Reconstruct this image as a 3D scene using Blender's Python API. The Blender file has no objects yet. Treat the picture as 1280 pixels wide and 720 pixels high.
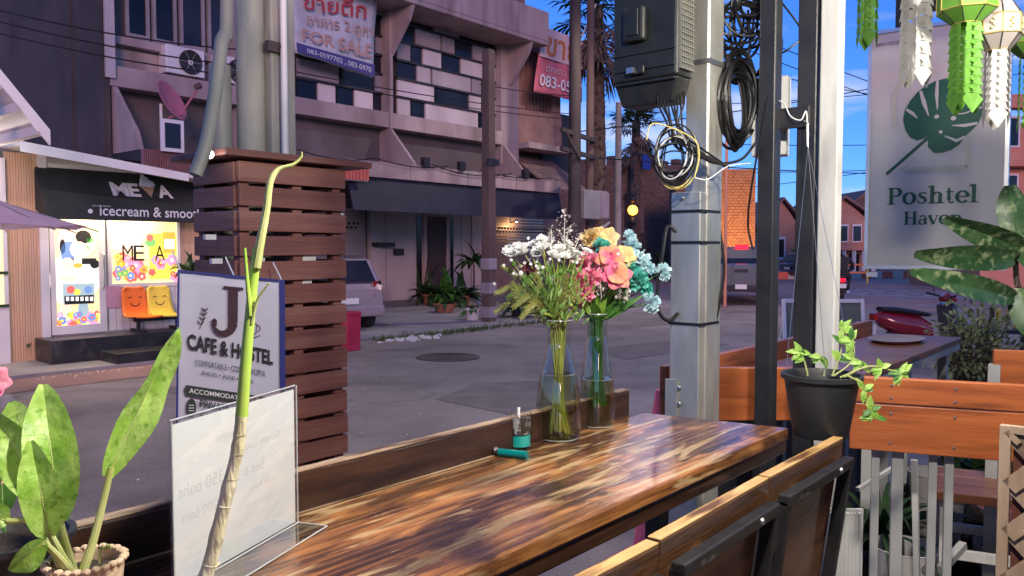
import bpy, math, random
from mathutils import Vector, Matrix, noise
random.seed(7)
R = math.radians
SC = bpy.context.scene
COL = SC.collection

# ------------------------------------------------------------------ camera
YAW, PITCH, FPX, CAMZ = R(40.4), R(-2.75), 1000.0, 1.7
cd = bpy.data.cameras.new('camera')
cam = bpy.data.objects.new('camera', cd); COL.objects.link(cam)
cam.location = (0, 0, CAMZ)
cam.rotation_euler = (R(90) + PITCH, 0, YAW - R(90))
cd.sensor_width = 36.0; cd.lens = 36.0 * FPX / 1280.0
cd.clip_start = 0.02; cd.clip_end = 2000
SC.camera = cam

# ------------------------------------------------------------------ sky, sun, exposure
SUN_DIR = Vector((-0.62, -0.75, 0.2)).normalized()          # towards the afterglow, low behind the camera
W = bpy.data.worlds.new('World'); SC.world = W; W.use_nodes = True
wn, wl = W.node_tree.nodes, W.node_tree.links
bg = wn['Background']
sky = wn.new('ShaderNodeTexSky'); sky.sky_type = 'NISHITA'; sky.sun_disc = False
sky.sun_elevation = math.asin(SUN_DIR.z); sky.sun_rotation = math.atan2(SUN_DIR.x, SUN_DIR.y)
sky.air_density = 1.0; sky.dust_density = 0.0; sky.ozone_density = 6.0
hs = wn.new('ShaderNodeMixRGB'); hs.blend_type = 'MULTIPLY'; hs.inputs[0].default_value = 1.0
hs.inputs[2].default_value = (0.44, 0.58, 0.98, 1)          # dusk: the blue hour tint of the whole dome
wl.new(sky.outputs[0], hs.inputs[1])
tc = wn.new('ShaderNodeTexCoord'); mp = wn.new('ShaderNodeMapping')
mp.inputs['Scale'].default_value = (1.6, 1.6, 9.0)
cn = wn.new('ShaderNodeTexNoise'); cn.inputs['Scale'].default_value = 2.6; cn.inputs['Detail'].default_value = 7
cr = wn.new('ShaderNodeValToRGB'); cr.color_ramp.elements[0].position = 0.53; cr.color_ramp.elements[1].position = 0.8
cm = wn.new('ShaderNodeMixRGB'); cm.inputs[2].default_value = (3.8, 3.8, 4.4, 1)
wl.new(tc.outputs['Generated'], mp.inputs[0]); wl.new(mp.outputs[0], cn.inputs['Vector'])
wl.new(cn.outputs['Fac'], cr.inputs[0]); wl.new(cr.outputs[0], cm.inputs[0])
wl.new(hs.outputs[0], cm.inputs[1]); wl.new(cm.outputs[0], bg.inputs[0])
bg.inputs[1].default_value = 0.105
sl = bpy.data.lights.new('sun', 'SUN'); sl.energy = 0.66; sl.angle = R(14); sl.color = (1.0, 0.54, 0.5)
so = bpy.data.objects.new('sun', sl); COL.objects.link(so)
so.rotation_euler = (-SUN_DIR).to_track_quat('-Z', 'Y').to_euler()
SC.view_settings.view_transform = 'Standard'; SC.view_settings.look = 'None'
SC.view_settings.gamma = 1.0; SC.view_settings.exposure = 1.12
SC.render.engine = 'CYCLES'
SC.cycles.use_denoising = True
SC.cycles.max_bounces = 7; SC.cycles.transparent_max_bounces = 12; SC.cycles.transmission_bounces = 7
SC.cycles.diffuse_bounces = 3; SC.cycles.glossy_bounces = 3
SC.cycles.caustics_reflective = False; SC.cycles.caustics_refractive = False
SC.cycles.sample_clamp_indirect = 6.0

# ------------------------------------------------------------------ survey: photograph pixel -> point of the place
_F = Vector((math.cos(YAW) * math.cos(PITCH), math.sin(YAW) * math.cos(PITCH), math.sin(PITCH)))
_R = Vector((math.sin(YAW), -math.cos(YAW), 0)); _U = _R.cross(_F); CAM = Vector((0, 0, CAMZ))
def ray(px, py): return _F + _R * ((px - 640) / FPX) + _U * ((360 - py) / FPX)
def atX(px, py, x): d = ray(px, py); return CAM + d * (x / d.x)
def atY(px, py, y): d = ray(px, py); return CAM + d * (y / d.y)
def atZ(px, py, z): d = ray(px, py); return CAM + d * ((z - CAMZ) / d.z)
def atD(px, py, D): return CAM + ray(px, py) * D
def atV(px, py, p, dx, dy):                       # vertical plane through p along (dx, dy)
    d = ray(px, py); n = Vector((-dy, dx, 0)); return CAM + d * ((Vector(p) - CAM).dot(n) / d.dot(n))

# ------------------------------------------------------------------ mesh helpers
def V(*a): return Vector(a)
class MB:
    def __init__(s): s.v = []; s.f = []; s.sm = []
    def add(s, vs, fs, smooth=False):
        o = len(s.v); s.v += [Vector(p) for p in vs]
        s.f += [tuple(i + o for i in q) for q in fs]; s.sm += [smooth] * len(fs); return s
    def hexa(s, p):                                # bottom 4 (ccw from above), top 4
        return s.add(p, [(3, 2, 1, 0), (4, 5, 6, 7), (0, 1, 5, 4), (1, 2, 6, 5), (2, 3, 7, 6), (3, 0, 4, 7)])
    def box(s, x0, x1, y0, y1, z0, z1):
        if x0 > x1: x0, x1 = x1, x0
        if y0 > y1: y0, y1 = y1, y0
        if z0 > z1: z0, z1 = z1, z0
        return s.hexa([(x0, y0, z0), (x1, y0, z0), (x1, y1, z0), (x0, y1, z0), (x0, y0, z1), (x1, y0, z1), (x1, y1, z1), (x0, y1, z1)])
    def bar(s, a, b, w, h, up=(0, 0, 1)):          # box along a-b, w sideways, h along up
        a, b = Vector(a), Vector(b); t = (b - a).normalized(); u = Vector(up)
        if abs(t.dot(u)) > 0.98: u = Vector((1, 0, 0))
        sd = t.cross(u).normalized() * (w / 2); u = sd.cross(t).normalized() * (h / 2)
        return s.hexa([a - sd - u, b - sd - u, b + sd - u, a + sd - u, a - sd + u, b - sd + u, b + sd + u, a + sd + u])
    def slab(s, a, b, z0, z1, th):                 # upright board between plan points a and b, th thick (to the left of a->b)
        a, b = Vector((a[0], a[1], 0)), Vector((b[0], b[1], 0)); t = (b - a).normalized(); n = Vector((-t.y, t.x, 0)) * th
        Z = Vector((0, 0, 1))
        return s.hexa([a + Z * z0, b + Z * z0, b + n + Z * z0, a + n + Z * z0, a + Z * z1, b + Z * z1, b + n + Z * z1, a + n + Z * z1])
    def tube(s, pts, r, n=8, cap=True, smooth=True):
        pts = [Vector(p) for p in pts]; m = len(pts); rs = r if isinstance(r, (list, tuple)) else [r] * m
        vs = []; ref = None
        for i, p in enumerate(pts):
            t = (pts[min(i + 1, m - 1)] - pts[max(i - 1, 0)])
            if t.length < 1e-9: t = Vector((0, 0, 1))
            t.normalize()
            if ref is None:
                ref = Vector((0, 0, 1)) if abs(t.z) < 0.9 else Vector((1, 0, 0))
            a = (ref - t * ref.dot(t))
            if a.length < 1e-6: a = t.orthogonal()
            a.normalize(); ref = a; b = t.cross(a)
            for k in range(n):
                an = 2 * math.pi * k / n; vs.append(p + (a * math.cos(an) + b * math.sin(an)) * rs[i])
        fs = [(i * n + k, i * n + (k + 1) % n, (i + 1) * n + (k + 1) % n, (i + 1) * n + k) for i in range(m - 1) for k in range(n)]
        s.add(vs, fs, smooth)
        if cap:
            s.add(vs[:n], [tuple(range(n))[::-1]]); s.add(vs[-n:], [tuple(range(n))])
        return s
    def lathe(s, prof, c=(0, 0, 0), n=20, smooth=True, axis=None):
        c = Vector(c); m = len(prof); vs = []
        M = Vector(axis).to_track_quat('Z', 'Y').to_matrix() if axis else None
        for r, z in prof:
            for k in range(n):
                a = 2 * math.pi * k / n; p = Vector((r * math.cos(a), r * math.sin(a), z))
                vs.append(c + (M @ p if M else p))
        fs = [(i * n + k, i * n + (k + 1) % n, (i + 1) * n + (k + 1) % n, (i + 1) * n + k) for i in range(m - 1) for k in range(n)]
        return s.add(vs, fs, smooth)
    def prism(s, poly, th):                        # planar polygon extruded along vector th
        poly = [Vector(p) for p in poly]; th = Vector(th); n = len(poly)
        return s.add(poly + [p + th for p in poly], [tuple(range(n))[::-1], tuple(range(n, 2 * n))] + [(i, (i + 1) % n, (i + 1) % n + n, i + n) for i in range(n)])
    def poly(s, pts, smooth=False): return s.add(pts, [tuple(range(len(pts)))], smooth)
    def ball(s, c, r, n=10, m=7, sc=(1, 1, 1)):
        c = Vector(c)
        prof = [(math.sin(math.pi * i / m), -math.cos(math.pi * i / m)) for i in range(m + 1)]
        vs = [c + Vector((p[0] * r * sc[0] * math.cos(2 * math.pi * k / n), p[0] * r * sc[1] * math.sin(2 * math.pi * k / n), p[1] * r * sc[2])) for p in prof for k in range(n)]
        fs = [(i * n + k, i * n + (k + 1) % n, (i + 1) * n + (k + 1) % n, (i + 1) * n + k) for i in range(m) for k in range(n)]
        return s.add(vs, fs, True)
    def leaf(s, base, d, up, L, w, droop=0.3, fold=0.15, n=6, shape=None, twist=0.0, wave=0.0):
        base, d, up = Vector(base), Vector(d).normalized(), Vector(up); sd = d.cross(up)
        if sd.length < 1e-4: sd = d.orthogonal()
        sd.normalize(); nm = sd.cross(d).normalized(); p = base.copy(); vs = []
        for i in range(n + 1):
            t = i / n; a = droop * t
            dd = (d * math.cos(a) - nm * math.sin(a)); nn = (nm * math.cos(a) + d * math.sin(a))
            if i: p = p + dd * (L / n)
            ww = w * 0.5 * (shape(t) if shape else (math.sin(math.pi * (0.06 + 0.94 * t) ** 0.75) + 0.02))
            q = twist * t; s2 = sd * math.cos(q) + nn * math.sin(q); n2 = nn * math.cos(q) - sd * math.sin(q)
            wv = n2 * (wave * w * math.sin(t * 13))
            vs += [p - s2 * ww + n2 * fold * ww + wv, p, p + s2 * ww + n2 * fold * ww - wv]
        fs = []
        for i in range(n):
            b = i * 3; fs += [(b, b + 1, b + 4, b + 3), (b + 1, b + 2, b + 5, b + 4)]
        return s.add(vs, fs, True)
    def xform(s, M):
        s.v = [M @ p for p in s.v]; return s
    def mesh(s, name, mat, org=Vector((0, 0, 0)), angle=35):
        me = bpy.data.meshes.new(name); me.from_pydata([tuple(p - org) for p in s.v], [], s.f); me.update()
        if any(s.sm):
            me.polygons.foreach_set('use_smooth', s.sm); me.set_sharp_from_angle(angle=R(angle))
        if mat: me.materials.append(mat)
        return me
    def build(s, name, mat, parent=None, loc=None, bevel=0, smooth_angle=35):
        org = origin(parent) if parent else Vector(loc or (0, 0, 0))
        o = bpy.data.objects.new(name, s.mesh(name, mat, org, smooth_angle)); COL.objects.link(o)
        if parent: o.parent = parent
        else: o.location = org
        if bevel:
            b = o.modifiers.new('bevel', 'BEVEL'); b.width = bevel; b.segments = 2; b.limit_method = 'ANGLE'; b.angle_limit = R(40)
        return o

def origin(o):
    p = Vector((0, 0, 0))
    while o: p = p + o.location; o = o.parent
    return p
def tag(o, label=None, cat=None, group=None, kind=None):
    if label: o['label'] = label
    if cat: o['category'] = cat
    if group: o['group'] = group
    if kind: o['kind'] = kind
    return o
def thing(name, label, cat, loc=(0, 0, 0), group=None):
    o = bpy.data.objects.new(name, None); COL.objects.link(o); o.location = loc; o.empty_display_size = 0.1
    return tag(o, label, cat, group)
def dup(root, loc, rz=0, label=None, scale=1.0):
    def cp(o, par):
        c = o.copy(); COL.objects.link(c); c.parent = par
        for ch in o.children: cp(ch, c)
        return c
    r = cp(root, None); r.location = loc; r.rotation_euler = (0, 0, rz); r.scale = (scale,) * 3
    if label: r['label'] = label
    return r
def struct(o): o['kind'] = 'structure'; return o

# ------------------------------------------------------------------ materials (procedural)
MATS = {}
def mat(name, c1, c2=None, rough=0.6, metal=0.0, scale=4.0, stretch=(1, 1, 1), bump=0.0, bscale=None, detail=5, lo=0.35, hi=0.65,
        spec=0.5, coat=0.0, trans=0.0, ior=1.45, emit=None, estr=0.0, c3=None, s3=1.0, lo3=0.55, hi3=0.7, rvar=0.0, sheen=0.0, alpha=1.0, thin=0.0, rnd=0.0):
    m = bpy.data.materials.new(name); m.use_nodes = True; nt = m.node_tree; N, L = nt.nodes, nt.links
    b = N['Principled BSDF']
    b.inputs['Roughness'].default_value = rough; b.inputs['Metallic'].default_value = metal
    b.inputs['Specular IOR Level'].default_value = spec; b.inputs['IOR'].default_value = ior
    b.inputs['Coat Weight'].default_value = coat; b.inputs['Coat Roughness'].default_value = 0.12
    b.inputs['Transmission Weight'].default_value = trans; b.inputs['Alpha'].default_value = alpha
    b.inputs['Base Color'].default_value = (*c1, 1)
    def nz(sc, det):
        t = N.new('ShaderNodeTexCoord'); p = N.new('ShaderNodeMapping'); p.inputs['Scale'].default_value = stretch
        n = N.new('ShaderNodeTexNoise'); n.inputs['Scale'].default_value = sc; n.inputs['Detail'].default_value = det
        L.new(t.outputs['Object'], p.inputs[0]); L.new(p.outputs[0], n.inputs['Vector']); return n
    def ramp(n, a, bb):
        r = N.new('ShaderNodeValToRGB'); r.color_ramp.elements[0].position = a; r.color_ramp.elements[1].position = bb
        L.new(n.outputs['Fac'], r.inputs[0]); return r
    out = None
    if c2 is not None:
        n = nz(scale, detail); r = ramp(n, lo, hi)
        r.color_ramp.elements[0].color = (*c1, 1); r.color_ramp.elements[1].color = (*c2, 1); out = r.outputs[0]
        if c3 is not None:
            n3 = nz(s3, detail); r3 = ramp(n3, lo3, hi3); mx = N.new('ShaderNodeMixRGB')
            L.new(r3.outputs[0], mx.inputs[0]); L.new(out, mx.inputs[1]); mx.inputs[2].default_value = (*c3, 1); out = mx.outputs[0]
        L.new(out, b.inputs['Base Color'])
        if rvar:
            mr = N.new('ShaderNodeMapRange'); mr.inputs['To Min'].default_value = max(0.02, rough - rvar); mr.inputs['To Max'].default_value = rough + rvar
            nr = nz(scale * 1.7, 3); L.new(nr.outputs['Fac'], mr.inputs['Value']); L.new(mr.outputs[0], b.inputs['Roughness'])
    if rnd and out:                                # boards and pieces differ a little from one another
        oi = N.new('ShaderNodeObjectInfo'); mr2 = N.new('ShaderNodeMapRange'); mr2.inputs['To Min'].default_value = 1 - rnd; mr2.inputs['To Max'].default_value = 1 + rnd
        hv = N.new('ShaderNodeHueSaturation'); L.new(oi.outputs['Random'], mr2.inputs[0]); L.new(mr2.outputs[0], hv.inputs['Value']); L.new(out, hv.inputs['Color']); out = hv.outputs[0]; L.new(out, b.inputs['Base Color'])
    if bump:
        n = nz(bscale or scale * 4, 6); bp = N.new('ShaderNodeBump'); bp.inputs['Strength'].default_value = bump; bp.inputs['Distance'].default_value = 0.02
        L.new(n.outputs['Fac'], bp.inputs['Height']); L.new(bp.outputs[0], b.inputs['Normal'])
    if emit is not None:
        b.inputs['Emission Color'].default_value = (*emit, 1); b.inputs['Emission Strength'].default_value = estr
    if thin:                                       # leaf or paper: light comes through
        tr = N.new('ShaderNodeBsdfTranslucent'); ms = N.new('ShaderNodeMixShader'); ms.inputs[0].default_value = thin
        if out: L.new(out, tr.inputs[0])
        else: tr.inputs[0].default_value = (*c1, 1)
        L.new(b.outputs[0], ms.inputs[1]); L.new(tr.outputs[0], ms.inputs[2]); L.new(ms.outputs[0], N['Material Output'].inputs[0])
    MATS[name] = m
    return m

def text_shape(txt, size=1.0, bold=0.0, spacing=1.0, align='CENTER', ext=0.0):
    c = bpy.data.curves.new('txt', 'FONT'); c.body = txt; c.size = size; c.offset = bold; c.space_character = spacing
    c.align_x = align; c.align_y = 'BOTTOM_BASELINE'; c.extrude = ext; c.resolution_u = 3
    o = bpy.data.objects.new('txt', c); COL.objects.link(o)
    dg = bpy.context.evaluated_depsgraph_get(); me = bpy.data.meshes.new_from_object(o.evaluated_get(dg))
    vs = [v.co.copy() for v in me.vertices]; fs = [tuple(p.vertices) for p in me.polygons]
    bpy.data.objects.remove(o); bpy.data.curves.remove(c); bpy.data.meshes.remove(me)
    return vs, fs
def fit_text(vs, w=None, h=None):                  # scale flat text to a width and/or height, centred on x
    x0, x1 = min(v.x for v in vs), max(v.x for v in vs); y0, y1 = min(v.y for v in vs), max(v.y for v in vs)
    sx = w / (x1 - x0) if w else None; sy = h / (y1 - y0) if h else None
    sx = sx or sy; sy = sy or sx
    return [Vector(((v.x - (x0 + x1) / 2) * sx, (v.y - y0) * sy, v.z)) for v in vs]
def put_text(mb, txt, o, ux, uy, w=None, h=None, bold=0.0, spacing=1.0, mirror=False):
    vs, fs = text_shape(txt, 1.0, bold, spacing)
    if not vs: return mb
    vs = fit_text(vs, w, h); o, ux, uy = Vector(o), Vector(ux).normalized(), Vector(uy).normalized()
    k = -1 if mirror else 1
    return mb.add([o + ux * (v.x * k) + uy * v.y for v in vs], fs)
def word_groups(vs, fs, gap):                      # split flat text into words by the gaps between its pieces
    par = list(range(len(vs)))
    def fd(i):
        while par[i] != i: par[i] = par[par[i]]; i = par[i]
        return i
    for f in fs:
        for i in f[1:]: par[fd(i)] = fd(f[0])
    comp = {}
    for f in fs: comp.setdefault(fd(f[0]), []).append(f)
    items = sorted((min(vs[i].x for f in c for i in f), max(vs[i].x for f in c for i in f), c) for c in comp.values())
    out = []
    for a, b, c in items:
        if out and a - out[-1][1] < gap: out[-1][1] = max(out[-1][1], b); out[-1][2] += c
        else: out.append([a, b, list(c)])
    return [g[2] for g in out]
def stroke(mb, pts, ws, o, ux, uy, s=1.0):         # a pen stroke of varying width in a plane
    P = [Vector((p[0], p[1])) for p in pts]; n = len(P); ws = ws if isinstance(ws, (list, tuple)) else [ws] * n
    o, ux, uy = Vector(o), Vector(ux).normalized(), Vector(uy).normalized(); vs = []
    for i, p in enumerate(P):
        t = (P[min(i + 1, n - 1)] - P[max(i - 1, 0)]).normalized(); q = Vector((-t.y, t.x)) * ws[i] / 2
        for r in (p + q, p - q): vs.append(o + ux * (r.x * s) + uy * (r.y * s))
    return mb.add(vs, [(2 * i, 2 * i + 1, 2 * i + 3, 2 * i + 2) for i in range(n - 1)])
def arc(cx, cy, rx, ry, a0, a1, n=14):
    return [(cx + rx * math.cos(R(a0 + (a1 - a0) * i / n)), cy + ry * math.sin(R(a0 + (a1 - a0) * i / n))) for i in range(n + 1)]
def ow(a0, a1, thick, thin_, n=14):                # roman pen: thick where the stroke runs upright
    return [thin_ + (thick - thin_) * abs(math.cos(R(a0 + (a1 - a0) * i / n))) ** 1.3 for i in range(n + 1)]
TK, TN = 0.15, 0.05
def glyph(ch):                                     # serif letters as strokes, x-height 0.5, cap height 0.72; returns strokes, advance
    s = []
    def st(x, y0, y1, foot=True, head='l'):
        s.append(([(x, y0), (x, y1)], TK))
        if foot: s.append(([(x - .15, y0 + .02), (x + .15, y0 + .02)], .04))
        if head == 'f': s.append(([(x - .15, y1 - .02), (x + .15, y1 - .02)], .04))
        elif head == 'l': s.append(([(x - .17, y1 - .06), (x, y1 - .025)], .055))
    if ch == 'P': st(.16, 0, .72, True, 'f'); s += [([(.2, .70), (.32, .70)], TN), (arc(.32, .53, .19, .17, 90, -90), ow(90, -90, TK, TN)), ([(.32, .36), (.2, .36)], TN)]; return s, .6
    if ch == 'o': s.append((arc(.27, .25, .2, .235, 0, 360, 24), ow(0, 360, TK, TN, 24))); return s, .55
    if ch == 's': s += [([(.36, .4), (.33, .46), (.22, .475), (.13, .43), (.12, .36), (.2, .29), (.32, .23), (.36, .15), (.3, .05), (.18, .02), (.09, .06), (.07, .13)], [.06, .05, .05, .08, .11, .13, .13, .11, .07, .05, .05, .06])]; return s, .45
    if ch == 'h': st(.15, 0, .76); s += [(arc(.32, .3, .15, .17, 150, 0), ow(150, 0, TK, TN))]; st(.45, 0, .31, True, ''); return s, .63
    if ch == 'n': st(.15, 0, .5); s += [(arc(.32, .3, .15, .17, 150, 0), ow(150, 0, TK, TN))]; st(.45, 0, .31, True, ''); return s, .63
    if ch == 't': s += [([(.15, .64), (.15, .12)], [.08, TK]), (arc(.25, .12, .1, .1, 180, 320, 8), TN + .02), ([(.03, .47), (.33, .47)], TN)]; return s, .38
    if ch == 'e': s += [(arc(.27, .25, .2, .235, 0, 320, 22), ow(0, 320, TK, TN, 22)), ([(.08, .26), (.46, .26)], TN)]; return s, .53
    if ch == 'l': st(.15, 0, .76); return s, .32
    if ch == 'H': st(.16, 0, .72, True, 'f'); st(.56, 0, .72, True, 'f'); s.append(([(.16, .37), (.56, .37)], TN)); return s, .74
    if ch == 'a': s += [(arc(.22, .34, .13, .14, 160, 0), TN + .02), ([(.35, .34), (.35, .06), (.45, .03)], [TK, TK, TN]), (arc(.2, .14, .13, .13, 60, 330), ow(60, 330, TK * .8, TN))]; return s, .5
    if ch == 'v': s += [([(.05, .48), (.25, .0)], TK), ([(.25, .0), (.42, .48)], TN), ([(-.03, .48), (.17, .48)], .04), ([(.34, .48), (.5, .48)], .04)]; return s, .5
    if ch == 'J': s += [([(.36, .7), (.36, .17)], TK), (arc(.2, .17, .16, .17, 0, -165), [TK * (1 - .7 * i / 14) for i in range(15)]), ([(.2, .71), (.52, .71)], .045), ([(.02, .16), (.1, .16)], .1), ([(.04, .2), (.08, .2)], .05)]; return s, .5
    return s, .3
def serif(mb, txt, o, ux, uy, h):                  # h = cap height; o = left end of the baseline
    x = 0; k = h / .72
    for ch in txt:
        ss, adv = glyph(ch)
        for pts, w in ss: stroke(mb, [(p[0] + x, p[1]) for p in pts], w, o, ux, uy, k)
        x += adv
    return x * k
def bez(p0, p1, p2, p3, n=12):
    p0, p1, p2, p3 = map(Vector, (p0, p1, p2, p3))
    return [p0 * (1 - t) ** 3 + p1 * 3 * t * (1 - t) ** 2 + p2 * 3 * t * t * (1 - t) + p3 * t ** 3 for t in [i / n for i in range(n + 1)]]
def spline(P, n=6):
    P = [Vector(p) for p in P]; Q = [P[0] * 2 - P[1]] + P + [P[-1] * 2 - P[-2]]; out = []
    for i in range(1, len(Q) - 2):
        for k in range(n):
            t = k / n; a, b, c, d = Q[i - 1], Q[i], Q[i + 1], Q[i + 2]
            out.append(0.5 * ((2 * b) + (c - a) * t + (2 * a - 5 * b + 4 * c - d) * t * t + (3 * b - a - 3 * c + d) * t ** 3))
    return out + [P[-1]]
# ================================================================== materials of the place
M = MATS
mat('asphalt', (.22, .187, .167), (.288, .246, .222), .72, scale=1.3, bump=.25, bscale=60, c3=(.385, .33, .3), s3=.3, lo3=.48, hi3=.72, rvar=.12)
mat('concrete', (.26, .24, .24), (.36, .33, .32), .85, scale=1.1, bump=.2, bscale=30, c3=(.17, .15, .15), s3=.5)
mat('kerb_stone', (.3, .28, .27), (.38, .36, .34), .85, scale=3, bump=.2)
mat('earth', (.1, .085, .075), (.15, .13, .11), .95, scale=1.2, bump=.3)
mat('deck_wood', (.12, .08, .06), (.18, .12, .09), .7, scale=3, stretch=(1, 8, 8))
mat('facade_paint', (.33, .25, .245), (.45, .36, .345), .85, scale=1.4, stretch=(1.3, 1.3, .3), bump=.1, rnd=.1, c3=(.17, .128, .124), s3=1.1, lo3=.52, hi3=.75)
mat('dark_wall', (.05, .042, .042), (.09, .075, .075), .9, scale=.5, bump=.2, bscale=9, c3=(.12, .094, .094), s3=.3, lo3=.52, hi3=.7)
mat('grey_plaster', (.1, .08, .08), (.15, .12, .12), .9, scale=.7, bump=.12, c3=(.2, .17, .18), s3=.6)
mat('window_dark', (.01, .012, .018), (.035, .04, .055), .12, scale=.8, spec=.4, rnd=.5, lo=.4, hi=.8)
mat('panel_white', (.5, .43, .44), (.62, .54, .54), .6, scale=1.5, rnd=.2, stretch=(1, 1, .4), c3=(.45, .38, .4), s3=1.1, lo3=.58, hi3=.75)
mat('panel_grey', (.26, .22, .24), (.34, .29, .31), .6, scale=1.5)
mat('frame_black', (.018, .017, .02), (.035, .03, .033), .45, scale=6)
mat('black_paint', (.012, .012, .013), (.028, .027, .027), .32, scale=9, bump=.08, rvar=.12, c3=(.1, .1, .095), s3=14, lo3=.64, hi3=.72)
mat('post_black', (.016, .016, .018), (.03, .03, .032), .38, scale=7, bump=.06, rvar=.1, c3=(.075, .075, .078), s3=5, lo3=.6, hi3=.8)
mat('brick_dark', (.11, .075, .065), (.17, .115, .095), .9, scale=6, bump=.3)
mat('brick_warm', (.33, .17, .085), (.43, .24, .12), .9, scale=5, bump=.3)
mat('mortar', (.12, .09, .08), (.16, .12, .1), .95, scale=5)
mat('blue_canopy', (.014, .015, .028), (.022, .023, .04), .6, scale=2)
mat('shutter', (.27, .25, .26), (.34, .31, .32), .5, metal=.2, scale=2)
mat('shutter_brown', (.2, .13, .1), (.26, .17, .13), .5, metal=.2, scale=2)
mat('door_wood', (.045, .03, .026), (.07, .045, .038), .6, scale=3, stretch=(8, 8, 1))
mat('white_paint', (.66, .63, .64), (.76, .73, .74), .5, scale=2, bump=.03)
mat('aluminium', (.55, .55, .57), (.66, .66, .68), .35, metal=.8, scale=4)
mat('wood_panel', (.56, .35, .22), (.64, .42, .28), .6, scale=2.5, stretch=(9, 9, .6), bump=.1)
mat('awning_black', (.022, .026, .026), (.034, .038, .037), .7, scale=3, bump=.05)
mat('print_white', (.75, .75, .76), rough=.6)
mat('print_black', (.02, .018, .02), rough=.6)
mat('step_black', (.02, .02, .021), (.04, .038, .038), .35, scale=4, c3=(.09, .085, .08), s3=3)
mat('slat_brown', (.175, .064, .05), (.235, .092, .072), .55, scale=3, stretch=(.7, .7, 9), bump=.2, bscale=14, rnd=.16, c3=(.26, .125, .1), s3=2.2, lo3=.55, hi3=.72)
mat('galvanised', (.52, .51, .46), (.68, .66, .6), .42, metal=.75, scale=14, bump=.05, rvar=.14, c3=(.36, .355, .32), s3=6, stretch=(1, 1, .35))
mat('pole_concrete', (.3, .29, .24), (.4, .385, .32), .85, scale=6, bump=.2, bscale=60, c3=(.2, .22, .2), s3=4, stretch=(1, 1, .35))
mat('pvc_grey', (.2, .2, .175), (.26, .26, .225), .5, scale=6)
mat('pvc_white', (.7, .68, .64), (.78, .76, .72), .45, scale=6)
mat('plastic_black', (.014, .015, .016), (.022, .023, .024), .42, scale=20, bump=.06, bscale=300)
mat('cable_black', (.012, .012, .013), rough=.4)
mat('cable_yellow', (.75, .62, .2), rough=.45)
mat('cable_white', (.72, .72, .7), rough=.45)
mat('cable_blue', (.02, .05, .3), rough=.4)
mat('white_plastic', (.72, .72, .7), (.78, .78, .76), .38, scale=5)
mat('post_white', (.5, .49, .47), (.62, .61, .58), .6, scale=10, stretch=(1, 1, .3), bump=.08, c3=(.34, .33, .31), s3=7, lo3=.56, hi3=.7)
mat('steel_grey', (.34, .34, .33), (.44, .44, .43), .45, scale=6, metal=.1, c3=(.33, .33, .33), s3=5)
mat('wood_orange', (.3, .075, .022), (.46, .13, .038), .42, rnd=.1, scale=2.4, stretch=(1, 1, 10), bump=.08, bscale=12, c3=(.16, .045, .016), s3=2.6, lo3=.55, hi3=.72, rvar=.08)
mat('wood_brown', (.16, .058, .034), (.23, .09, .05), .38, scale=3, stretch=(9, 1, 1), bump=.06)
mat('wood_weathered', (.3, .2, .13), (.44, .32, .22), .8, scale=5, stretch=(4, 4, 1), bump=.2)
mat('white_pot', (.62, .58, .57), (.72, .68, .66), .5, scale=3)
mat('pot_grey', (.36, .33, .32), (.45, .42, .4), .8, scale=6, bump=.2)
mat('pot_black', (.02, .021, .023), (.034, .035, .037), .45, scale=12, bump=.06, bscale=200)
mat('terracotta', (.3, .13, .075), (.38, .18, .11), .85, scale=5)
mat('soil', (.035, .025, .02), (.06, .045, .035), .95, scale=30, bump=.5)
mat('leaf_green', (.045, .15, .02), (.09, .25, .045), .45, scale=9, thin=.25)
mat('leaf_dark', (.022, .06, .02), (.05, .105, .035), .5, scale=6, thin=.2)
mat('leaf_bright', (.3, .55, .07), (.5, .74, .17), .38, scale=40, detail=6, lo=.38, hi=.62, thin=.35, c3=(.2, .42, .045), s3=120, lo3=.54, hi3=.68, bump=.25, bscale=45)
mat('leaf_variegated', (.03, .085, .03), (.3, .36, .19), .38, scale=34, detail=10, lo=.5, hi=.64, thin=.2, c3=(.055, .12, .045), s3=14, lo3=.46, hi3=.6)
mat('leaf_shrub', (.16, .2, .08), (.42, .45, .24), .6, scale=14, thin=.25)
mat('stalk', (.6, .55, .34), (.76, .7, .49), .55, scale=40, stretch=(3, 3, .6), bump=.35, bscale=60, c3=(.5, .44, .25), s3=28, lo3=.58, hi3=.7)
mat('stalk_green', (.3, .5, .06), (.42, .58, .1), .45, scale=20)
mat('stem_light', (.42, .47, .14), (.55, .58, .26), .45, scale=25, thin=.15)
mat('stem_olive', (.28, .33, .05), (.42, .42, .1), .5, scale=30)
mat('basket', (.5, .36, .24), (.62, .47, .32), .8, scale=20, bump=.3)
mat('paper', (.88, .89, .9), (.92, .93, .94), .75, scale=5, bump=.05, bscale=6, thin=.12)
mat('paper_print', (.74, .75, .76), rough=.75)
mat('teal_plastic', (.0, .25, .24), rough=.15, spec=.6, trans=.35)
mat('teal_wax', (.02, .55, .5), rough=.4, emit=(.02, .55, .5), estr=.0)
mat('speckle', (.03, .03, .032), (.5, .5, .5), .3, scale=60, lo=.5, hi=.6)
mat('petal_white', (.78, .78, .72), (.86, .86, .83), .6, scale=40, thin=.25)
mat('petal_pink', (.85, .2, .36), (.9, .42, .52), .6, scale=60, thin=.25)
mat('petal_peach', (.8, .4, .2), (.82, .14, .28), .6, scale=26, thin=.25, lo=.42, hi=.6)
mat('petal_yellow', (.8, .55, .2), (.82, .66, .36), .6, scale=40, thin=.25)
mat('petal_blue', (.45, .7, .76), (.66, .82, .86), .6, scale=40, thin=.25)
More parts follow.
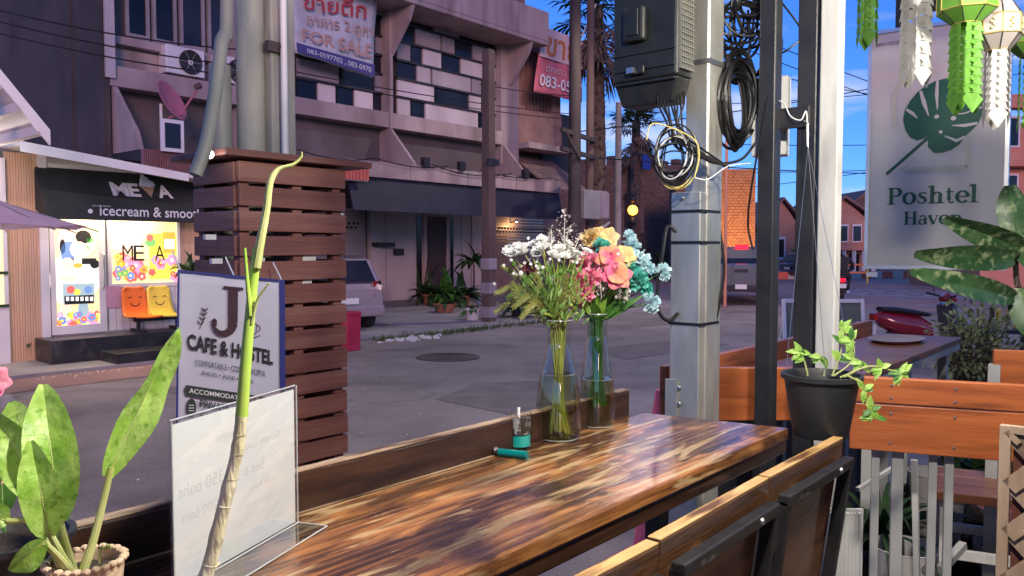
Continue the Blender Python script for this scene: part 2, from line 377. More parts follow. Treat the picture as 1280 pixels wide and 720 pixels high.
mat('petal_teal', (.08, .5, .42), (.2, .62, .52), .6, scale=40, thin=.25)
mat('petal_cream', (.7, .66, .6), (.78, .74, .68), .6, scale=40, thin=.25)
mat('petal_wine', (.1, .02, .03), (.16, .03, .045), .6, scale=40, thin=.2)
mat('fern_olive', (.16, .19, .04), (.27, .27, .07), .55, scale=30, thin=.25)
mat('fern_green', (.09, .2, .03), (.17, .3, .06), .5, scale=30, thin=.25)
mat('paper_green', (.1, .27, .03), (.14, .33, .045), .6, scale=8, thin=.3)
mat('paper_grey', (.38, .37, .355), (.45, .44, .42), .65, scale=8, thin=.2)
mat('paper_taupe', (.33, .29, .27), (.38, .34, .32), .65, scale=8, thin=.2)
mat('gold_trim', (.55, .42, .12), rough=.35, metal=.6)
mat('board_grey', (.6, .55, .47), (.66, .61, .53), .4, scale=1.5, c3=(.54, .49, .42), s3=3, coat=.1)
mat('ink_green', (.012, .1, .055), rough=.5)
mat('ink_pale', (.55, .53, .4), rough=.5)
mat('banner_cloth', (.5, .5, .55), (.6, .6, .65), .6, scale=3, bump=.1, bscale=4)
mat('banner_lilac', (.52, .5, .6), (.6, .58, .68), .55, scale=3, bump=.12, bscale=5)
mat('navy_edge', (.03, .035, .2), rough=.6)
mat('ink_plum', (.055, .02, .03), rough=.6)
mat('ink_pill', (.035, .045, .04), rough=.6)
mat('ink_red', (.5, .06, .08), rough=.6)
mat('ink_orange', (.6, .2, .06), rough=.6)
mat('ink_tan', (.5, .3, .24), rough=.6)
mat('ink_navy', (.07, .06, .22), rough=.6)
mat('banner_pink', (.6, .13, .17), (.68, .2, .24), .6, scale=2)
mat('banner_pale', (.72, .5, .48), (.78, .58, .55), .6, scale=2)
mat('car_pink', (.4, .31, .31), (.43, .33, .33), .25, metal=.35, scale=2, coat=.6)
mat('car_silver', (.17, .17, .175), (.19, .19, .195), .25, metal=.4, scale=2, coat=.6)
mat('rubber', (.02, .02, .021), rough=.8)
mat('rim_metal', (.45, .45, .46), rough=.3, metal=.9)
mat('lamp_red', (.28, .01, .012), rough=.2)
mat('lamp_red_on', (.6, .02, .03), rough=.2, emit=(1, .0015, .006), estr=5)
mat('lamp_red_rider', (.6, .02, .03), rough=.2, emit=(1, .0015, .006), estr=4)
mat('lamp_amber_on', (.9, .4, .05), rough=.3, emit=(1, .36, .03), estr=5)
mat('bulb_white', (.9, .9, .9), rough=.3, emit=(1, .93, .82), estr=14)
mat('plate_white', (.7, .7, .68), rough=.5)
mat('plastic_red', (.42, .02, .06), (.48, .035, .075), .4, scale=4)
mat('scooter_red', (.15, .006, .016), rough=.22, coat=.7)
mat('scooter_navy', (.016, .018, .045), rough=.22, coat=.7)
mat('vinyl_black', (.014, .014, .016), rough=.5)
mat('cloth_black', (.02, .02, .024), (.03, .03, .035), .85, scale=20)
mat('skin', (.36, .2, .14), rough=.55)
mat('umbrella_lilac', (.55, .38, .5), (.6, .43, .55), .7, scale=4, thin=.3)
mat('roof_white', (.7, .64, .6), (.78, .72, .68), .55, scale=1.5)
mat('chair_orange', (.75, .16, .02), rough=.35)
mat('chair_yellow', (.8, .6, .08), rough=.35)
mat('palm_trunk', (.07, .048, .038), (.12, .085, .065), .95, scale=6, bump=.5)
mat('palm_dead', (.12, .085, .06), (.2, .14, .09), .9, scale=5, thin=.15)
mat('palm_green', (.02, .045, .02), (.04, .075, .03), .6, scale=5, thin=.2)
mat('pole_dark', (.045, .035, .035), (.075, .06, .058), .85, scale=4, stretch=(1, 1, .2), bump=.15)
mat('pole_brown', (.1, .068, .058), (.145, .1, .085), .85, scale=4, stretch=(1, 1, .2), bump=.15)
mat('cabinet_grey', (.25, .24, .24), (.31, .3, .3), .6, scale=3)
mat('cone_pink', (.75, .12, .2), rough=.5)
mat('chalk_green', (.1, .11, .085), (.15, .16, .125), .6, scale=3)
mat('roof_tile', (.18, .12, .11), (.25, .17, .15), .8, scale=4, bump=.3)
mat('house_lamplit', (.48, .24, .17), (.55, .3, .22), .85, scale=1.5)  # orange street light on the far houses put into the wall colour
mat('house_orange', (.6, .24, .15), (.66, .3, .19), .8, scale=1.5)
mat('paint_white', (.42, .4, .39), (.55, .53, .51), .7, scale=6)
mat('paint_red', (.55, .12, .08), (.62, .16, .11), .7, scale=6)
mat('grass', (.05, .09, .02), (.1, .15, .04), .8, scale=8, thin=.2)
mat('debris', (.6, .57, .56), (.7, .67, .66), .8, scale=9)
mat('glow_warm', (.8, .6, .3), rough=.6, emit=(1, .78, .42), estr=1.0)
mat('sign_pale', (.66, .63, .66), rough=.5)
mat('menu_tan', (.42, .28, .14), (.55, .38, .2), .6, scale=14)
mat('purple_cloth', (.07, .045, .09), (.1, .07, .13), .8, scale=9)

def wood_table(name, base_scale=1.0):
    m = bpy.data.materials.new(name); m.use_nodes = True; N, L = m.node_tree.nodes, m.node_tree.links; b = N['Principled BSDF']
    t = N.new('ShaderNodeTexCoord')
    def nz(sc, st, det=6, dist=0.0):
        p = N.new('ShaderNodeMapping'); p.inputs['Scale'].default_value = st; n = N.new('ShaderNodeTexNoise')
        n.inputs['Scale'].default_value = sc; n.inputs['Detail'].default_value = det; n.inputs['Distortion'].default_value = dist
        L.new(t.outputs['Object'], p.inputs[0]); L.new(p.outputs[0], n.inputs['Vector']); return n.outputs['Fac']
    def rp(f, els):
        r = N.new('ShaderNodeValToRGB'); e = r.color_ramp.elements
        while len(e) < len(els): e.new(0.5)
        for i, (p, c) in enumerate(els): e[i].position = p; e[i].color = (*c, 1)
        L.new(f, r.inputs[0]); return r.outputs[0]
    def mx(f, a, c):
        x = N.new('ShaderNodeMixRGB'); L.new(f, x.inputs[0]); L.new(a, x.inputs[1])
        if isinstance(c, tuple): x.inputs[2].default_value = (*c, 1)
        else: L.new(c, x.inputs[2])
        return x.outputs[0]
    k = base_scale
    grain = rp(nz(3.2 * k, (1.0, 26, 26), 12, .35), [(.3, (.022, .01, .006)), (.46, (.075, .03, .014)), (.58, (.15, .06, .024)), (.74, (.26, .11, .042))])
    bare = rp(nz(4 * k, (.9, 22, 22), 12, .4), [(.34, (.12, .045, .016)), (.5, (.33, .13, .04)), (.68, (.48, .225, .08))])
    patch = rp(nz(3.6 * k, (1.0, 2.3, 2.3), 12, .7), [(.47, (0, 0, 0)), (.56, (1, 1, 1))])
    c = mx(patch, grain, bare)
    pale = rp(nz(5.2 * k, (.7, 5.0, 5.0), 15, 1.0), [(.55, (0, 0, 0)), (.63, (.8, .8, .8))])
    c = mx(pale, c, (.5, .35, .18))
    dark = rp(nz(2.6 * k, (.9, 2.2, 2.2), 12, 1.0), [(.49, (0, 0, 0)), (.66, (.78, .78, .78))])
    c = mx(dark, c, (.02, .011, .008))
    scr = rp(nz(30 * k, (.35, 6, 6), 6, .2), [(.7, (0, 0, 0)), (.74, (.5, .5, .5))])
    c = mx(scr, c, (.5, .4, .28))
    L.new(c, b.inputs['Base Color'])
    mr = N.new('ShaderNodeMapRange'); mr.inputs['To Min'].default_value = .08; mr.inputs['To Max'].default_value = .34
    L.new(nz(7 * k, (1, 3, 3), 5), mr.inputs[0]); L.new(mr.outputs[0], b.inputs['Roughness'])
    b.inputs['Coat Weight'].default_value = .12; b.inputs['Coat Roughness'].default_value = .08
    bp = N.new('ShaderNodeBump'); bp.inputs['Strength'].default_value = .3; bp.inputs['Distance'].default_value = .004
    L.new(nz(9 * k, (1.2, 16, 16), 8, .4), bp.inputs['Height']); L.new(bp.outputs[0], b.inputs['Normal'])
    MATS[name] = m; return m
wood_table('table_wood')
def wood_edge(name, c_lo, c_hi):
    m = mat(name, c_lo, c_hi, .3, scale=4, stretch=(1, 9, 9), bump=.12, bscale=12, c3=tuple(min(1, x * 1.8 + .03) for x in c_hi), s3=3, lo3=.6, hi3=.7, coat=.4, rvar=.1)
    return m
wood_edge('table_edge', (.016, .008, .006), (.048, .021, .012))
mat('stool_wood', (.075, .034, .015), (.16, .075, .03), .3, scale=4, stretch=(1, 9, 9), bump=.12, bscale=14, c3=(.48, .29, .1), s3=3.4, lo3=.5, hi3=.62, coat=.4)

def thin_glass(name, col, ior, refr=0.0, rough=0.01):        # clear wall: mirror by Fresnel, the rest passes through
    m = bpy.data.materials.new(name); m.use_nodes = True; N, L = m.node_tree.nodes, m.node_tree.links; N.remove(N['Principled BSDF'])
    tr = N.new('ShaderNodeBsdfTransparent'); tr.inputs[0].default_value = (*col, 1); gl = N.new('ShaderNodeBsdfGlossy'); gl.inputs['Roughness'].default_value = rough
    lw = N.new('ShaderNodeLayerWeight'); pw = N.new('ShaderNodeMath'); pw.operation = 'POWER'; pw.inputs[1].default_value = 3.0; L.new(lw.outputs['Facing'], pw.inputs[0])
    fr = N.new('ShaderNodeMath'); fr.operation = 'MULTIPLY_ADD'; fr.inputs[1].default_value = .85; fr.inputs[2].default_value = .06; L.new(pw.outputs[0], fr.inputs[0]); mx = N.new('ShaderNodeMixShader'); body = tr.outputs[0]
    if refr:
        rf = N.new('ShaderNodeBsdfRefraction'); rf.inputs['IOR'].default_value = ior; rf.inputs['Roughness'].default_value = 0; rf.inputs[0].default_value = (*col, 1)
        m2 = N.new('ShaderNodeMixShader'); m2.inputs[0].default_value = refr; L.new(tr.outputs[0], m2.inputs[1]); L.new(rf.outputs[0], m2.inputs[2]); body = m2.outputs[0]
    L.new(fr.outputs[0], mx.inputs[0]); L.new(body, mx.inputs[1]); L.new(gl.outputs[0], mx.inputs[2]); L.new(mx.outputs[0], N['Material Output'].inputs[0])
    MATS[name] = m
thin_glass('glass', (.93, .95, .94), 1.45)
thin_glass('water', (.9, .9, .68), 1.33, .2)
thin_glass('acrylic', (.97, .98, .98), 1.45)

# old asphalt: aggregate speckle, stains, patches and cracks
am = MATS['asphalt']; N, L = am.node_tree.nodes, am.node_tree.links; b = N['Principled BSDF']
src = b.inputs['Base Color'].links[0].from_socket
tcx = N.new('ShaderNodeTexCoord')
def _mul(src, fac_socket, lo, hi, col):
    r = N.new('ShaderNodeValToRGB'); r.color_ramp.elements[0].position = lo; r.color_ramp.elements[1].position = hi; L.new(fac_socket, r.inputs[0])
    x = N.new('ShaderNodeMixRGB'); x.blend_type = 'MULTIPLY'; L.new(r.outputs[0], x.inputs[0]); L.new(src, x.inputs[1]); x.inputs[2].default_value = (*col, 1); return x.outputs[0]
ns = N.new('ShaderNodeTexNoise'); ns.inputs['Scale'].default_value = 45; ns.inputs['Detail'].default_value = 4; L.new(tcx.outputs['Object'], ns.inputs['Vector'])
src = _mul(src, ns.outputs['Fac'], .45, .7, (.72, .72, .73))
n2 = N.new('ShaderNodeTexNoise'); n2.inputs['Scale'].default_value = .55; n2.inputs['Detail'].default_value = 8; n2.inputs['Distortion'].default_value = 1.2; L.new(tcx.outputs['Object'], n2.inputs['Vector'])
src = _mul(src, n2.outputs['Fac'], .52, .68, (.7, .69, .7))
wp = N.new('ShaderNodeTexNoise'); wp.inputs['Scale'].default_value = 1.5; wp.inputs['Detail'].default_value = 5; L.new(tcx.outputs['Object'], wp.inputs['Vector'])
ad = N.new('ShaderNodeMixRGB'); ad.blend_type = 'ADD'; ad.inputs[0].default_value = .9; L.new(tcx.outputs['Object'], ad.inputs[1]); L.new(wp.outputs['Color'], ad.inputs[2])
vo = N.new('ShaderNodeTexVoronoi'); vo.feature = 'DISTANCE_TO_EDGE'; vo.inputs['Scale'].default_value = .42; L.new(ad.outputs[0], vo.inputs['Vector'])
iv = N.new('ShaderNodeMath'); iv.operation = 'SUBTRACT'; iv.inputs[0].default_value = 1.0; L.new(vo.outputs['Distance'], iv.inputs[1])
src = _mul(src, iv.outputs[0], .988, .997, (.84, .83, .84))
L.new(src, b.inputs['Base Color'])
# ================================================================== ground, road, pavements
def sheet(name, m, x0, x1, y0, y1, z): return struct(MB().add([(x0, y0, z), (x1, y0, z), (x1, y1, z), (x0, y1, z)], [(0, 1, 2, 3)]).build(name, m))
sheet('ground', M['earth'], -400, 600, -300, 600, -0.03)
sheet('road', M['asphalt'], -60, 140, 1.55, 11.7, 0.0)
mat('asphalt_lamplit', (.3, .2, .165), (.38, .26, .22), .7, scale=.8, bump=.2, bscale=40, c3=(.24, .16, .13), s3=.2)  # pinkish lamp glow on the junction put into a lighter asphalt colour
sheet('road_junction', M['asphalt_lamplit'], 24, 60, -120, 140, 0.004)
struct(MB().hexa([(-60, 11.7, -.02), (23.5, 11.7, -.02), (23.5, 19, -.02), (-60, 19, -.02), (-60, 11.7, .05), (23.5, 11.7, .05), (23.5, 19, .16), (-60, 19, .16)]).build('forecourt', M['concrete']))
struct(MB().box(10.6, 23.4, 11.58, 11.7, -.02, .075).build('kerb', M['kerb_stone'], bevel=.015))
# red tinted apron in front of the ice cream kiosk
mat('apron_red', (.24, .13, .12), (.32, .18, .16), .8, scale=1.5, bump=.15)
sheet('shop_apron', M['apron_red'], -6, 7.6, 10.6, 11.69, 0.006)
mat('road_mark', (.42, .4, .4), (.55, .53, .53), .7, scale=3, c3=(.12, .11, .12), s3=2, lo3=.5, hi3=.6)
for i in range(5):
    sheet('road_marking', M['road_mark'], 31 + i * 1.1, 31.5 + i * 1.1, 2.4, 11.0, 0.009)
sheet('stop_line', M['road_mark'], 26.4, 26.8, 2.0, 6.4, 0.0085)
# manhole cover let into the road
mh = thing('manhole_cover', 'round iron manhole cover set into the grey asphalt road', 'manhole', (8.9, 8.9, 0))
mat('iron', (.12, .1, .09), (.17, .14, .125), .6, metal=.5, scale=8, bump=.2)
MB().lathe([(0, .004), (.5, .004), (.5, -.01)], (8.9, 8.9, 0.006), 28).build('lid', M['iron'], mh)
b = MB()
for k in range(4): b.lathe([(.08 + k * .12, .012), (.13 + k * .12, .012), (.13 + k * .12, .009), (.08 + k * .12, .009)], (8.9, 8.9, 0.004), 28)
b.build('raised_ring', M['iron'], mh)
# grass verge along the kerb
g = MB(); random.seed(3)
for i in range(1500):
    x = random.uniform(9.6, 17.5); y = 11.45 + random.gauss(0, .12) + (.35 * random.random() if x > 12.5 else 0); h = random.uniform(.04, .14)
    a = random.uniform(0, 6.28); dx, dy = math.cos(a) * .012, math.sin(a) * .012
    g.add([(x - dx, y - dy, 0), (x + dx, y + dy, 0), (x + random.gauss(0, .04), y + random.gauss(0, .04), h)], [(0, 1, 2)])
tag(g.build('grass', M['grass']), kind='stuff', label='short weeds growing along the kerb of the driveway', cat='grass')
# crumbled white debris by the kerb
d = MB(); c = atZ(515, 424, 0)
for i in range(60):
    x, y = c.x + random.gauss(0, .35), c.y + random.gauss(0, .12); r = random.uniform(.02, .07)
    d.ball((x, y, r * .3), r, 5, 3, (1.3, 1, .5))
tag(d.build('rubble', M['debris'], loc=(c.x, c.y, 0)), 'scatter of broken white rubble at the driveway kerb', 'rubble', kind='stuff')
# repair patches in the asphalt
mat('asphalt_patch', (.17, .145, .13), (.225, .193, .174), .85, scale=3, bump=.3, bscale=70)
for pts_ in ([(6.2, 5.2), (7.9, 5.0), (8.2, 6.3), (7.4, 6.9), (6.3, 6.5)], [(10.5, 6.6), (13.4, 6.3), (13.8, 7.3), (11.2, 7.8)], [(4.4, 8.0), (5.4, 7.8), (5.8, 9.4), (4.6, 9.6)], [(14.5, 9.2), (17.8, 8.8), (18.2, 9.6), (15, 10)]):
    struct(MB().poly([(x, y, .005) for x, y in pts_]).build('road_patch', M['asphalt_patch']))
# drifts of grit along the gutter
gr_ = MB(); random.seed(8)
for i in range(500):
    x, y = random.uniform(2, 22), 11.5 + random.gauss(0, .12); r = random.uniform(.006, .02); gr_.add([(x - r, y - r, .006), (x + r, y - r * .6, .007), (x + r * .3, y + r, .012)], [(0, 1, 2)])
for i in range(260):
    x, y = random.uniform(2, 20), random.uniform(3, 11); r = random.uniform(.005, .016); gr_.add([(x - r, y - r, .006), (x + r, y - r * .6, .007), (x + r * .3, y + r, .01)], [(0, 1, 2)])
tag(gr_.build('grit', M['debris']), 'fine grit and litter flecks strewn over the road', 'grit', kind='stuff')
# patio floor
struct(MB().box(-4, 4.9, -5, 1.45, -.02, .25).build('patio_floor', M['deck_wood']))

# ================================================================== shophouse with chequered windows
YF, YW = 16.0, 16.35
xl = atY(137, 75, YF).x; xm0 = atY(300, 100, YF).x; xm = atY(488, 60, YF).x; xr = atY(628, 165, YF).x; xe = atY(650, 60, YF).x
A = thing('shophouse', 'pale pink concrete shophouse with chequered window panels and blue canopy', 'building', (14, 19, 0))
MB().box(xl, xe, 16.4, 27, 3.5, 11.5).box(xl, xe, 18.6, 27, 0, 3.55).build('wall', M['grey_plaster'], A)
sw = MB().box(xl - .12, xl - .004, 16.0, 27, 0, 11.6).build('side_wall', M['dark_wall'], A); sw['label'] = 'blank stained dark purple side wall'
MB().box(xl - .17, xl - .12, 15.98, 16.3, 0, 11.6).box(xl - .16, xl - .12, 17.4, 17.8, 0, 11.6).build('downpipe_strip', M['dark_wall'], A)
MB().box(xl - .1, xl + .08, 15.93, 15.995, 5.0, 11.6).build('corner_strip', M['panel_white'], A)
# ledges (slab fronts)
zl0, zl1 = 4.86, 5.26
for a_, b_ in ((xl, xm0), (xm0 + .003, xm - .05), (xm + .05, xr)):
    MB().box(a_, b_, YF, 16.42, zl0, zl1).build('ledge', M['facade_paint'], A, bevel=.015)
MB().box(xm - .05, xm + .05, YF - .03, 16.4, zl0 - .01, 9.0).build('pier', M['facade_paint'], A)
MB().box(xm0 - .1, xm0 + .1, YF + .02, 16.4, zl1, 9.0).build('pier', M['facade_paint'], A)
MB().box(xr, xe, YF + .05, 16.4, 4.3, 9.2).build('pier', M['facade_paint'], A)
# upper balcony slab and parapet
zb = atY(580, 24, 15.1).z
MB().box(xl, xe + .3, 15.1, 16.4, zb, zb + .12).box(xl, xe + .3, 15.1, 15.22, zb + .12, zb + 1.0).build('balcony', M['facade_paint'], A, bevel=.02)
mat('awning_blue', (.1, .16, .32), (.14, .2, .38), .6, scale=2)
MB().box(atY(600, 0, 15.3).x, atY(640, 0, 15.3).x, 15.35, 15.4, zb + .75, zb + 1.8).build('balcony_screen', M['awning_blue'], A)
for X in (xm, xr + .35):
    MB().prism([(X, 16.4, zb), (X, 15.15, zb), (X, 15.3, zb - .35), (X, 15.98, zb - 1.15), (X, 16.4, zb - 1.15)], (.09, 0, 0)).build('fin', M['facade_paint'], A)
# fins under the ledge, carrying the canopy
for X in (xl + .05, xm0, xm - .05, xr + .05):
    MB().prism([(X, 15.995, zl0 - .01), (X, 18.5, zl0 - .01), (X, 18.5, 3.56), (X, 14.95, 3.56), (X, 15.1, 3.9)], (.09, 0, 0)).build('fin', M['facade_paint'], A)
MB().box(xl, xe, 17.4, 17.5, 3.56, zl0).build('mezzanine_wall', M['grey_plaster'], A)
# canopy over the ground floor
xc0, xc1 = atY(433, 240, 15).x, atY(697, 245, 15).x
MB().box(xc0, xc1, 14.9, 18.55, 3.48, 3.55).build('canopy_roof', M['grey_plaster'], A)
random.seed(5); x = xc0
while x < xc1 - .1:
    w = random.uniform(1.2, 2.3); x2 = min(x + w, xc1); h = random.uniform(-.03, .03)
    MB().box(x, x2 - .02, 14.86, 14.94, 3.42, 3.78 + h).build('fascia_panel', M['facade_paint'], A, bevel=.01); x = x2
MB().hexa([(xc0, 14.75, 2.62), (xc1, 14.75, 2.62), (xc1, 14.79, 2.62), (xc0, 14.79, 2.62), (xc0, 14.95, 3.42), (xc1, 14.95, 3.42), (xc1, 14.99, 3.42), (xc0, 14.99, 3.42)]).build('canopy', M['blue_canopy'], A)
b = MB()
for k in range(9):
    p = atY(423 + k * 4.4, 219 + k * .4, 14.7); b.box(p.x, p.x + .055, 14.68, 14.72, 3.3, 3.68)
b.build('striped_valance', M['paint_red'], A)
p0 = atY(423, 219, 14.7)
MB().box(p0.x - .05, p0.x + .86, 14.725, 14.76, 3.28, 3.7).build('valance_cloth', M['panel_white'], A)
# chequered panels
def row_cells(rowz, zh, cells, y_of):
    for (a, c, kind) in cells:
        pa = atY(340 + a / 3, y_of, YW - .02); pc = atY(340 + c / 3, y_of, YW - .02)
        m = {'w': 'panel_white', 'g': 'panel_grey', 'd': 'window_dark'}[kind]
        dz = .0 if kind != 'd' else .03
        MB().box(pa.x + .02, pc.x - .02, YW - .06 + dz, YW, rowz + .03, rowz + zh - .03).build('panel' if kind != 'd' else 'pane', M[m], A)
RH = .49; z0 = zl1 + .02
rows = [
 (110 / 1, [(465, 516, 'w'), (520, 568, 'd'), (570, 770, 'w'), (772, 808, 'd'), (810, 857, 'w')]),
 (105, [(465, 606, 'w'), (610, 732, 'd'), (735, 782, 'w'), (784, 803, 'd'), (805, 857, 'w')]),
 (85, [(465, 538, 'd'), (540, 593, 'w'), (597, 743, 'w'), (745, 782, 'g'), (786, 857, 'd')]),
 (65, [(465, 518, 'g'), (520, 560, 'd'), (562, 633, 'w'), (636, 702, 'd'), (704, 857, 'w')]),
 (45, [(465, 532, 'd'), (535, 631, 'g'), (634, 683, 'g'), (686, 747, 'd'), (749, 795, 'g'), (797, 857, 'd')]),
 (25, [(465, 600, 'd'), (603, 700, 'g'), (703, 790, 'd'), (793, 857, 'd')])]
for i, (yy, cells) in enumerate(rows): row_cells(z0 + i * RH, RH, cells, 120)
rows1 = [[(90, 165, 'd'), (167, 236, 'w'), (240, 302, 'd'), (304, 376, 'w'), (379, 440, 'd')],
 [(90, 250, 'g'), (253, 378, 'd'), (381, 440, 'g')], [(90, 200, 'd'), (203, 380, 'g'), (384, 440, 'd')],
 [(90, 380, 'd'), (384, 440, 'g')], [(90, 240, 'g'), (243, 382, 'd'), (385, 440, 'd')], [(90, 300, 'd'), (303, 440, 'g')]]
for i, cells in enumerate(rows1): row_cells(z0 + i * RH, RH, cells, 110)
fx0, fx1 = atY(370, 110, YW).x, atY(487, 120, YW).x; gx0, gx1 = atY(494, 120, YW).x, atY(627, 120, YW).x
for a_, b_ in ((fx0, fx1), (gx0, gx1)):
    MB().box(a_, b_, YW + .002, 16.395, z0 - .02, z0 + 6 * RH).build('frame_backing', M['frame_black'], A)
    for i in range(7):
        MB().box(a_, b_, YW - .1, YW + .001, z0 + i * RH - .03, z0 + i * RH + .03).build('window_rail', M['frame_black'], A)
# bay over the kiosk: casement windows
for (a, c) in ((157, 187), (191, 221), (225, 256), (260, 287)):
    xa, xc = atY(a, 20, YW - .05).x, atY(c, 20, YW - .05).x; zb0 = 5.93
    w = MB().box(xa, xa + .07, 16.3, 16.37, zb0, 8.0).box(xc - .07, xc, 16.3, 16.37, zb0, 8.0).box(xa + .07, xc - .07, 16.3, 16.37, zb0, zb0 + .09).box(xa + .07, xc - .07, 16.3, 16.37, 7.9, 8.0).build('window_frame', M['panel_grey'], A)
    MB().box(xa + .07, xc - .07, 16.34, 16.36, zb0 + .09, 7.9).build('pane', M['window_dark'], w)
MB().box(xl + .1, xm0 - .1, 16.2, 16.42, 5.74, 5.9).build('window_sill', M['facade_paint'], A)
MB().box(xl + .1, xm0 - .11, 16.38, 16.398, 5.27, 5.73).build('apron_wall', M['facade_paint'], A)
# dark opening under the ledge, above the kiosk
MB().box(xl + .2, xm0 - .1, 17.38, 17.397, 3.6, 4.84).build('dark_opening', M['window_dark'], A)
# ground floor: shutters, wall, door
gy = 18.6
def shutter(px0, px1, m, name='roller_shutter'):
    xa, xb = atY(px0, 310, gy).x, atY(px1, 310, gy).x; b = MB()
    n = 26
    for i in range(n):
        z = .17 + i * .105
        b.hexa([(xa, gy - .05, z), (xb, gy - .05, z), (xb, gy - .01, z), (xa, gy - .01, z), (xa, gy - .03, z + .1), (xb, gy - .03, z + .1), (xb, gy - .01, z + .1), (xa, gy - .01, z + .1)])
    o = b.build(name, m, A)
    h = MB()
    for j in range(2):
        for i in range(int((xb - xa - .3) / .16)):
            x = xa + .15 + i * .16 + (j % 2) * .08; zz = 2.3 + j * .12
            h.box(x, x + .09, gy - .058, gy - .052, zz, zz + .07)
    h.build('vent_hole', M['window_dark'], o); return xa, xb
shutter(420, 456, M['shutter']); sx0, sx1 = shutter(616, 696, M['shutter_brown'])
wx0, wx1 = atY(459, 310, gy).x, atY(604, 310, gy).x
mat('lower_wall', (.42, .37, .36), (.5, .45, .43), .85, scale=1.2, bump=.1, c3=(.36, .32, .33), s3=.8)
MB().box(wx0, wx1, gy - .06, gy - .003, .1, 3.5).build('lower_wall', M['lower_wall'], A)
MB().box(wx0 - .04, wx0 + .32, gy - .2, gy - .063, .1, 3.5).build('pier', M['lower_wall'], A)
for px in (480, 520, 575):
    x = atY(px, 300, gy).x; MB().box(x, x + .03, gy - .068, gy - .058, .15, 3.4).build('wall_joint', M['panel_grey'], A)
dx0, dx1 = atY(531, 320, gy).x, atY(555, 320, gy).x
dr = MB().box(dx0, dx1, gy - .09, gy - .063, .15, 2.75).build('door', M['door_wood'], A)
for k in range(3): MB().box(dx0 + .1, dx1 - .1, gy - .1, gy - .091, .35 + k * .8, .95 + k * .8).build('door_panel', M['door_wood'], dr)
MB().box(dx0 - .16, dx0 - .01, gy - .12, gy - .065, .15, 2.95).box(dx1 + .01, dx1 + .16, gy - .12, gy - .065, .15, 2.95).box(dx0 - .01, dx1 + .01, gy - .12, gy - .065, 2.76, 2.95).build('door_frame', M['facade_paint'], A)
for xa, xb in ((dx0 - .42, dx0 - .2), (dx1 + .2, dx1 + .36)):
    MB().box(xa, xb, gy - .08, gy - .063, .5, 2.75).build('side_light', M['window_dark'], A)
p = atY(476, 304, gy - .2); MB().box(p.x - .35, p.x + .35, gy - .45, gy - .07, p.z - .1, p.z + .02).build('wall_shelf', M['frame_black'], A)
p = atY(498, 315, gy - .1); MB().box(p.x - .18, p.x + .18, gy - .16, gy - .07, p.z - .1, p.z + .1).build('letter_box', M['frame_black'], A)
for px_, zz0, zz1 in ((462, .2, 3.45), (586, .2, 3.45)):
    x = atY(px_, 300, gy).x; MB().tube([(x, gy - .14, zz0), (x, gy - .14, zz1)], .03, 8).build('downpipe', M['panel_grey'], A)
for k, (pa_, pb_, sg) in enumerate(((372, 470, .12), (470, 560, .1), (540, 640, .16), (600, 690, .1))):
    a_, b_ = atY(pa_, 206 + k * 4, 14.8), atY(pb_, 214 + k * 5, 14.8); a_.z, b_.z = 3.86, 3.86
    MB().tube([a_.lerp(b_, t / 10) - V(0, 0, sg * 4 * t / 10 * (1 - t / 10)) for t in range(11)], .013, 5).build('sagging_cable', M['cable_black'], A)
for px_ in (530, 575, 655): p = atY(px_, 205, 14.9); MB().box(p.x - .1, p.x + .1, 14.78, 14.92, 3.79, 4.02).build('meter_box', M['frame_black'], A)
# lamp over the brown shutter
p = atY(645, 268, 18.3)
wlp = thing('wall_lamp', 'small lit lamp above the brown roller shutter', 'lamp', (p.x, gy - .03, 2.62))
MB().bar((p.x, gy - .06, 2.66), (p.x, gy - .3, 2.72), .04, .04).build('arm', M['frame_black'], wlp)
MB().lathe([(.02, .05), (.09, -.03), (.085, -.03), (.02, .04)], (p.x, gy - .32, 2.72), 14).build('shade', M['frame_black'], wlp)
MB().ball((p.x, gy - .32, 2.69), .035).build('bulb', M['bulb_white'], wlp)
ld = bpy.data.lights.new('wall_lamp_light', 'POINT'); ld.energy = 12; ld.color = (1, .62, .26); ld.shadow_soft_size = .04
lo_ = bpy.data.objects.new('wall_lamp_light', ld); COL.objects.link(lo_); lo_.parent = wlp; lo_.location = V(p.x, gy - .32, 2.6) - wlp.location

# air conditioners on the ledge
def aircon(loc, label):
    t = thing('air_conditioner', label, 'air conditioner', loc, 'outdoor air conditioner units on the ledge')
    x, y, z = loc
    MB().box(x - .42, x + .42, y - .16, y + .16, z + .05, z + .62).build('casing', M['white_paint'], t, bevel=.02)
    MB().lathe([(.0, 0), (.23, 0), (.25, .012), (.25, .03)], (x + .1, y - .163, z + .33), 24, axis=(0, -1, 0)).build('fan_grille', M['frame_black'], t)
    MB().lathe([(.0, 0), (.055, 0), (.06, -.01)], (x + .1, y - .18, z + .33), 12, axis=(0, -1, 0)).build('hub', M['white_paint'], t)
    b = MB()
    for k in range(6):
        a = k * math.pi / 3; b.bar((x + .1, y - .175, z + .33), (x + .1 + .23 * math.cos(a), y - .175, z + .33 + .23 * math.sin(a)), .02, .01)
    b.build('grille_spoke', M['cabinet_grey'], t)
    for s in (-.3, .3): MB().box(x + s - .03, x + s + .03, y - .15, y + .15, z, z + .05).build('foot', M['frame_black'], t)
pa = atY(233, 88, 16.0); aircon((pa.x, 16.18, zl1), 'white outdoor air conditioner on the ledge below casement windows')
pa = atY(293, 95, 16.0); aircon((pa.x, 16.18, zl1), 'white outdoor air conditioner half behind the concrete utility pole')

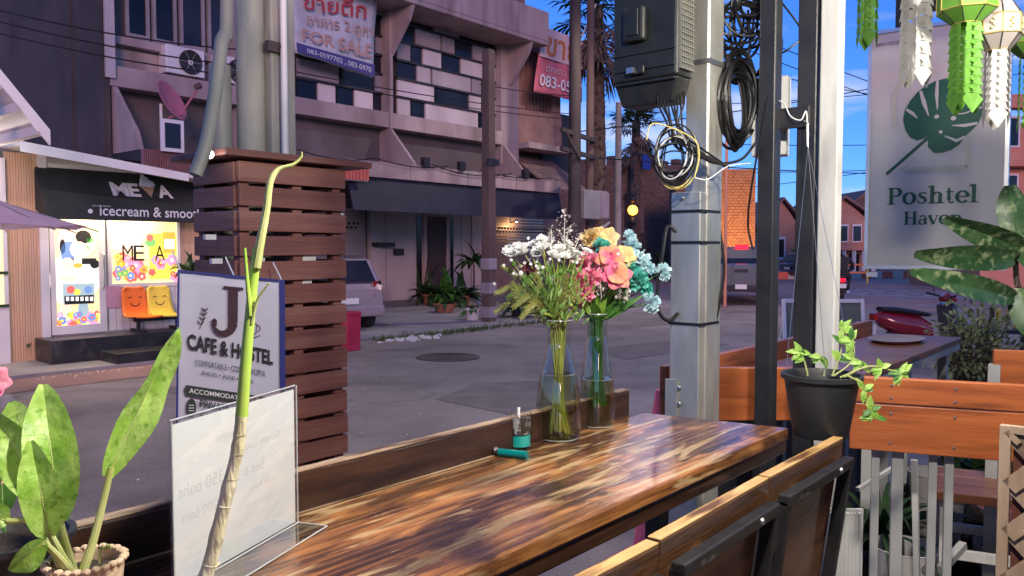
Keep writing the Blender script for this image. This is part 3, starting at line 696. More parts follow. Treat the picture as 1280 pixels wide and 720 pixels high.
# satellite dish above the kiosk roof
p = atY(208, 160, 15.3); ds = thing('satellite_dish', 'tilted red satellite dish on the lower roof beside the dark side wall', 'dish', (p.x, 15.3, 3.56))
q = atY(210, 128, 15.3); nrm = (_R * .9 + V(0, 0, .42) + _F * -.12).normalized()
mat('dish_red', (.45, .14, .2), (.52, .18, .24), .6, scale=4)
MB().lathe([(0, .0), (.2, .02), (.36, .07), (.42, .1), (.4, .112), (.2, .04), (0, .015)], q, 24, axis=nrm).build('dish', M['dish_red'], ds)
MB().tube([(p.x - .1, 15.3, 3.56), (p.x - .1, 15.3, q.z - .05)], .03).build('mast', M['pvc_white'], ds)
l = q + nrm * .75
MB().tube([q + Vector((0, 0, -.3)), q + nrm * .3 + Vector((0, 0, -.35)), l], .022).build('arm', M['dish_red'], ds)
MB().lathe([(.0, 0), (.06, 0), (.06, .12), (0, .12)], l, 10, axis=-nrm).build('receiver', M['pole_brown'], ds)
# small roof of corrugated sheet behind the kiosk, and white notices on it
c0, c1 = atY(176, 190, 14.8), atY(262, 190, 14.8)
MB().box(c0.x, c1.x, 14.7, 14.75, 2.9, 3.0)
b = MB(); n = 40
for i in range(n):
    x0_, x1_ = c0.x + (c1.x - c0.x) * i / n, c0.x + (c1.x - c0.x) * (i + .6) / n
    b.box(x0_, x1_, 14.7, 14.76, 2.6, 3.55)
mat('sheet_red', (.2, .085, .085), (.26, .12, .115), .6, scale=3)
fs = thing('corrugated_fence', 'dark red corrugated metal sheet below the satellite dish', 'metal sheet', ((c0.x + c1.x) / 2, 14.76, 2.6))
b.build('rib', M['sheet_red'], fs); MB().box(c0.x, c1.x, 14.76, 14.8, 2.6, 3.53).build('backing', M['sheet_red'], fs)
q0 = atY(214, 170, 14.66)
nb = thing('notice_board', 'small white framed notice board leaning below the dish', 'notice board', (q0.x, 14.64, q0.z - .3))
MB().box(q0.x - .22, q0.x + .22, 14.6, 14.64, q0.z - .3, q0.z + .3).build('frame', M['white_paint'], nb)
MB().box(q0.x - .15, q0.x + .15, 14.59, 14.6, q0.z - .23, q0.z + .23).build('face', M['window_dark'], nb)

# ================================================================== unfinished brick building next door
Bx0, Bx1 = xe + .05, atY(708, 180, YF).x
B = thing('brick_building', 'unfinished pink brick building with dark openings beside the shophouse', 'building', ((Bx0 + Bx1) / 2, 20, 0))
mat('pink_brick', (.26, .15, .125), (.34, .2, .165), .9, scale=2, bump=.3, c3=(.18, .1, .085), s3=1.5)
zf = atY(665, 180, YF).z
MB().box(Bx0, Bx1, 16.2, 26, zf + .003, zf + 1.1).box(Bx0, Bx1, 16.9, 26, 3.3, zf).box(Bx0, Bx0 + .5, 16.25, 17, zf + 1.1, 9.6).box(Bx1 - .5, Bx1, 16.25, 17, zf + 1.1, 8.4).box(Bx0, Bx1, 16.3, 26, zf + 3.0, zf + 3.5).build('wall', M['pink_brick'], B)
MB().box(Bx0, Bx1, 18.4, 18.5, zf + 1.1, 9.0).build('back_wall', M['brick_dark'], B)
MB().box(Bx0 + .02, Bx1 + .1, 15.7, 16.4, zf - .18, zf).build('ledge', M['facade_paint'], B)
MB().box(Bx0, Bx1, 18.62, 26, 0, 3.4).build('ground_wall', M['brick_dark'], B)
b = MB()
for i in range(9):
    x = Bx0 + .5 + (Bx1 - Bx0 - 1) * i / 8; b.box(x - .05, x + .05, 16.4, 16.5, zf + 1.1, zf + 3.0)
b.build('baluster', M['pink_brick'], B)
MB().prism([(Bx0 + .3, 15.0, 3.5), (Bx1, 15.0, 3.5), (Bx1, 16.9, zf - .2), (Bx0 + .3, 16.9, zf - .2)], (0, 0, .06)).build('lean_to_roof', M['roof_tile'], B)
MB().box(Bx1 - .6, Bx1 + 1.2, 16.6, 16.65, zf - .9, zf + 1.3).build('black_panel', M['frame_black'], B)

# banners
def banner(name, corners, m, label, cat='banner', sag=.05, n=14, th=.012, dirn=(0, -1, 0), wr=.03):
    tl, tr, bl, br = map(Vector, corners); dn = Vector(dirn); c = (bl + br) / 2
    t = thing(name, label, cat, c); vs = []; fs = []
    for j in range(n + 1):
        for i in range(n + 1):
            u, v = i / n, j / n; p = tl.lerp(tr, u).lerp(bl.lerp(br, u), v)
            p = p + dn * (wr * math.sin(u * 9 + v * 5) + wr * .7 * math.sin(u * 23 - v * 11)) * (.3 + .7 * math.sin(math.pi * u)) + Vector((0, 0, -sag * math.sin(math.pi * u) * (1 - v)))
            vs.append(p)
    for j in range(n):
        for i in range(n): a = j * (n + 1) + i; fs.append((a, a + 1, a + n + 2, a + n + 1))
    o = MB().add(vs, fs, True).build('cloth', m, t, smooth_angle=80)
    s = o.modifiers.new('thick', 'SOLIDIFY'); s.thickness = th; s.offset = 0
    return t, (tl, tr, bl, br)
YB = 15.75
tb, cs = banner('sale_banner', [atY(360, -22, YB), atY(472, -12, YB), atY(369, 66, YB), atY(465, 97, YB)], M['banner_cloth'], 'large white for sale banner with red lettering and blue strip on the shophouse', wr=.05)
def on_quad(cs, u, v, off=Vector((0, -.09, 0))): tl, tr, bl, br = cs; return tl.lerp(tr, u).lerp(bl.lerp(br, u), v) + off
def banner_text(t, cs, txt, u0, u1, v0, v1, m, name='lettering', bold=.0, off=Vector((0, -.09, 0))):   # text bent onto the banner
    vs, fs = text_shape(txt, 1.0, bold)
    if not vs: return
    x0, x1 = min(v.x for v in vs), max(v.x for v in vs); y0, y1 = min(v.y for v in vs), max(v.y for v in vs)
    P = [on_quad(cs, u0 + (u1 - u0) * (v.x - x0) / (x1 - x0), v1 + (v0 - v1) * (v.y - y0) / (y1 - y0), off) for v in vs]
    for g in word_groups(vs, fs, .2):
        ids = sorted({i for f in g for i in f}); mp_ = {i: k for k, i in enumerate(ids)}
        MB().add([P[i] for i in ids], [tuple(mp_[i] for i in f) for f in g]).build(name, m, t)
banner_text(tb, cs, 'ขายตึก', .12, .85, .14, .36, M['ink_red'], bold=.012)
banner_text(tb, cs, 'อาคาร 2 คูหา', .14, .95, .42, .6, M['ink_tan'], bold=.012)
banner_text(tb, cs, 'FOR SALE', .08, .95, .64, .8, M['ink_tan'], bold=.02)
P = [on_quad(cs, u, v, Vector((0, -.085, 0))) for u, v in ((0.0, .86), (1, .86), (1, .995), (0, .995))]
MB().poly(P).build('blue_strip', M['ink_navy'], tb)
banner_text(tb, cs, '083-0597702 , 083-0970', .12, .95, .9, .97, M['print_white'], off=Vector((0, -.095, 0)))
YP = 15.6
tp, cp_ = banner('sale_banner', [atY(677, 33, YP), atY(727, 52, YP), atY(667, 114, YP), atY(727, 128, YP)], M['banner_pink'], 'hanging pink sale banner beside the dark utility pole', wr=.03)
P = [on_quad(cp_, u, v, Vector((0, -.06, 0))) for u, v in ((0, .0), (1, .0), (1, .46), (0, .46))]
MB().poly(P).build('pale_half', M['banner_pale'], tp)
banner_text(tp, cp_, 'ขาย', .12, .86, .12, .42, M['ink_orange'], bold=.02, off=Vector((0, -.07, 0)))
banner_text(tp, cp_, 'ตึกแถว 3 ชั้น', .16, .95, .54, .66, M['banner_pale'], off=Vector((0, -.07, 0)))
banner_text(tp, cp_, '083-0597', .06, .97, .72, .9, M['print_white'], bold=.015, off=Vector((0, -.07, 0)))
MB().tube([atY(727, 46, YP), atY(745, 5, YP - .1)], .03).build('banner_pole', M['pvc_white'], tp)
# ================================================================== ice cream kiosk
KY = 13.0
K = thing('ice_cream_kiosk', 'small white kiosk with black awning and brightly lit window', 'kiosk', (5.6, KY + .8, 0))
kx0 = atY(57, 300, KY).x; kx1 = atY(262, 300, KY).x; kz0 = .42
MB().box(kx0 - .02, kx1, KY + 2.2, KY + 2.3, kz0, 3.0).box(kx0 - .02, kx1, KY + .02, KY + 2.2, kz0 - .12, kz0 - .002).box(kx1 - .06, kx1, KY + .02, KY + 2.2, kz0, 3.0).build('back_wall', M['white_paint'], K)
# timber clad end wall, one strip at a time
sx = atY(8, 300, KY - .02).x
nst = 12
for i in range(nst):
    a_ = sx + (kx0 - .1 - sx) * i / nst; b_ = sx + (kx0 - .1 - sx) * (i + 1) / nst
    MB().box(a_ + .002, b_ - .002, KY - .03 + .003 * (i % 2), KY + .03, .05, 3.1).build('cladding_strip', M['wood_panel'], K)
MB().box(kx0 - .1, kx0 + .02, KY - .07, KY + .05, .3, 3.15).build('corner_post', M['white_paint'], K, bevel=.008)
# roof with white fascia falling to the right
fa, fb = atY(26, 176, 12.1), atY(236, 217, 12.1)
MB().hexa([(fa.x, 12.1, fa.z - .14), (fb.x, 12.1, fb.z - .12), (fb.x, 12.14, fb.z - .12), (fa.x, 12.14, fa.z - .14), (fa.x, 12.1, fa.z), (fb.x, 12.1, fb.z), (fb.x, 12.14, fb.z), (fa.x, 12.14, fa.z)]).build('fascia', M['white_paint'], K)
MB().hexa([(fa.x, 12.142, fa.z - .06), (fb.x + .6, 12.142, fb.z - .12), (fb.x + .6, 15.4, fb.z + .0), (fa.x, 15.4, fa.z + .1), (fa.x, 12.142, fa.z - .01), (fb.x + .6, 12.142, fb.z - .06), (fb.x + .6, 15.4, fb.z + .06), (fa.x, 15.4, fa.z + .16)]).build('roof', M['roof_white'], K)
MB().box(kx0 - .02, kx1, KY - .04, KY + .02, 2.74, 2.98).build('header', M['white_paint'], K)
# awning
ax0, ax1 = atY(57, 273, 12.55).x, kx1 + .3
AY = 12.55; zt, zv, zbm = atY(150, 216, KY).z, atY(150, 256, AY).z, atY(150, 276, AY).z
aw = MB().hexa([(ax0, AY, zv), (ax1, AY, zv), (ax1, AY + .02, zv - .01), (ax0, AY + .02, zv - .01), (ax0 + .02, KY - .06, zt), (ax1, KY - .06, zt), (ax1, KY - .042, zt - .02), (ax0 + .02, KY - .042, zt - .02)]).build('awning', M['awning_black'], K)
MB().box(ax0, ax1, AY - .015, AY - .002, zbm, zv + .005).build('valance', M['awning_black'], K)
MB().prism([(ax0 + .002, AY + .02, zbm), (ax0 + .002, AY + .02, zv - .02), (ax0 + .002, KY - .06, zt - .03), (ax0 + .002, KY - .06, zbm + .15)], (.012, 0, 0)).build('awning_cheek', M['awning_black'], K)
# awning lettering
dn = Vector((0, AY - (KY - .06), zv - zt)).normalized(); up = -dn; nn = Vector((1, 0, 0)).cross(up) * 1.0
def aw_pt(px, py, off=.012):
    n = Vector((1, 0, 0)).cross(up).normalized(); p0 = Vector((0, AY, zv)); d = ray(px, py)
    return CAM + d * ((p0 - CAM).dot(n) / d.dot(n)) + n * (off if n.y < 0 else -off)
for ch, p_, w_ in (('M', 152, .26), ('E', 170, .17), ('A', 208, .24)):
    b = MB(); put_text(b, ch, aw_pt(p_, 246 + (p_ - 152) * .05, .02), (1, 0, 0), up, w=w_, h=.27, bold=.035); b.build('letter', M['print_white'], K)
b = MB(); o_ = aw_pt(189, 249, .02)
b.prism([o_ + up * .02, o_ + Vector((-.11, 0, 0)) + up * .24, o_ + Vector((.11, 0, 0)) + up * .24], (0, -.012, .004)); b.build('cone_print', M['wood_weathered'], K)
b = MB(); b.ball(o_ + up * .28 + Vector((0, -.02, 0)), .13, 12, 8, (1, .2, .6)); b.ball(o_ + up * .36 + Vector((-.02, -.02, 0)), .08, 12, 8, (1, .25, .8)); b.ball(o_ + up * .44 + Vector((-.03, -.02, 0)), .035, 8, 6, (1, .3, 1.4))
mat('print_sky', (.4, .5, .62), (.6, .65, .72), .6, scale=6); b.build('ice_cream_print', M['print_sky'], K)
b = MB(); v0, v1 = atY(123, 268, AY - .02), atY(262, 273, AY - .02)
put_text(b, 'icecream & smoothie', ((v0.x + v1.x) / 2 + .02, AY - .022, zbm + .07), (1, 0, 0), (0, 0, 1), w=(v1.x - v0.x), h=.16, bold=.01)
q = atY(113, 263, AY - .02); b.ball((q.x, AY - .02, zbm + .13), .035, 10, 6, (1, .1, 1))
q = atY(127, 256, AY - .02); put_text(b, 'yum fresh cups soft', (q.x, AY - .022, zv - .045), (1, 0, 0), (0, 0, 1), h=.03)
b.build('valance_lettering', M['print_white'], K)
# door
d0, d1 = atY(62, 350, KY).x, atY(131, 350, KY).x; w0, w1 = atY(134, 330, KY).x, atY(224, 330, KY).x
dz0, dz1 = kz0, 2.55; wz0 = atY(180, 358, KY).z
D_ = MB().box(d0, d0 + .07, KY - .05, KY, dz0, dz1).box(d1 - .1, d1, KY - .05, KY, dz0, dz1).box(d0 + .07, d1 - .1, KY - .05, KY, dz0, dz0 + .13).box(d0 + .07, d1 - .1, KY - .05, KY, dz1 - .08, dz1).build('door', M['white_paint'], K)
mat('lit_pane', (.8, .7, .42), (.85, .78, .55), .5, scale=1.5, emit=(1, .72, .26), estr=.42)
mat('lit_pane_white', (.72, .66, .46), (.76, .66, .36), .5, scale=2, emit=(1, .78, .34), estr=.42)
MB().box(d0 + .07, d1 - .1, KY - .022, KY - .012, dz0 + .13, dz1 - .08).build('pane', M['lit_pane_white'], D_)
MB().tube([(d1 - .05, KY - .06, 1.1), (d1 - .05, KY - .11, 1.14), (d1 - .05, KY - .11, 1.62), (d1 - .05, KY - .06, 1.66)], .014).build('handle', M['rim_metal'], D_)
# window
WN = MB().box(w0, w0 + .05, KY - .05, KY, wz0, dz1).box(w1 - .05, w1, KY - .05, KY, wz0, dz1).box(w0 + .05, w1 - .05, KY - .05, KY, wz0, wz0 + .06).box(w0 + .05, w1 - .05, KY - .05, KY, dz1 - .06, dz1).build('window', M['white_paint'], K)
MB().box(w0 + .05, w1 - .05, KY - .022, KY - .012, wz0 + .06, dz1 - .06).build('pane', M['lit_pane'], WN)
# wall under the window, corrugated
nr = 16
for i in range(nr):
    a_ = w0 + (kx1 - w0) * i / nr; MB().box(a_ + .004, a_ + (kx1 - w0) / nr - .004, KY - .03 + .006 * (i % 2), KY, kz0, wz0 - .004).build('wall_strip', M['white_paint'], K)
MB().box(w1 + .003, kx1, KY - .02, KY + .01, wz0, 2.73).build('front_wall', M['wood_panel'], K)
MB().box(d0, w1, KY - .04, KY + .005, dz1 + .002, 2.737).build('transom', M['white_paint'], K)
# coloured flower prints and notices stuck on the glass (lit from behind)
pc = {'r': (.8, .12, .1), 'o': (.85, .36, .05), 'y': (.85, .68, .08), 'p': (.8, .3, .45), 'g': (.15, .4, .12), 'b': (.15, .25, .5), 'w': (.85, .82, .75), 'k': (.03, .03, .03), 's': (.85, .6, .45), 't': (.3, .4, .42)}
for k_, c_ in pc.items(): mat('decal_' + k_, c_, rough=.5, emit=c_, estr=.5 if k_ not in 'k' else 0)
dec = {k_: MB() for k_ in pc}
random.seed(11)
def disc(kk, px, py, r, lay, sc=(1, 1), n=10):
    p = atY(px, py, KY - .022); y = KY - .024 - lay * .0016
    dec[kk].add([(p.x, y, p.z)] + [(p.x + r * sc[0] * math.cos(2 * math.pi * i / n), y, p.z + r * sc[1] * math.sin(2 * math.pi * i / n)) for i in range(n)], [(0, i + 1, (i + 1) % n + 1) for i in range(n)])
def rect(kk, px0, py0, px1, py1, lay):
    a, c = atY(px0, py0, KY - .022), atY(px1, py1, KY - .022); y = KY - .024 - lay * .0016
    dec[kk].add([(a.x, y, a.z), (c.x, y, a.z), (c.x, y, c.z), (a.x, y, c.z)], [(0, 1, 2, 3)])
def blossoms(px0, py0, px1, py1, n, rr, cols, lay):
    for i in range(n):
        x, y = random.uniform(px0, px1), random.uniform(py0, py1); r = random.uniform(*rr); kk = random.choice(cols); l = lay + i * .1
        for k in range(5):
            a = 6.28 * k / 5 + i; disc(kk, x + math.cos(a) * r * 62, y + math.sin(a) * r * 62, r * .62, l, n=7)
        disc(random.choice('yrw'), x, y, r * .45, l + .05, n=7)
rect('y', 186, 292, 221, 348, 1); rect('w', 140, 285, 176, 312, 1); rect('o', 203, 290, 219, 316, 2); rect('w', 205, 299, 218, 311, 3)
disc('w', 160, 298, .2, 2, (1.2, .8)); disc('g', 188, 303, .09, 2, (1, .8)); disc('r', 187, 297, .06, 3); disc('s', 158, 310, .1, 3)
blossoms(140, 320, 219, 346, 30, (.035, .075), 'rropyp', 4); blossoms(140, 334, 165, 349, 10, (.03, .05), 'bgr', 8)
blossoms(70, 392, 124, 410, 30, (.03, .055), 'rropygb', 4)
disc('s', 94, 304, .26, 2, (1, 1.05), 20); disc('k', 104, 296, .13, 3, (.9, .8)); disc('k', 78, 308, .07, 3, (.6, 1.6)); disc('b', 86, 316, .15, 3, (.8, 1.2)); disc('s', 98, 312, .13, 4)
rect('k', 80, 323, 120, 330, 4); disc('k', 118, 330, .07, 5); rect('w', 92, 322, 102, 330, 5); disc('s', 84, 330, .1, 5); disc('o', 97, 332, .05, 6, (1.4, .8))
disc('w', 83, 350, .3, 2, (.8, 1.3), 18); disc('w', 106, 348, .26, 2, (.9, 1.1), 18); disc('s', 86, 348, .1, 3, (1.3, .6))
rect('t', 78, 355, 118, 377, 6); rect('k', 80, 370, 117, 379, 7)
for i in range(6): rect('w', 82 + i * 6, 371, 86 + i * 6, 376, 8)
disc('r', 88, 362, .06, 7); disc('y', 96, 365, .05, 7); disc('b', 110, 362, .06, 7); disc('s', 82, 391, .13, 3, (.8, 1.3)); disc('t', 104, 390, .14, 3, (.6, 1.3)); disc('g', 112, 300, .05, 3); disc('g', 108, 310, .04, 3)
for k_, b_ in dec.items():
    if b_.v: b_.build('glass_print', M['decal_' + k_], WN)['kind'] = 'stuff'
for ch, p_ in (('M', 160), ('E', 174), ('A', 200)):
    b = MB(); q = atY(p_, 326, KY - .07); put_text(b, ch, (q.x, KY - .068, q.z), (1, 0, 0), (0, 0, 1), w=.17, h=.25, bold=.0); b.build('letter', M['print_black'], WN)
q = atY(142, 370, KY - .05); mat('poster_pink', (.55, .3, .42), rough=.6); MB().box(q.x - .12, q.x + .12, KY - .052, KY - .046, q.z - .18, q.z + .16).build('poster', M['poster_pink'], K)
# tube lamp tucked under the awning
tbl = MB().tube([(w0 - .6, KY - .2, 2.44), (w0 + .7, KY - .2, 2.44)], .014, 10).build('tube_lamp', M['bulb_white'], K)
tld = bpy.data.lights.new('tube_lamp_light', 'AREA'); tld.shape = 'RECTANGLE'; tld.size = 1.3; tld.size_y = .03; tld.energy = 16; tld.color = (1, .8, .5)
tlo = bpy.data.objects.new('tube_lamp_light', tld); COL.objects.link(tlo); tlo.parent = K; tlo.location = V(w0 + .05, KY - .2, 2.42) - K.location
# steps
st = thing('kiosk_steps', 'shiny black double step in front of the lit kiosk door', 'steps', (5.7, 12.2, 0))
MB().box(kx0 - .2, kx1 + .3, 12.35, KY - .04, .0, .4).build('upper_step', M['step_black'], st, bevel=.01)
MB().box(kx0 + .45, kx1 + .2, 11.75, 12.346, .0, .2).build('lower_step', M['step_black'], st, bevel=.01)
# moulded waiting seats on a beam
be = thing('waiting_bench', 'two moulded seats, orange and yellow with smiling faces, on a black beam', 'bench', (6.2, 12.75, .4))
bx0 = atY(166, 390, 12.75).x; bx1 = atY(226, 390, 12.75).x
zb_ = atY(190, 396, 12.75).z
MB().box(bx0, bx1, 12.7, 12.76, zb_ - .06, zb_).build('beam', M['frame_black'], be)
for x in (bx0 + .05, bx1 - .1): MB().box(x, x + .05, 12.5, 12.97, .4, .44).box(x, x + .05, 12.71, 12.75, .44, zb_ - .06).build('leg', M['frame_black'], be)
def seat(px, m, face):
    c = atY(px, 385, 12.72); x = c.x; z = zb_
    prof = [(-.34, .0), (-.3, .015), (-.1, -.0), (.06, -.005), (.13, .02), (.17, .1), (.2, .24), (.217, .36), (.228, .43), (.23, .455)]
    vs = []; n = 8
    for j, (yy, zz) in enumerate(prof):
        for i in range(n + 1):
            u = i / n * 2 - 1; w = (.2, .215, .22, .22, .215, .21, .2, .195, .175, .12)[j]; c2 = .02 * u * u
            vs.append((x + u * w, 12.685 + yy - (c2 if j > 3 else 0), z + .03 + zz + (c2 * .6 if j <= 4 else 0)))
    fs_ = [(j * (n + 1) + i, j * (n + 1) + i + 1, (j + 1) * (n + 1) + i + 1, (j + 1) * (n + 1) + i) for j in range(len(prof) - 1) for i in range(n)]
    o = MB().add(vs, fs_, True).build('seat', m, be, smooth_angle=60); s = o.modifiers.new('t', 'SOLIDIFY'); s.thickness = .02
    b = MB(); fo = (x, 12.852, z + .22); 
    stroke(b, arc(-.08, .08, .03, .025, 20, 160, 6), .012, fo, (1, 0, 0), (0, .05, 1)); stroke(b, arc(.08, .08, .03, .025, 20, 160, 6), .012, fo, (1, 0, 0), (0, .05, 1))
    stroke(b, arc(0, .03, .075, .07, 190, 350, 8), .014, fo, (1, 0, 0), (0, .05, 1))
    b.build('smile_print', M['print_black'], o)
seat(174, M['chair_orange'], 1); seat(205, M['chair_yellow'], 1)
# neighbouring stall on the left: gable roof, parasol, menu stand, white wall
rf = thing('stall_roof', 'white gable roof of the neighbouring stall with bare rafters', 'roof', (2.0, 9.2, 0))
r0, r1 = atY(61, 163, 9.5), atY(-40, 40, 9.5)
def rafter(y0, y1, th, m, nm, dz=0): 
    MB().hexa([(r1.x, y0, r1.z - th + dz), (r0.x, y0, r0.z - th + dz), (r0.x, y1, r0.z - th + dz), (r1.x, y1, r1.z - th + dz), (r1.x, y0, r1.z + dz), (r0.x, y0, r0.z + dz), (r0.x, y1, r0.z + dz), (r1.x, y1, r1.z + dz)]).build(nm, m, rf)
rafter(9.46, 9.5, .16, M['white_paint'], 'barge_board'); rafter(9.504, 11.6, .03, M['roof_white'], 'roof_sheet', -.01)
for k in range(4):
    u = .1 + .25 * k; xx = r0.x + (r1.x - r0.x) * u; zz = r0.z + (r1.z - r0.z) * u
    MB().box(xx - .04, xx + .04, 9.51, 11.6, zz - .14, zz - .045).build('purlin', M['roof_white'], rf)
for x_ in (r1.x + .1,):
    MB().box(x_, x_ + .08, 9.6, 9.68, 0, r1.z - .2).build('post', M['white_paint'], rf)
ub = atD(-18, 285, 8.6)
um = thing('parasol', 'lilac market parasol beside the ice cream kiosk', 'parasol', (ub.x, ub.y, 0))
rim = []; N8 = 8; rr_ = 1.08
b = MB(); top = V(ub.x, ub.y, ub.z + .36)
for k in range(N8):
    a0, a1 = 2 * math.pi * k / N8 + .3, 2 * math.pi * (k + 1) / N8 + .3; rows_ = []
    for j in range(5):
        t = j / 4; z = top.z - .36 * t ** .9 - .02 * math.sin(math.pi * t)
        rows_.append([(ub.x + rr_ * t * (math.cos(a0) * (1 - s) + math.cos(a1) * s), ub.y + rr_ * t * (math.sin(a0) * (1 - s) + math.sin(a1) * s), z + (.03 * math.sin(math.pi * s) if j == 4 else 0)) for s in (0, .5, 1)])
    vs = [p for r_ in rows_ for p in r_]
    MB().add(vs, [(j * 3 + i, j * 3 + i + 1, j * 3 + i + 4, j * 3 + i + 3) for j in range(4) for i in range(2)], True).build('canopy_panel', M['umbrella_lilac'], um)
    MB().tube([top - V(0, 0, .03), V(ub.x + rr_ * math.cos(a0), ub.y + rr_ * math.sin(a0), ub.z - .03)], .008, 5).build('rib', M['rim_metal'], um)
MB().tube([(ub.x, ub.y, 0), (ub.x, ub.y, top.z + .05)], .022).build('pole', M['rim_metal'], um)
MB().lathe([(0, .12), (.2, .1), (.26, 0), (0, 0)], (ub.x, ub.y, 0.002), 16).build('base', M['concrete'], um)
ms = atZ(12, 448, 0.02); 
mn = thing('menu_stand', 'tan wooden menu board standing at the kiosk corner', 'menu board', (ms.x, ms.y, 0))
mz1 = 1.7 - (389 - 312) / 1000 * (ms - CAM).dot(_F)
MB().slab((ms.x - .45, ms.y - .1), (ms.x + .2, ms.y + .02), .12, mz1, .04).build('board', M['menu_tan'], mn)
for k in range(3):
    for j in range(3):
        a = (ms.x - .4 + k * .2, ms.y - .1 - .006 + k * .037); MB().slab((a[0], a[1] - .004), (a[0] + .15, a[1] + .0237), .2 + j * .26, .4 + j * .26, .004).build('menu_card', M[('decal_w', 'menu_tan', 'chair_yellow')[(k + j) % 3]] if (k + j) % 3 != 2 else M['wood_weathered'], mn)
for k in (-.43, .15): MB().box(ms.x + k, ms.x + k + .04, ms.y - .02, ms.y + .3, .004, .13).build('foot', M['frame_black'], mn)
pwx = atY(9, 300, 12.9).x
wk = MB().box(pwx - 3, pwx, 12.9, 13.1, 0, 3.0).build('stall_wall', M['white_paint'], loc=(pwx - 1, 12.3, 0)); tag(wk, 'white stall wall with a lit opening beside the timber cladding', 'wall')
lw = MB().box(pwx - .9, pwx - .06, 12.89, 12.897, .9, 2.05).build('lit_opening', M['lit_pane_white'], wk)
for z_ in (.88, 1.35, 2.05): MB().box(pwx - .95, pwx - .01, 12.865, 12.888, z_, z_ + .04).build('opening_rail', M['leaf_dark'], wk)

# bulb under the neighbouring stall roof
sq = atY(-22, 215, 11.5)
SLp = thing('stall_lamp', 'bare bulb under the gable roof of the neighbouring stall', 'lamp', (sq.x - .1, 11.5, sq.z + .1))
MB().ball((sq.x - .1, 11.5, sq.z + .1), .04).build('bulb', M['bulb_white'], SLp); MB().tube([(sq.x - .1, 11.5, sq.z + .13), (sq.x - .1, 11.5, sq.z + .5)], .008).build('cord', M['cable_black'], SLp)
sd_ = bpy.data.lights.new('stall_lamp_light', 'POINT'); sd_.energy = 26; sd_.color = (1, .86, .7); sd_.shadow_soft_size = .05
so_ = bpy.data.objects.new('stall_lamp_light', sd_); COL.objects.link(so_); so_.parent = SLp; so_.location = (0, 0, -.06)
# ================================================================== poles, wires, palms
def pole(name, label, base, top_z, r0, r1, m, lean=(0, 0), square=False, cat='utility pole', group=None):
    t = thing(name, label, cat, (base[0], base[1], 0), group); b = MB(); x, y = base[0], base[1]; lx, ly = lean
    if square:
        b.hexa([(x - r0, y - r0, 0), (x + r0, y - r0, 0), (x + r0, y + r0, 0), (x - r0, y + r0, 0), (x + lx - r1, y + ly - r1, top_z), (x + lx + r1, y + ly - r1, top_z), (x + lx + r1, y + ly + r1, top_z), (x + lx - r1, y + ly + r1, top_z)])
    else: b.tube([(x + lx * k / 8, y + ly * k / 8, top_z * k / 8) for k in range(9)], [r0 + (r1 - r0) * k / 8 for k in range(9)], 12)
    b.build('shaft', m, t); return t
pb = atZ(611, 402, 0.05)
up_ = pole('utility_pole', 'weathered concrete pole with painted base in front of the shophouse', pb, 6.2, .125, .1, M['pole_brown'], square=True)
for k in range(3):
    MB().box(pb.x - .132, pb.x + .132, pb.y - .132, pb.y + .132, .15 + k * .55, .4 + k * .55).build('painted_band', M['panel_grey'], up_)
MB().box(pb.x - .2, pb.x + .2, pb.y - .14, pb.y - .126, 3.6, 3.75).build('clamp', M['frame_black'], up_)
pd = atY(718, 300, 13.4); p2_ = pole('utility_pole', 'dark timber utility pole with crossarms and grey cabinet', (pd.x, pd.y), 12, .19, .15, M['pole_dark'])
pe = atY(737, 300, 14.0); p3_ = pole('utility_pole', 'brown utility pole joined to the dark pole by crossarms', (pe.x, pe.y), 12, .13, .11, M['pole_brown'])
for zz in (atY(728, 172, 13.7).z, atY(728, 194, 13.7).z):
    MB().bar((pd.x - .9, pd.y - .2, zz), (pe.x + .1, pe.y - .15, zz), .1, .12).build('crossarm', M['pole_dark'], p2_)
MB().bar((pd.x - .7, pd.y - .2, atY(728, 174, 13.7).z), (pd.x, pd.y - .2, atY(728, 205, 13.7).z), .06, .06).build('brace', M['pole_dark'], p2_)
ca = atY(739, 257, 13.5)
MB().box(pd.x + .2, ca.x + .42, 13.2, 13.6, atY(739, 274, 13.3).z, atY(739, 238, 13.3).z).build('cabinet', M['cabinet_grey'], p2_, bevel=.02)
MB().box(ca.x + .05, ca.x + .44, 13.16, 13.2, atY(739, 272, 13.3).z, atY(739, 240, 13.3).z).build('cabinet_door', M['panel_grey'], p2_)
MB().bar((pd.x, 13.3, 1.7), (ca.x + .5, 13.2, atY(739, 277, 13.3).z), .06, .06).build('cabinet_bracket', M['steel_grey'], p2_)
pf = atD(772, 330, 33); p4_ = pole('utility_pole', 'slim grey concrete pole between the two palm trees', pf, atD(772, 130, 33).z, .16, .12, M['pole_concrete'])
pg = atD(907, 300, 24); p5_ = pole('flag_pole', 'thin rusty pole standing behind the pickup truck', (pg.x, pg.y), 7.5, .05, .04, M['house_orange'], cat='pole')
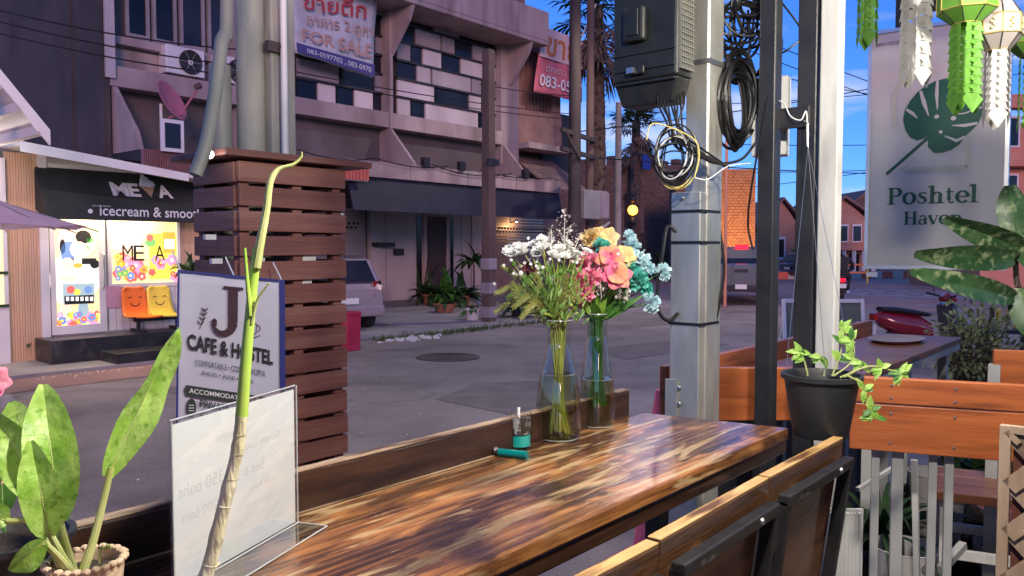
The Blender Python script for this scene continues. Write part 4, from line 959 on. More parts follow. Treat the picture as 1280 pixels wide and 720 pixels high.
# traffic light
tl0 = atD(789, 330, 36)
tl = thing('traffic_light', 'traffic light on a dark post showing amber', 'traffic light', (tl0.x, tl0.y, 0))
MB().tube([(tl0.x, tl0.y, 0), (tl0.x, tl0.y, atD(789, 180, 36).z)], .09).build('post', M['pole_dark'], tl)
hc = atD(791, 263, 35.6)
MB().box(hc.x - .22, hc.x + .22, hc.y - .05, hc.y + .3, hc.z - .75, hc.z + .75).build('housing', M['frame_black'], tl)
fr = (CAM - hc); fr.z = 0; fr.normalize()
for k, m_ in ((0, 'lamp_amber_on'), (.5, 'frame_black'), (-.5, 'frame_black')):
    MB().ball(hc + fr * .2 + V(0, 0, k), .22 if k == 0 else .17, 14, 8, (1, 1, 1)).build('lens', M[m_], tl)
MB().bar(atD(775, 247, 35.8), atD(805, 254, 35.8), .08, .08).build('arm', M['pole_dark'], tl)
MB().box(*[v for a, b_ in zip(atD(798, 290, 36.5), atD(803, 258, 36.5)) for v in (min(a, b_) - .05, max(a, b_) + .05)]).build('sign_plate', M['pole_brown'], tl)
bl_ = atD(808, 203, 34); MB().bar(atD(789, 190, 35.9), atD(812, 196, 34), .1, .1).build('signal_arm', M['pole_dark'], tl)
bls = MB().box(bl_.x - .3, bl_.x + .3, bl_.y - .03, bl_.y + .03, bl_.z - .3, bl_.z + .3).build('blue_sign', M['cable_blue'], tl)

def palm(px, base_y, D, top_px, top_py, r, label, nf, FL, skirt):
    p = atD(px, base_y, D); top = atD(top_px, top_py, D)
    t = thing('palm_tree', label, 'palm tree', (p.x, p.y, 0), 'palms behind the utility poles')
    n = 26; pts = [V(p.x, p.y, 0).lerp(top, k / n) for k in range(n + 1)]
    b = MB().tube(pts, [r * (1.25 - .3 * k / n) * (1 + .08 * (k % 2)) for k in range(n + 1)], 10)
    for i in range(260):                                      # leaf-base stubs
        k = random.random(); q = V(p.x, p.y, 0).lerp(top, .25 + .75 * k); a = random.uniform(0, 6.28); o = V(math.cos(a), math.sin(a), 0)
        b.add([q + o * r * .95 + V(-o.y, o.x, 0) * .05, q + o * r * .95 - V(-o.y, o.x, 0) * .05, q + o * (r + .16) + V(0, 0, .16)], [(0, 1, 2)])
    b.build('trunk', M['palm_trunk'], t)
    g, dd = MB(), MB()
    for i in range(nf):
        dead = i < skirt; a = random.uniform(0, 6.28); el = random.uniform(-1.2, -.5) if dead else random.uniform(-.2, 1.35)
        d = V(math.cos(a) * math.cos(el), math.sin(a) * math.cos(el), math.sin(el)); st_ = top + V(0, 0, random.uniform(-1.3, -.2) if dead else 0)
        L_ = FL * random.uniform(.8, 1.1); mb = dd if dead else g
        pet = [st_ + d * L_ * .5 * s + V(0, 0, -.12 * L_ * s * s) for s in (0, .5, 1)]
        mb.tube(pet, [.035, .025, .02], 4, cap=False)
        e = pet[-1]; sd = d.cross(V(0, 0, 1)).normalized(); uu = sd.cross(d)
        for k in range(17):                                    # fan of blades
            an = R(-115 + 230 * k / 16); bd = (d * math.cos(an) + sd * math.sin(an)).normalized()
            bd = (bd + V(0, 0, -.25 * random.random())).normalized(); LL = L_ * .55 * (.75 + .25 * math.cos(an))
            w_ = sd * math.cos(an) * .05 - d * math.sin(an) * .05
            mid = e + bd * LL * .6; tip = e + bd * LL + V(0, 0, -.18 * LL)
            mb.add([e, mid - w_, mid + w_, tip], [(0, 1, 2), (1, 3, 2)])
    g.build('crown', M['palm_green'], t); dd.build('dead_fronds', M['palm_dead'], t)
random.seed(21)
palm(751, 330, 27, 746, 8, .22, 'tall palm with shaggy dead fronds beside the brown pole', 46, 2.0, 20)
palm(795, 330, 46, 795, 152, .24, 'distant fan palm behind the traffic light', 42, 1.9, 16)

# far city wall in brick, the tall end lit orange by street lamps
def brick_wall(name, label, a, b, z0, z1, th, mB, rows, cols, D):
    a, b = V(a.x, a.y, 0), V(b.x, b.y, 0); t = thing(name, label, 'wall', (a + b) / 2)
    MB().slab(a, b, z0, z1, th).build('core', M['mortar'], t)
    d = (b - a) / cols; n = V(d.y, -d.x, 0).normalized(); bw = MB()
    for r in range(rows):
        for c in range(-1, cols):
            o = (c + .5 * (r % 2)); s0, s1 = max(0, o + .04), min(cols, o + .96)
            if s1 - s0 < .1: continue
            zz0, zz1 = z0 + (z1 - z0) * (r + .06) / rows, z0 + (z1 - z0) * (r + .94) / rows; pr_ = random.uniform(.01, .05)
            p, q = a + d * s0, a + d * s1
            bw.hexa([p + n * pr_ + V(0, 0, zz0), q + n * pr_ + V(0, 0, zz0), q + V(0, 0, zz0), p + V(0, 0, zz0), p + n * pr_ + V(0, 0, zz1), q + n * pr_ + V(0, 0, zz1), q + V(0, 0, zz1), p + V(0, 0, zz1)])
    o = bw.build('brickwork', mB, t); o['kind'] = 'stuff'; return t
w1_ = brick_wall('city_wall', 'long dark old brick wall behind the traffic light', atD(680, 330, 47), atD(900, 330, 47), -.02, atD(800, 207, 47).z, 1.0, M['brick_dark'], 46, 28, 47)
cz_ = atD(800, 207, 47).z
for k in range(14):
    p = atD(684 + k * 16, 330, 47.3); MB().box(p.x - .2, p.x + .25, p.y - .2, p.y + .25, cz_, cz_ + random.uniform(.25, .55)).build('merlon', M['brick_dark'], w1_)
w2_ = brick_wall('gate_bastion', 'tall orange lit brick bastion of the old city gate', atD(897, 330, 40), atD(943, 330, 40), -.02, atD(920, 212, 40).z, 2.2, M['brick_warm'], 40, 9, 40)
w3_ = brick_wall('gate_wall', 'dark stepped brick wall between the bastion and the posts', atD(843, 330, 41.5), atD(897, 330, 41.5), -.02, atD(870, 235, 41.5).z, 1.5, M['brick_dark'], 34, 8, 41)
# floodlight that makes the bastion glow
fl0 = atD(925, 341, 36.5)
fl = thing('floodlight', 'small floodlight on the pavement lighting the brick bastion', 'floodlight', (fl0.x, fl0.y, 0))
MB().box(fl0.x - .15, fl0.x + .15, fl0.y - .12, fl0.y + .12, 0.0, .25).build('housing', M['frame_black'], fl)
fd = bpy.data.lights.new('floodlight_beam', 'SPOT'); fd.energy = 950; fd.color = (1, .45, .13); fd.spot_size = R(75); fd.spot_blend = .7; fd.shadow_soft_size = .1
fo = bpy.data.objects.new('floodlight_beam', fd); COL.objects.link(fo); fo.parent = fl; fo.location = (0, 0, .3)
fo.rotation_euler = (atD(922, 262, 40) - V(fl0.x, fl0.y, .3)).to_track_quat('-Z', 'Y').to_euler()

# far houses
def house(name, label, px0, px1, D, ey, ry, m, depth=8, windows=(), hip=.8, roofm='roof_tile'):
    a, b = atD(px0, 340, D), atD(px1, 340, D); a.z = b.z = 0; t = thing(name, label, 'house', (a + b) / 2)
    d = (b - a); w = d.length; d.normalize(); n = V(-d.y, d.x, 0)
    ze = atD((px0 + px1) / 2, ey, D).z; zr = atD((px0 + px1) / 2, ry, D).z
    MB().hexa([a, b, b + n * depth, a + n * depth] + [p + V(0, 0, ze) for p in (a, b, b + n * depth, a + n * depth)]).build('wall', m, t)
    e = .5; mid = (a + b) / 2
    A_, B_ = a - d * e - n * e, b + d * e - n * e; C_, D__ = b + d * e + n * (depth + e), a - d * e + n * (depth + e)
    r0_, r1_ = mid - n * e, mid + n * (depth + e); Z0, Z1 = V(0, 0, ze - .1), V(0, 0, zr)
    MB().add([A_ + Z0, r0_ + Z1, r1_ + Z1, D__ + Z0, A_ + Z0 + V(0, 0, .18), r0_ + Z1 + V(0, 0, .18), r1_ + Z1 + V(0, 0, .18), D__ + Z0 + V(0, 0, .18)], [(0, 1, 2, 3), (7, 6, 5, 4), (0, 4, 5, 1), (2, 6, 7, 3)]).add([B_ + Z0, r0_ + Z1, r1_ + Z1, C_ + Z0, B_ + Z0 + V(0, 0, .18), r0_ + Z1 + V(0, 0, .18), r1_ + Z1 + V(0, 0, .18), C_ + Z0 + V(0, 0, .18)], [(3, 2, 1, 0), (4, 5, 6, 7), (1, 5, 4, 0), (3, 7, 6, 2)]).build('roof', M[roofm], t)
    MB().prism([a + Z0 - n * .001, b + Z0 - n * .001, mid + Z1 - n * .001], n * .2).build('gable', m, t)
    for (u0, u1, v0, v1) in windows:
        p, q = a + d * (w * u0) - n * .06, a + d * (w * u1) - n * .06
        o = MB().slab((p.x, p.y), (q.x, q.y), ze * v0, ze * v1, .05).build('window', M['white_paint'], t)
        p2, q2 = p.lerp(q, .1) - n * .02, p.lerp(q, .9) - n * .02
        MB().slab((p2.x, p2.y), (q2.x, q2.y), ze * (v0 + (v1 - v0) * .1), ze * (v1 - (v1 - v0) * .1), .018).build('pane', M['window_dark'], o)
    return t, a, b, d, n, ze
h1 = house('town_house', 'pink two storey house with gable roof across the junction', 1022, 1082, 56, 272, 248, M['house_lamplit'], windows=((.1, .3, .55, .9), (.4, .62, .55, .88), (.7, .9, .55, .88)))
t_, a_, b_, d_, n_, ze_ = h1
for u in (0, .2, .4, .6, .8, 1): p = a_.lerp(b_, u) - n_ * 1.2; MB().box(p.x - .1, p.x + .1, p.y - .1, p.y + .1, 0, ze_ * .45).build('porch_post', M['white_paint'], t_)
MB().slab(a_ - n_ * 1.4 - d_ * .2, b_ - n_ * 1.4 + d_ * .2, ze_ * .42, ze_ * .56, 1.35).build('porch_roof', M['house_orange'], t_)
for u in (.08, .36, .64): p, q = a_.lerp(b_, u) - n_ * .05, a_.lerp(b_, u + .22) - n_ * .05; MB().slab(p, q, .1, ze_ * .36, .04).build('shop_door', M['window_dark'], t_)
house('town_house', 'low brown house with a dark tiled roof beside the bastion', 952, 1000, 58, 285, 250, M['house_lamplit'], windows=((.25, .6, .3, .8),))
house('town_house', 'dark roofed house standing behind the pink gable house', 1058, 1105, 70, 262, 240, M['brick_dark'])
h4 = thing('office_block', 'orange painted three storey block behind the grey sign', 'building', atD(1290, 340, 34) * 1)
h4.location.z = 0
a4, b4 = atD(1225, 340, 34), atD(1400, 340, 34); d4 = (b4 - a4); d4.z = 0; w4 = d4.length; d4.normalize(); n4 = V(-d4.y, d4.x, 0)
a4.z = b4.z = 0
MB().slab(a4, b4, 0, atD(1260, 155, 34).z, 6).build('wall', M['house_orange'], h4)
for fl_ in range(3):
    z = 1.2 + fl_ * 2.4
    MB().slab(a4 - n4 * .7, b4 - n4 * .7, z + 1.55, z + 2.1, .68).build('balcony', M['house_orange'], h4)
    for k in range(4):
        p = a4 + d4 * (.5 + k * 1.5) - n4 * .05; q = p + d4 * 1.0
        o = MB().slab(p, q, z, z + 1.3, .045).build('window', M['white_paint'], h4); MB().slab(p + d4 * .08 - n4 * .01, q - d4 * .08 - n4 * .01, z + .08, z + 1.22, .008).build('pane', M['window_dark'], o)

# striped kerb and street furniture across the junction
ks = thing('striped_kerb', 'red and white striped kerb across the junction', 'kerb', atZ(1110, 345, 0))
for k in range(26):
    p, q = atZ(955 + k * 13, 349 - k * .1, 0), atZ(955 + k * 13 + 13, 349 - k * .1 - .1, 0)
    MB().slab(q, p, 0.005, .42, .35).build('kerb_block', M['paint_red' if k % 2 else 'paint_white'], ks)
for k, (px_, D) in enumerate(((1072, 40), (1146, 46), (1225, 46))):
    bp_ = atD(px_, 340, D); bp_.z = 0
    t = thing('barrier_stand', ('yellow metal barrier frame by the pink house', 'yellow metal barrier frame below the middle of the grey sign', 'yellow metal barrier frame below the sign corner beside the large leaves')[k], 'barrier', bp_, 'yellow barriers at the junction')
    for s in (-.5, .5): MB().bar(bp_ + _R * s, bp_ + _R * s + V(0, 0, 1.0), .06, .06).build('leg', M['chair_yellow'], t)
    for z in (.55, .95): MB().bar(bp_ - _R * .5 + V(0, 0, z), bp_ + _R * .5 + V(0, 0, z), .06, .08).build('rail', M['ink_orange'], t)
def bush(name, label, c, rx, rz, n, m, ls, cat='bush', pot=None, group=None, stems=True):
    t = thing(name, label, cat, (c[0], c[1], c[2]), group); b = MB(); s = MB()
    for i in range(n):
        th_, ph = random.uniform(0, 6.28), math.acos(random.uniform(-.6, 1)); r_ = random.uniform(.55, 1.05) * (1 + .25 * math.sin(3 * th_ + i % 3))
        d = V(math.cos(th_) * math.sin(ph), math.sin(th_) * math.sin(ph), math.cos(ph)); p = V(*c) + V(d.x * rx * r_, d.y * rx * r_, rz * (1 + d.z * r_) * .5 + .05)
        b.leaf(p, (d + V(random.gauss(0, .5), random.gauss(0, .5), random.gauss(.2, .5))), V(random.gauss(0, .3), random.gauss(0, .3), 1), ls * random.uniform(.7, 1.3), ls * random.uniform(.4, .6), .5, .2, 3)
        if i % 12 == 0 and stems: s.tube([V(*c), p.lerp(V(*c), .3) + V(0, 0, .02), p], [.02 * ls / .1 * .3 + .004, .006, .003], 4, cap=False)
    b.build('foliage', m, t)
    if s.v: s.build('stem', M['palm_trunk'], t)
    return t
random.seed(33)
for px_, D, rx, lab in ((1000, 49, 1.0, 'round hedge bush beside the striped kerb'), (870, 44, 1.6, 'dark bush at the foot of the gate wall'), (835, 44, 1.2, 'low dark shrub beside the brick city wall')):
    p = atD(px_, 335, D); bush('hedge_bush', lab, (p.x, p.y, 0), rx, 1.5, 260, M['leaf_dark'], .3)
# parked dark car far off beside the bastion
# ================================================================== vehicles
def wheel(parent, c, r, w, axis):
    o = MB().lathe([(r * .62, -w / 2), (r * .95, -w / 2), (r, -w * .3), (r, w * .3), (r * .95, w / 2), (r * .62, w / 2)], c, 24, axis=axis).build('wheel', M['rubber'], parent)
    b = MB().lathe([(0, w * .3), (r * .2, w * .34), (r * .3, w * .2), (r * .6, w * .36), (r * .63, w * .3)], c, 24, axis=axis); b.lathe([(0, -w * .3), (r * .6, -w * .3), (r * .63, -w * .3)], c, 24, axis=axis)
    b.build('rim', M['rim_metal'], o); return o
def loft(sections, m=None):                                    # rings of equal length joined to a closed skin
    n = len(sections[0]); vs = [p for s in sections for p in s]; fs = []
    for i in range(len(sections) - 1):
        for k in range(n): fs.append((i * n + k, i * n + (k + 1) % n, (i + 1) * n + (k + 1) % n, (i + 1) * n + k))
    fs += [tuple(range(n))[::-1], tuple(range((len(sections) - 1) * n, len(sections) * n))]
    return MB().add(vs, fs, True)
def car_ring(x, hw, z0, z1, rtop=.75, mid=.55):
    zm = z0 + (z1 - z0) * mid
    return [V(x, -hw * .9, z0), V(x, -hw, z0 + .12), V(x, -hw, zm), V(x, -hw * rtop, z1 - .04), V(x, -hw * rtop * .85, z1), V(x, hw * rtop * .85, z1), V(x, hw * rtop, z1 - .04), V(x, hw, zm), V(x, hw, z0 + .12), V(x, hw * .9, z0)]
# pickup truck, built along +x with its tail at x = 0
TR = thing('pickup_truck', 'silver pickup truck driving away with its brake light on', 'truck', (0, 0, 0))
hw = .92
loft([car_ring(.0, hw, .5, 1.22, .98, .8), car_ring(.05, hw, .48, 1.25, .98, .8), car_ring(1.75, hw, .45, 1.25, .98, .8), car_ring(1.8, hw, .42, 1.05, .98, .8), car_ring(4.0, hw, .4, 1.08, .95, .7), car_ring(5.0, hw * .95, .42, 1.0, .9, .7), car_ring(5.2, hw * .85, .5, .85, .9, .7)]).build('body', M['car_silver'], TR)
loft([car_ring(1.82, hw * .97, 1.0, 1.7, .82, .35), car_ring(1.95, hw * .97, 1.0, 1.79, .82, .35), car_ring(3.2, hw * .97, 1.0, 1.79, .82, .35), car_ring(3.9, hw * .97, 1.0, 1.12, .9, .35)]).build('cab', M['car_silver'], TR)
MB().hexa([(1.78, -.68, 1.26), (1.78, -.6, 1.26), (1.78, .6, 1.26), (1.78, .68, 1.26), (1.86, -.6, 1.7), (1.86, -.5, 1.7), (1.86, .5, 1.7), (1.86, .6, 1.7)])
MB().prism([(1.79, -.74, 1.24), (1.79, .74, 1.24), (1.865, .62, 1.68), (1.865, -.62, 1.68)], (.02, 0, 0)).build('rear_window', M['window_dark'], TR)
for s in (-1, 1):
    MB().prism([(2.1, s * .9, 1.18), (3.6, s * .9, 1.18), (3.15, s * .78, 1.68), (2.05, s * .78, 1.68)], (0, s * .02, 0)).build('side_window', M['window_dark'], TR)
    MB().box(-.05, .06, s * .74, s * .9, .84, 1.16).build('tail_lamp', M['lamp_red_on'], TR)
    MB().box(3.5, 3.62, s * .95, s * 1.12, 1.15, 1.32).build('mirror', M['frame_black'], TR)
    for x in (.95, 4.3): wheel(TR, (x, s * .8, .37), .37, .26, (0, s, 0))
MB().box(-.04, .0, -.7, .7, .6, 1.2).build('tailgate', M['car_silver'], TR, bevel=.02)
MB().box(-.05, -.041, -.2, .2, 1.0, 1.1).build('tailgate_handle', M['frame_black'], TR)
MB().box(-.16, .02, -.88, .88, .42, .58).build('bumper', M['frame_black'], TR, bevel=.03)
MB().box(-.175, -.161, -.17, .17, .5, .64).build('number_plate', M['plate_white'], TR)
MB().box(1.78, 1.9, -.2, .2, 1.785, 1.86).build('brake_light', M['lamp_red_on'], TR)
tp_ = atZ(931, 381, 0); tp_ = atD(926, 378, 24.5); TR.location = (tp_.x, tp_.y, 0); TR.rotation_euler[2] = R(24.5)
# small car with its tail to the street
CA = thing('parked_car', 'pale pink hatchback parked in the shophouse forecourt', 'car', (0, 0, 0)); hw = .84
loft([car_ring(.0, hw * .93, .32, .85, .97, .8), car_ring(.08, hw, .28, .95, .97, .8), car_ring(.9, hw, .25, .98, .97, .8), car_ring(3.0, hw, .25, .95, .95, .75), car_ring(3.7, hw * .95, .3, .8, .9, .7), car_ring(3.85, hw * .85, .35, .65, .9, .7)]).build('body', M['car_pink'], CA)
loft([car_ring(.1, hw * .96, .88, 1.0, .95, .35), car_ring(.32, hw * .96, .88, 1.45, .82, .3), car_ring(.6, hw * .96, .88, 1.52, .8, .3), car_ring(2.0, hw * .96, .88, 1.5, .8, .3), car_ring(2.9, hw * .96, .88, .98, .9, .3)]).build('cabin', M['car_pink'], CA)
MB().prism([(.09, -.68, 1.0), (.09, .68, 1.0), (.29, .57, 1.42), (.29, -.57, 1.42)], (.02, 0, 0)).build('rear_window', M['window_dark'], CA)
MB().bar((.06, .2, .99), (.12, -.35, 1.06), .02, .02).build('wiper', M['frame_black'], CA)
for s in (-1, 1):
    MB().prism([(.75, s * .83, 1.0), (2.6, s * .83, 1.0), (2.0, s * .69, 1.42), (.7, s * .69, 1.42)], (0, s * .02, 0)).build('side_window', M['window_dark'], CA)
    MB().hexa([(-.015, s * .6, .68), (.12, s * .845, .68), (.14, s * .845, .68), (.1, s * .6, .68), (.03, s * .62, 1.0), (.16, s * .82, 1.0), (.2, s * .82, 1.0), (.14, s * .62, 1.0)]).build('tail_lamp', M['lamp_red'], CA)
    for x in (.7, 3.1): wheel(CA, (x, s * .74, .3), .3, .2, (0, s, 0))
MB().box(-.09, .03, -.8, .8, .3, .52).build('bumper', M['car_pink'], CA, bevel=.04)
MB().box(-.1, -.091, -.22, .22, .56, .68).build('number_plate', M['plate_white'], CA)
MB().box(-.1, -.092, .5, .7, .36, .44).build('fog_lamp', M['plate_white'], CA)
cp2 = atZ(434, 424, .05); CA.location = (atY(434, 400, 12.8).x - .05, 12.75, .06); CA.rotation_euler[2] = R(90 - 14)
# red box at the roadside
rb = atZ(437, 438, 0); rt = thing('red_box', 'tall red plastic box standing at the roadside by the slatted pillar', 'box', (rb.x, rb.y, 0))
MB().hexa([(rb.x - .14, rb.y - .12, 0), (rb.x + .14, rb.y - .12, 0), (rb.x + .14, rb.y + .12, 0), (rb.x - .14, rb.y + .12, 0), (rb.x - .15, rb.y - .13, .6), (rb.x + .15, rb.y - .13, .6), (rb.x + .15, rb.y + .13, .6), (rb.x - .15, rb.y + .13, .6)]).build('bin', M['plastic_red'], rt, bevel=.015)
MB().box(rb.x - .16, rb.x + .16, rb.y - .14, rb.y + .14, .602, .66).build('lid', M['plastic_red'], rt, bevel=.01)

# scooters
def scooter(name, label, m1, m2, lamp):
    t = thing(name, label, 'scooter')
    wheel(t, (0, 0, .27), .27, .1, (0, 1, 0)); wheel(t, (1.25, 0, .27), .27, .09, (0, 1, 0))
    def ring(x, w, z0, z1): return [V(x, w * math.cos(a) * .5, (z0 + z1) / 2 + (z1 - z0) / 2 * math.sin(a)) for a in [2 * math.pi * k / 12 for k in range(12)]]
    loft([ring(-.38, .08, .68, .76), ring(-.3, .24, .56, .8), ring(-.05, .32, .44, .78), ring(.3, .3, .36, .74), ring(.5, .2, .3, .62)]).build('tail_body', m1, t)
    loft([ring(-.3, .2, .78, .86), ring(-.1, .26, .76, .86), ring(.25, .26, .72, .81), ring(.48, .16, .7, .76)]).build('seat', M['vinyl_black'], t)
    MB().box(.4, .86, -.15, .15, .26, .34).build('floorboard', m2, t, bevel=.02)
    MB().hexa([(.8, -.2, .3), (1.02, -.12, .36), (1.02, .12, .36), (.8, .2, .3), (.72, -.2, .88), (.84, -.14, .92), (.84, .14, .92), (.72, .2, .88)]).build('leg_shield', m2, t, bevel=.04)
    MB().tube([(1.25, .07, .27), (1.12, .07, .55), (.84, .03, .92)], .025).tube([(1.25, -.07, .27), (1.12, -.07, .55), (.84, -.03, .92)], .025).build('fork', M['rim_metal'], t)
    loft([ring(1.0, .12, .42, .5), ring(1.2, .15, .5, .6), ring(1.42, .12, .44, .52)]).build('front_mudguard', m2, t)
    loft([ring(.68, .12, .92, 1.0), ring(.76, .24, .92, 1.06), ring(.88, .16, .9, 1.02)]).build('head', m1, t)
    MB().tube([(.68, -.34, 1.04), (.76, -.15, 1.0), (.76, .15, 1.0), (.68, .34, 1.04)], .018).build('handlebar', M['frame_black'], t)
    for s in (-1, 1):
        MB().tube([(.74, s * .24, 1.02), (.76, s * .3, 1.2)], .008).build('mirror_stem', M['frame_black'], t)
        MB().ball((.76, s * .32, 1.23), .055, 10, 6, (.35, 1, .7)).build('mirror', M['window_dark'], t)
    MB().box(-.42, -.37, -.07, .07, .66, .76).build('tail_lamp', M[lamp], t)
    MB().box(-.44, -.425, -.1, .1, .46, .6).build('number_plate', M['plate_white'], t)
    MB().tube([(-.35, -.16, .34), (.3, -.17, .3)], [.05, .03]).build('exhaust', M['rim_metal'], t)
    MB().tube([(.42, .1, .28), (.42, .2, .02)], .012).build('side_stand', M['frame_black'], t)
    return t
S1 = scooter('scooter', 'parked red and navy scooter beyond the shrub and second counter', M['scooter_red'], M['scooter_navy'], 'lamp_red')
s0 = atD(1123, 400, 11.8); S1.location = (s0.x, s0.y, .005); S1.rotation_euler[2] = math.atan2(_R.y, _R.x) + R(8)
S2 = scooter('scooter', 'dark scooter ridden away with a glowing red tail lamp', M['scooter_navy'], M['scooter_navy'], 'lamp_red_rider')
s2 = atD(1053, 374, 26); S2.location = (s2.x, s2.y, .01); S2.rotation_euler[2] = R(19)
# rider: one skinned body
def skin_body(name, verts, edges, m, parent, lvl=1):
    me = bpy.data.meshes.new(name); me.from_pydata([v[0] for v in verts], edges, []); o = bpy.data.objects.new(name, me); COL.objects.link(o); o.parent = parent
    sk = o.modifiers.new('skin', 'SKIN'); layer = me.skin_vertices[0] if me.skin_vertices else None
    if layer is None:
        bpy.context.view_layer.objects.active = o
        layer = me.skin_vertices[0]
    for i, v in enumerate(verts):
        layer.data[i].radius = (v[1], v[2] if len(v) > 2 else v[1]); layer.data[i].use_root = (i == 0)
    sb = o.modifiers.new('sub', 'SUBSURF'); sb.levels = lvl; sb.render_levels = lvl + 1
    me.materials.append(m); return o
RD = thing('person', 'person in dark clothes and helmet riding a scooter away', 'person', S2.location)
RD.rotation_euler = S2.rotation_euler
vv = [((.05, 0, .92), .15, .19), ((.07, 0, 1.1), .13, .17), ((.12, 0, 1.32), .14, .21), ((.15, 0, 1.44), .07), ((.17, 0, 1.53), .06),
      ((.12, .2, 1.38), .075), ((.28, .3, 1.16), .055), ((.56, .32, 1.06), .045), ((.64, .32, 1.06), .05),
      ((.12, -.2, 1.38), .075), ((.28, -.3, 1.16), .055), ((.56, -.32, 1.06), .045), ((.64, -.32, 1.06), .05),
      ((.12, .12, .86), .1), ((.52, .19, .8), .085), ((.48, .17, .45), .06), ((.62, .17, .38), .05),
      ((.12, -.12, .86), .1), ((.52, -.19, .8), .085), ((.48, -.17, .45), .06), ((.62, -.17, .38), .05)]
ee = [(0, 1), (1, 2), (2, 3), (3, 4), (2, 5), (5, 6), (6, 7), (7, 8), (2, 9), (9, 10), (10, 11), (11, 12), (0, 13), (13, 14), (14, 15), (15, 16), (0, 17), (17, 18), (18, 19), (19, 20)]
skin_body('body', vv, ee, M['cloth_black'], RD)
MB().ball((.18, 0, 1.64), .14, 14, 10, (1.05, .9, 1.0)).build('helmet', M['vinyl_black'], RD)
MB().ball((.26, 0, 1.61), .1, 12, 8, (.7, .85, .8)).build('face', M['skin'], RD)
# dark parked car by the bastion
CB = dup(CA, (0, 0, 0), 0, 'dark car half hidden beside the brick bastion')
for ch in CB.children:
    if ch.name.startswith(('body', 'cabin', 'bumper')): ch.data = ch.data.copy(); ch.data.materials[0] = M['scooter_navy']
c_ = atD(985, 350, 46); CB.location = (c_.x, c_.y, .01); CB.rotation_euler[2] = R(-30)
# overhead wires
def wires(name, label, runs, r, group):
    for k_, (a, b, sag) in enumerate(runs):
        pts = [a.lerp(b, k / 12) - V(0, 0, sag * 4 * (k / 12) * (1 - k / 12)) for k in range(13)]
        o = MB().tube(pts, r, 5, cap=False).build(name, M['cable_black'], loc=(a + b) / 2); tag(o, label[k_] if isinstance(label, list) else label, 'wire', group)
wires('overhead_wire', ['topmost black wire strung past the dark purple side wall', 'middle black wire of three past the dark purple side wall', 'lowest black wire of three past the dark side wall and air conditioner'], [(atD(-60, -2, 12.5), atD(300, 62, 15), .12), (atD(-60, 12, 12.5), atD(300, 82, 15), .1), (atD(-60, 27, 12.5), atD(300, 95, 15), .1)], .014, 'overhead wires on the left')
wires('overhead_wire', ['upper thin wire crossing in front of the chequered panels', 'lower thin wire crossing in front of the chequered panels', 'short thin wire from the concrete pole to the dark utility pole'], [(atD(340, 84, 15), atD(720, 143, 24), .1), (atD(340, 92, 15), atD(720, 150, 24), .1), (atD(600, 105, 18.9), atD(720, 120, 23), .05)], .012, 'overhead wires along the shophouse')
wires('overhead_wire', 'thin overhead wire against the blue sky across the junction', [(atD(720, 165, 24), atD(1300, 60, 40), .4), (atD(720, 195, 24), atD(1300, 215, 40), .3), (atD(880, 40, 34), atD(1300, 190, 34), .2), (atD(880, 20, 34), atD(1300, 175, 34), .2), (atD(880, 240, 44), atD(1300, 175, 44), .3), (atD(900, 130, 40), atD(1300, 88, 40), .3), (atD(900, 180, 40), atD(1300, 172, 40), .2), (atD(900, 215, 40), atD(1300, 200, 40), .2), (atD(880, 75, 34), atD(1300, 150, 34), .2)], .02, 'overhead wires in the sky')

# ================================================================== pots and plants along the shophouse wall
def pot(t, c, r, h, m, name='pot'):
    MB().lathe([(0, 0), (r * .72, 0), (r, h), (r * 1.08, h), (r * 1.08, h * .9 + .0), (r * .93, h * .92), (r * .9, h * .85), (0, h * .84)], c, 16).build(name, m, t, smooth_angle=40)
def potted(px, D, h, n, L_, m, potm, label, style, r=.18, ph=.3):
    p = atD(px, 380, D); z = .05 + .11 * max(0, min(1, (p.y - 11.7) / 7.3)); c = V(p.x, p.y, z + .004)
    t = thing('potted_plant', label, 'plant', c, 'pot plants along the shophouse wall'); pot(t, c, r, ph, potm); b = MB()
    top = c + V(0, 0, ph * .85)
    if style == 'tree':
        MB().tube([top, top + V(.03, 0, h * .5), top + V(0, 0, h)], [.03, .025, .02], 6).build('stem', M['palm_trunk'], t); top = top + V(0, 0, h)
    for i in range(n):
        a = random.uniform(0, 6.28); el = random.uniform(.1, 1.3) if style != 'spike' else random.uniform(1.0, 1.5)
        d = V(math.cos(a) * math.cos(el), math.sin(a) * math.cos(el), math.sin(el))
        o = V(math.cos(a), math.sin(a), 0) * r * random.uniform(0, .6)
        b.leaf(top + o, d, V(0, 0, 1) if el < 1.2 else V(math.cos(a), math.sin(a), .2), L_ * random.uniform(.7, 1.2), L_ * (.28 if style != 'spike' else .16), 1.2 if style != 'spike' else .2, .2, 5)
    b.build('foliage', m, t)
random.seed(44)
potted(490, 25.5, .0, 26, .6, M['leaf_green'], M['terracotta'], 'leafy plant in a clay pot beside the roller shutter', 'bush', .22, .4)
potted(512, 25.6, .0, 9, .9, M['leaf_dark'], M['pot_black'], 'upright cactus-like plant in a black pot left of the door', 'spike')
potted(526, 25.2, .0, 9, 1.0, M['leaf_dark'], M['pot_black'], 'tall spiky plant in a black pot beside the door frame', 'spike')
potted(538, 23, .0, 40, .75, M['leaf_dark'], M['terracotta'], 'dense fern in a clay pot in front of the door', 'bush', .25, .3)
potted(560, 22.6, .0, 44, .85, M['leaf_green'], M['pot_black'], 'broad bushy plant in a black pot right of the door', 'bush', .3, .3)
potted(576, 22.6, .0, 36, .8, M['leaf_dark'], M['terracotta'], 'dark bushy plant beside the tall dracaena', 'bush', .28, .3)
potted(592, 23, .9, 34, .62, M['leaf_dark'], M['white_pot'], 'tall dracaena tree in a pale pot by the concrete pole', 'tree', .3, .4)
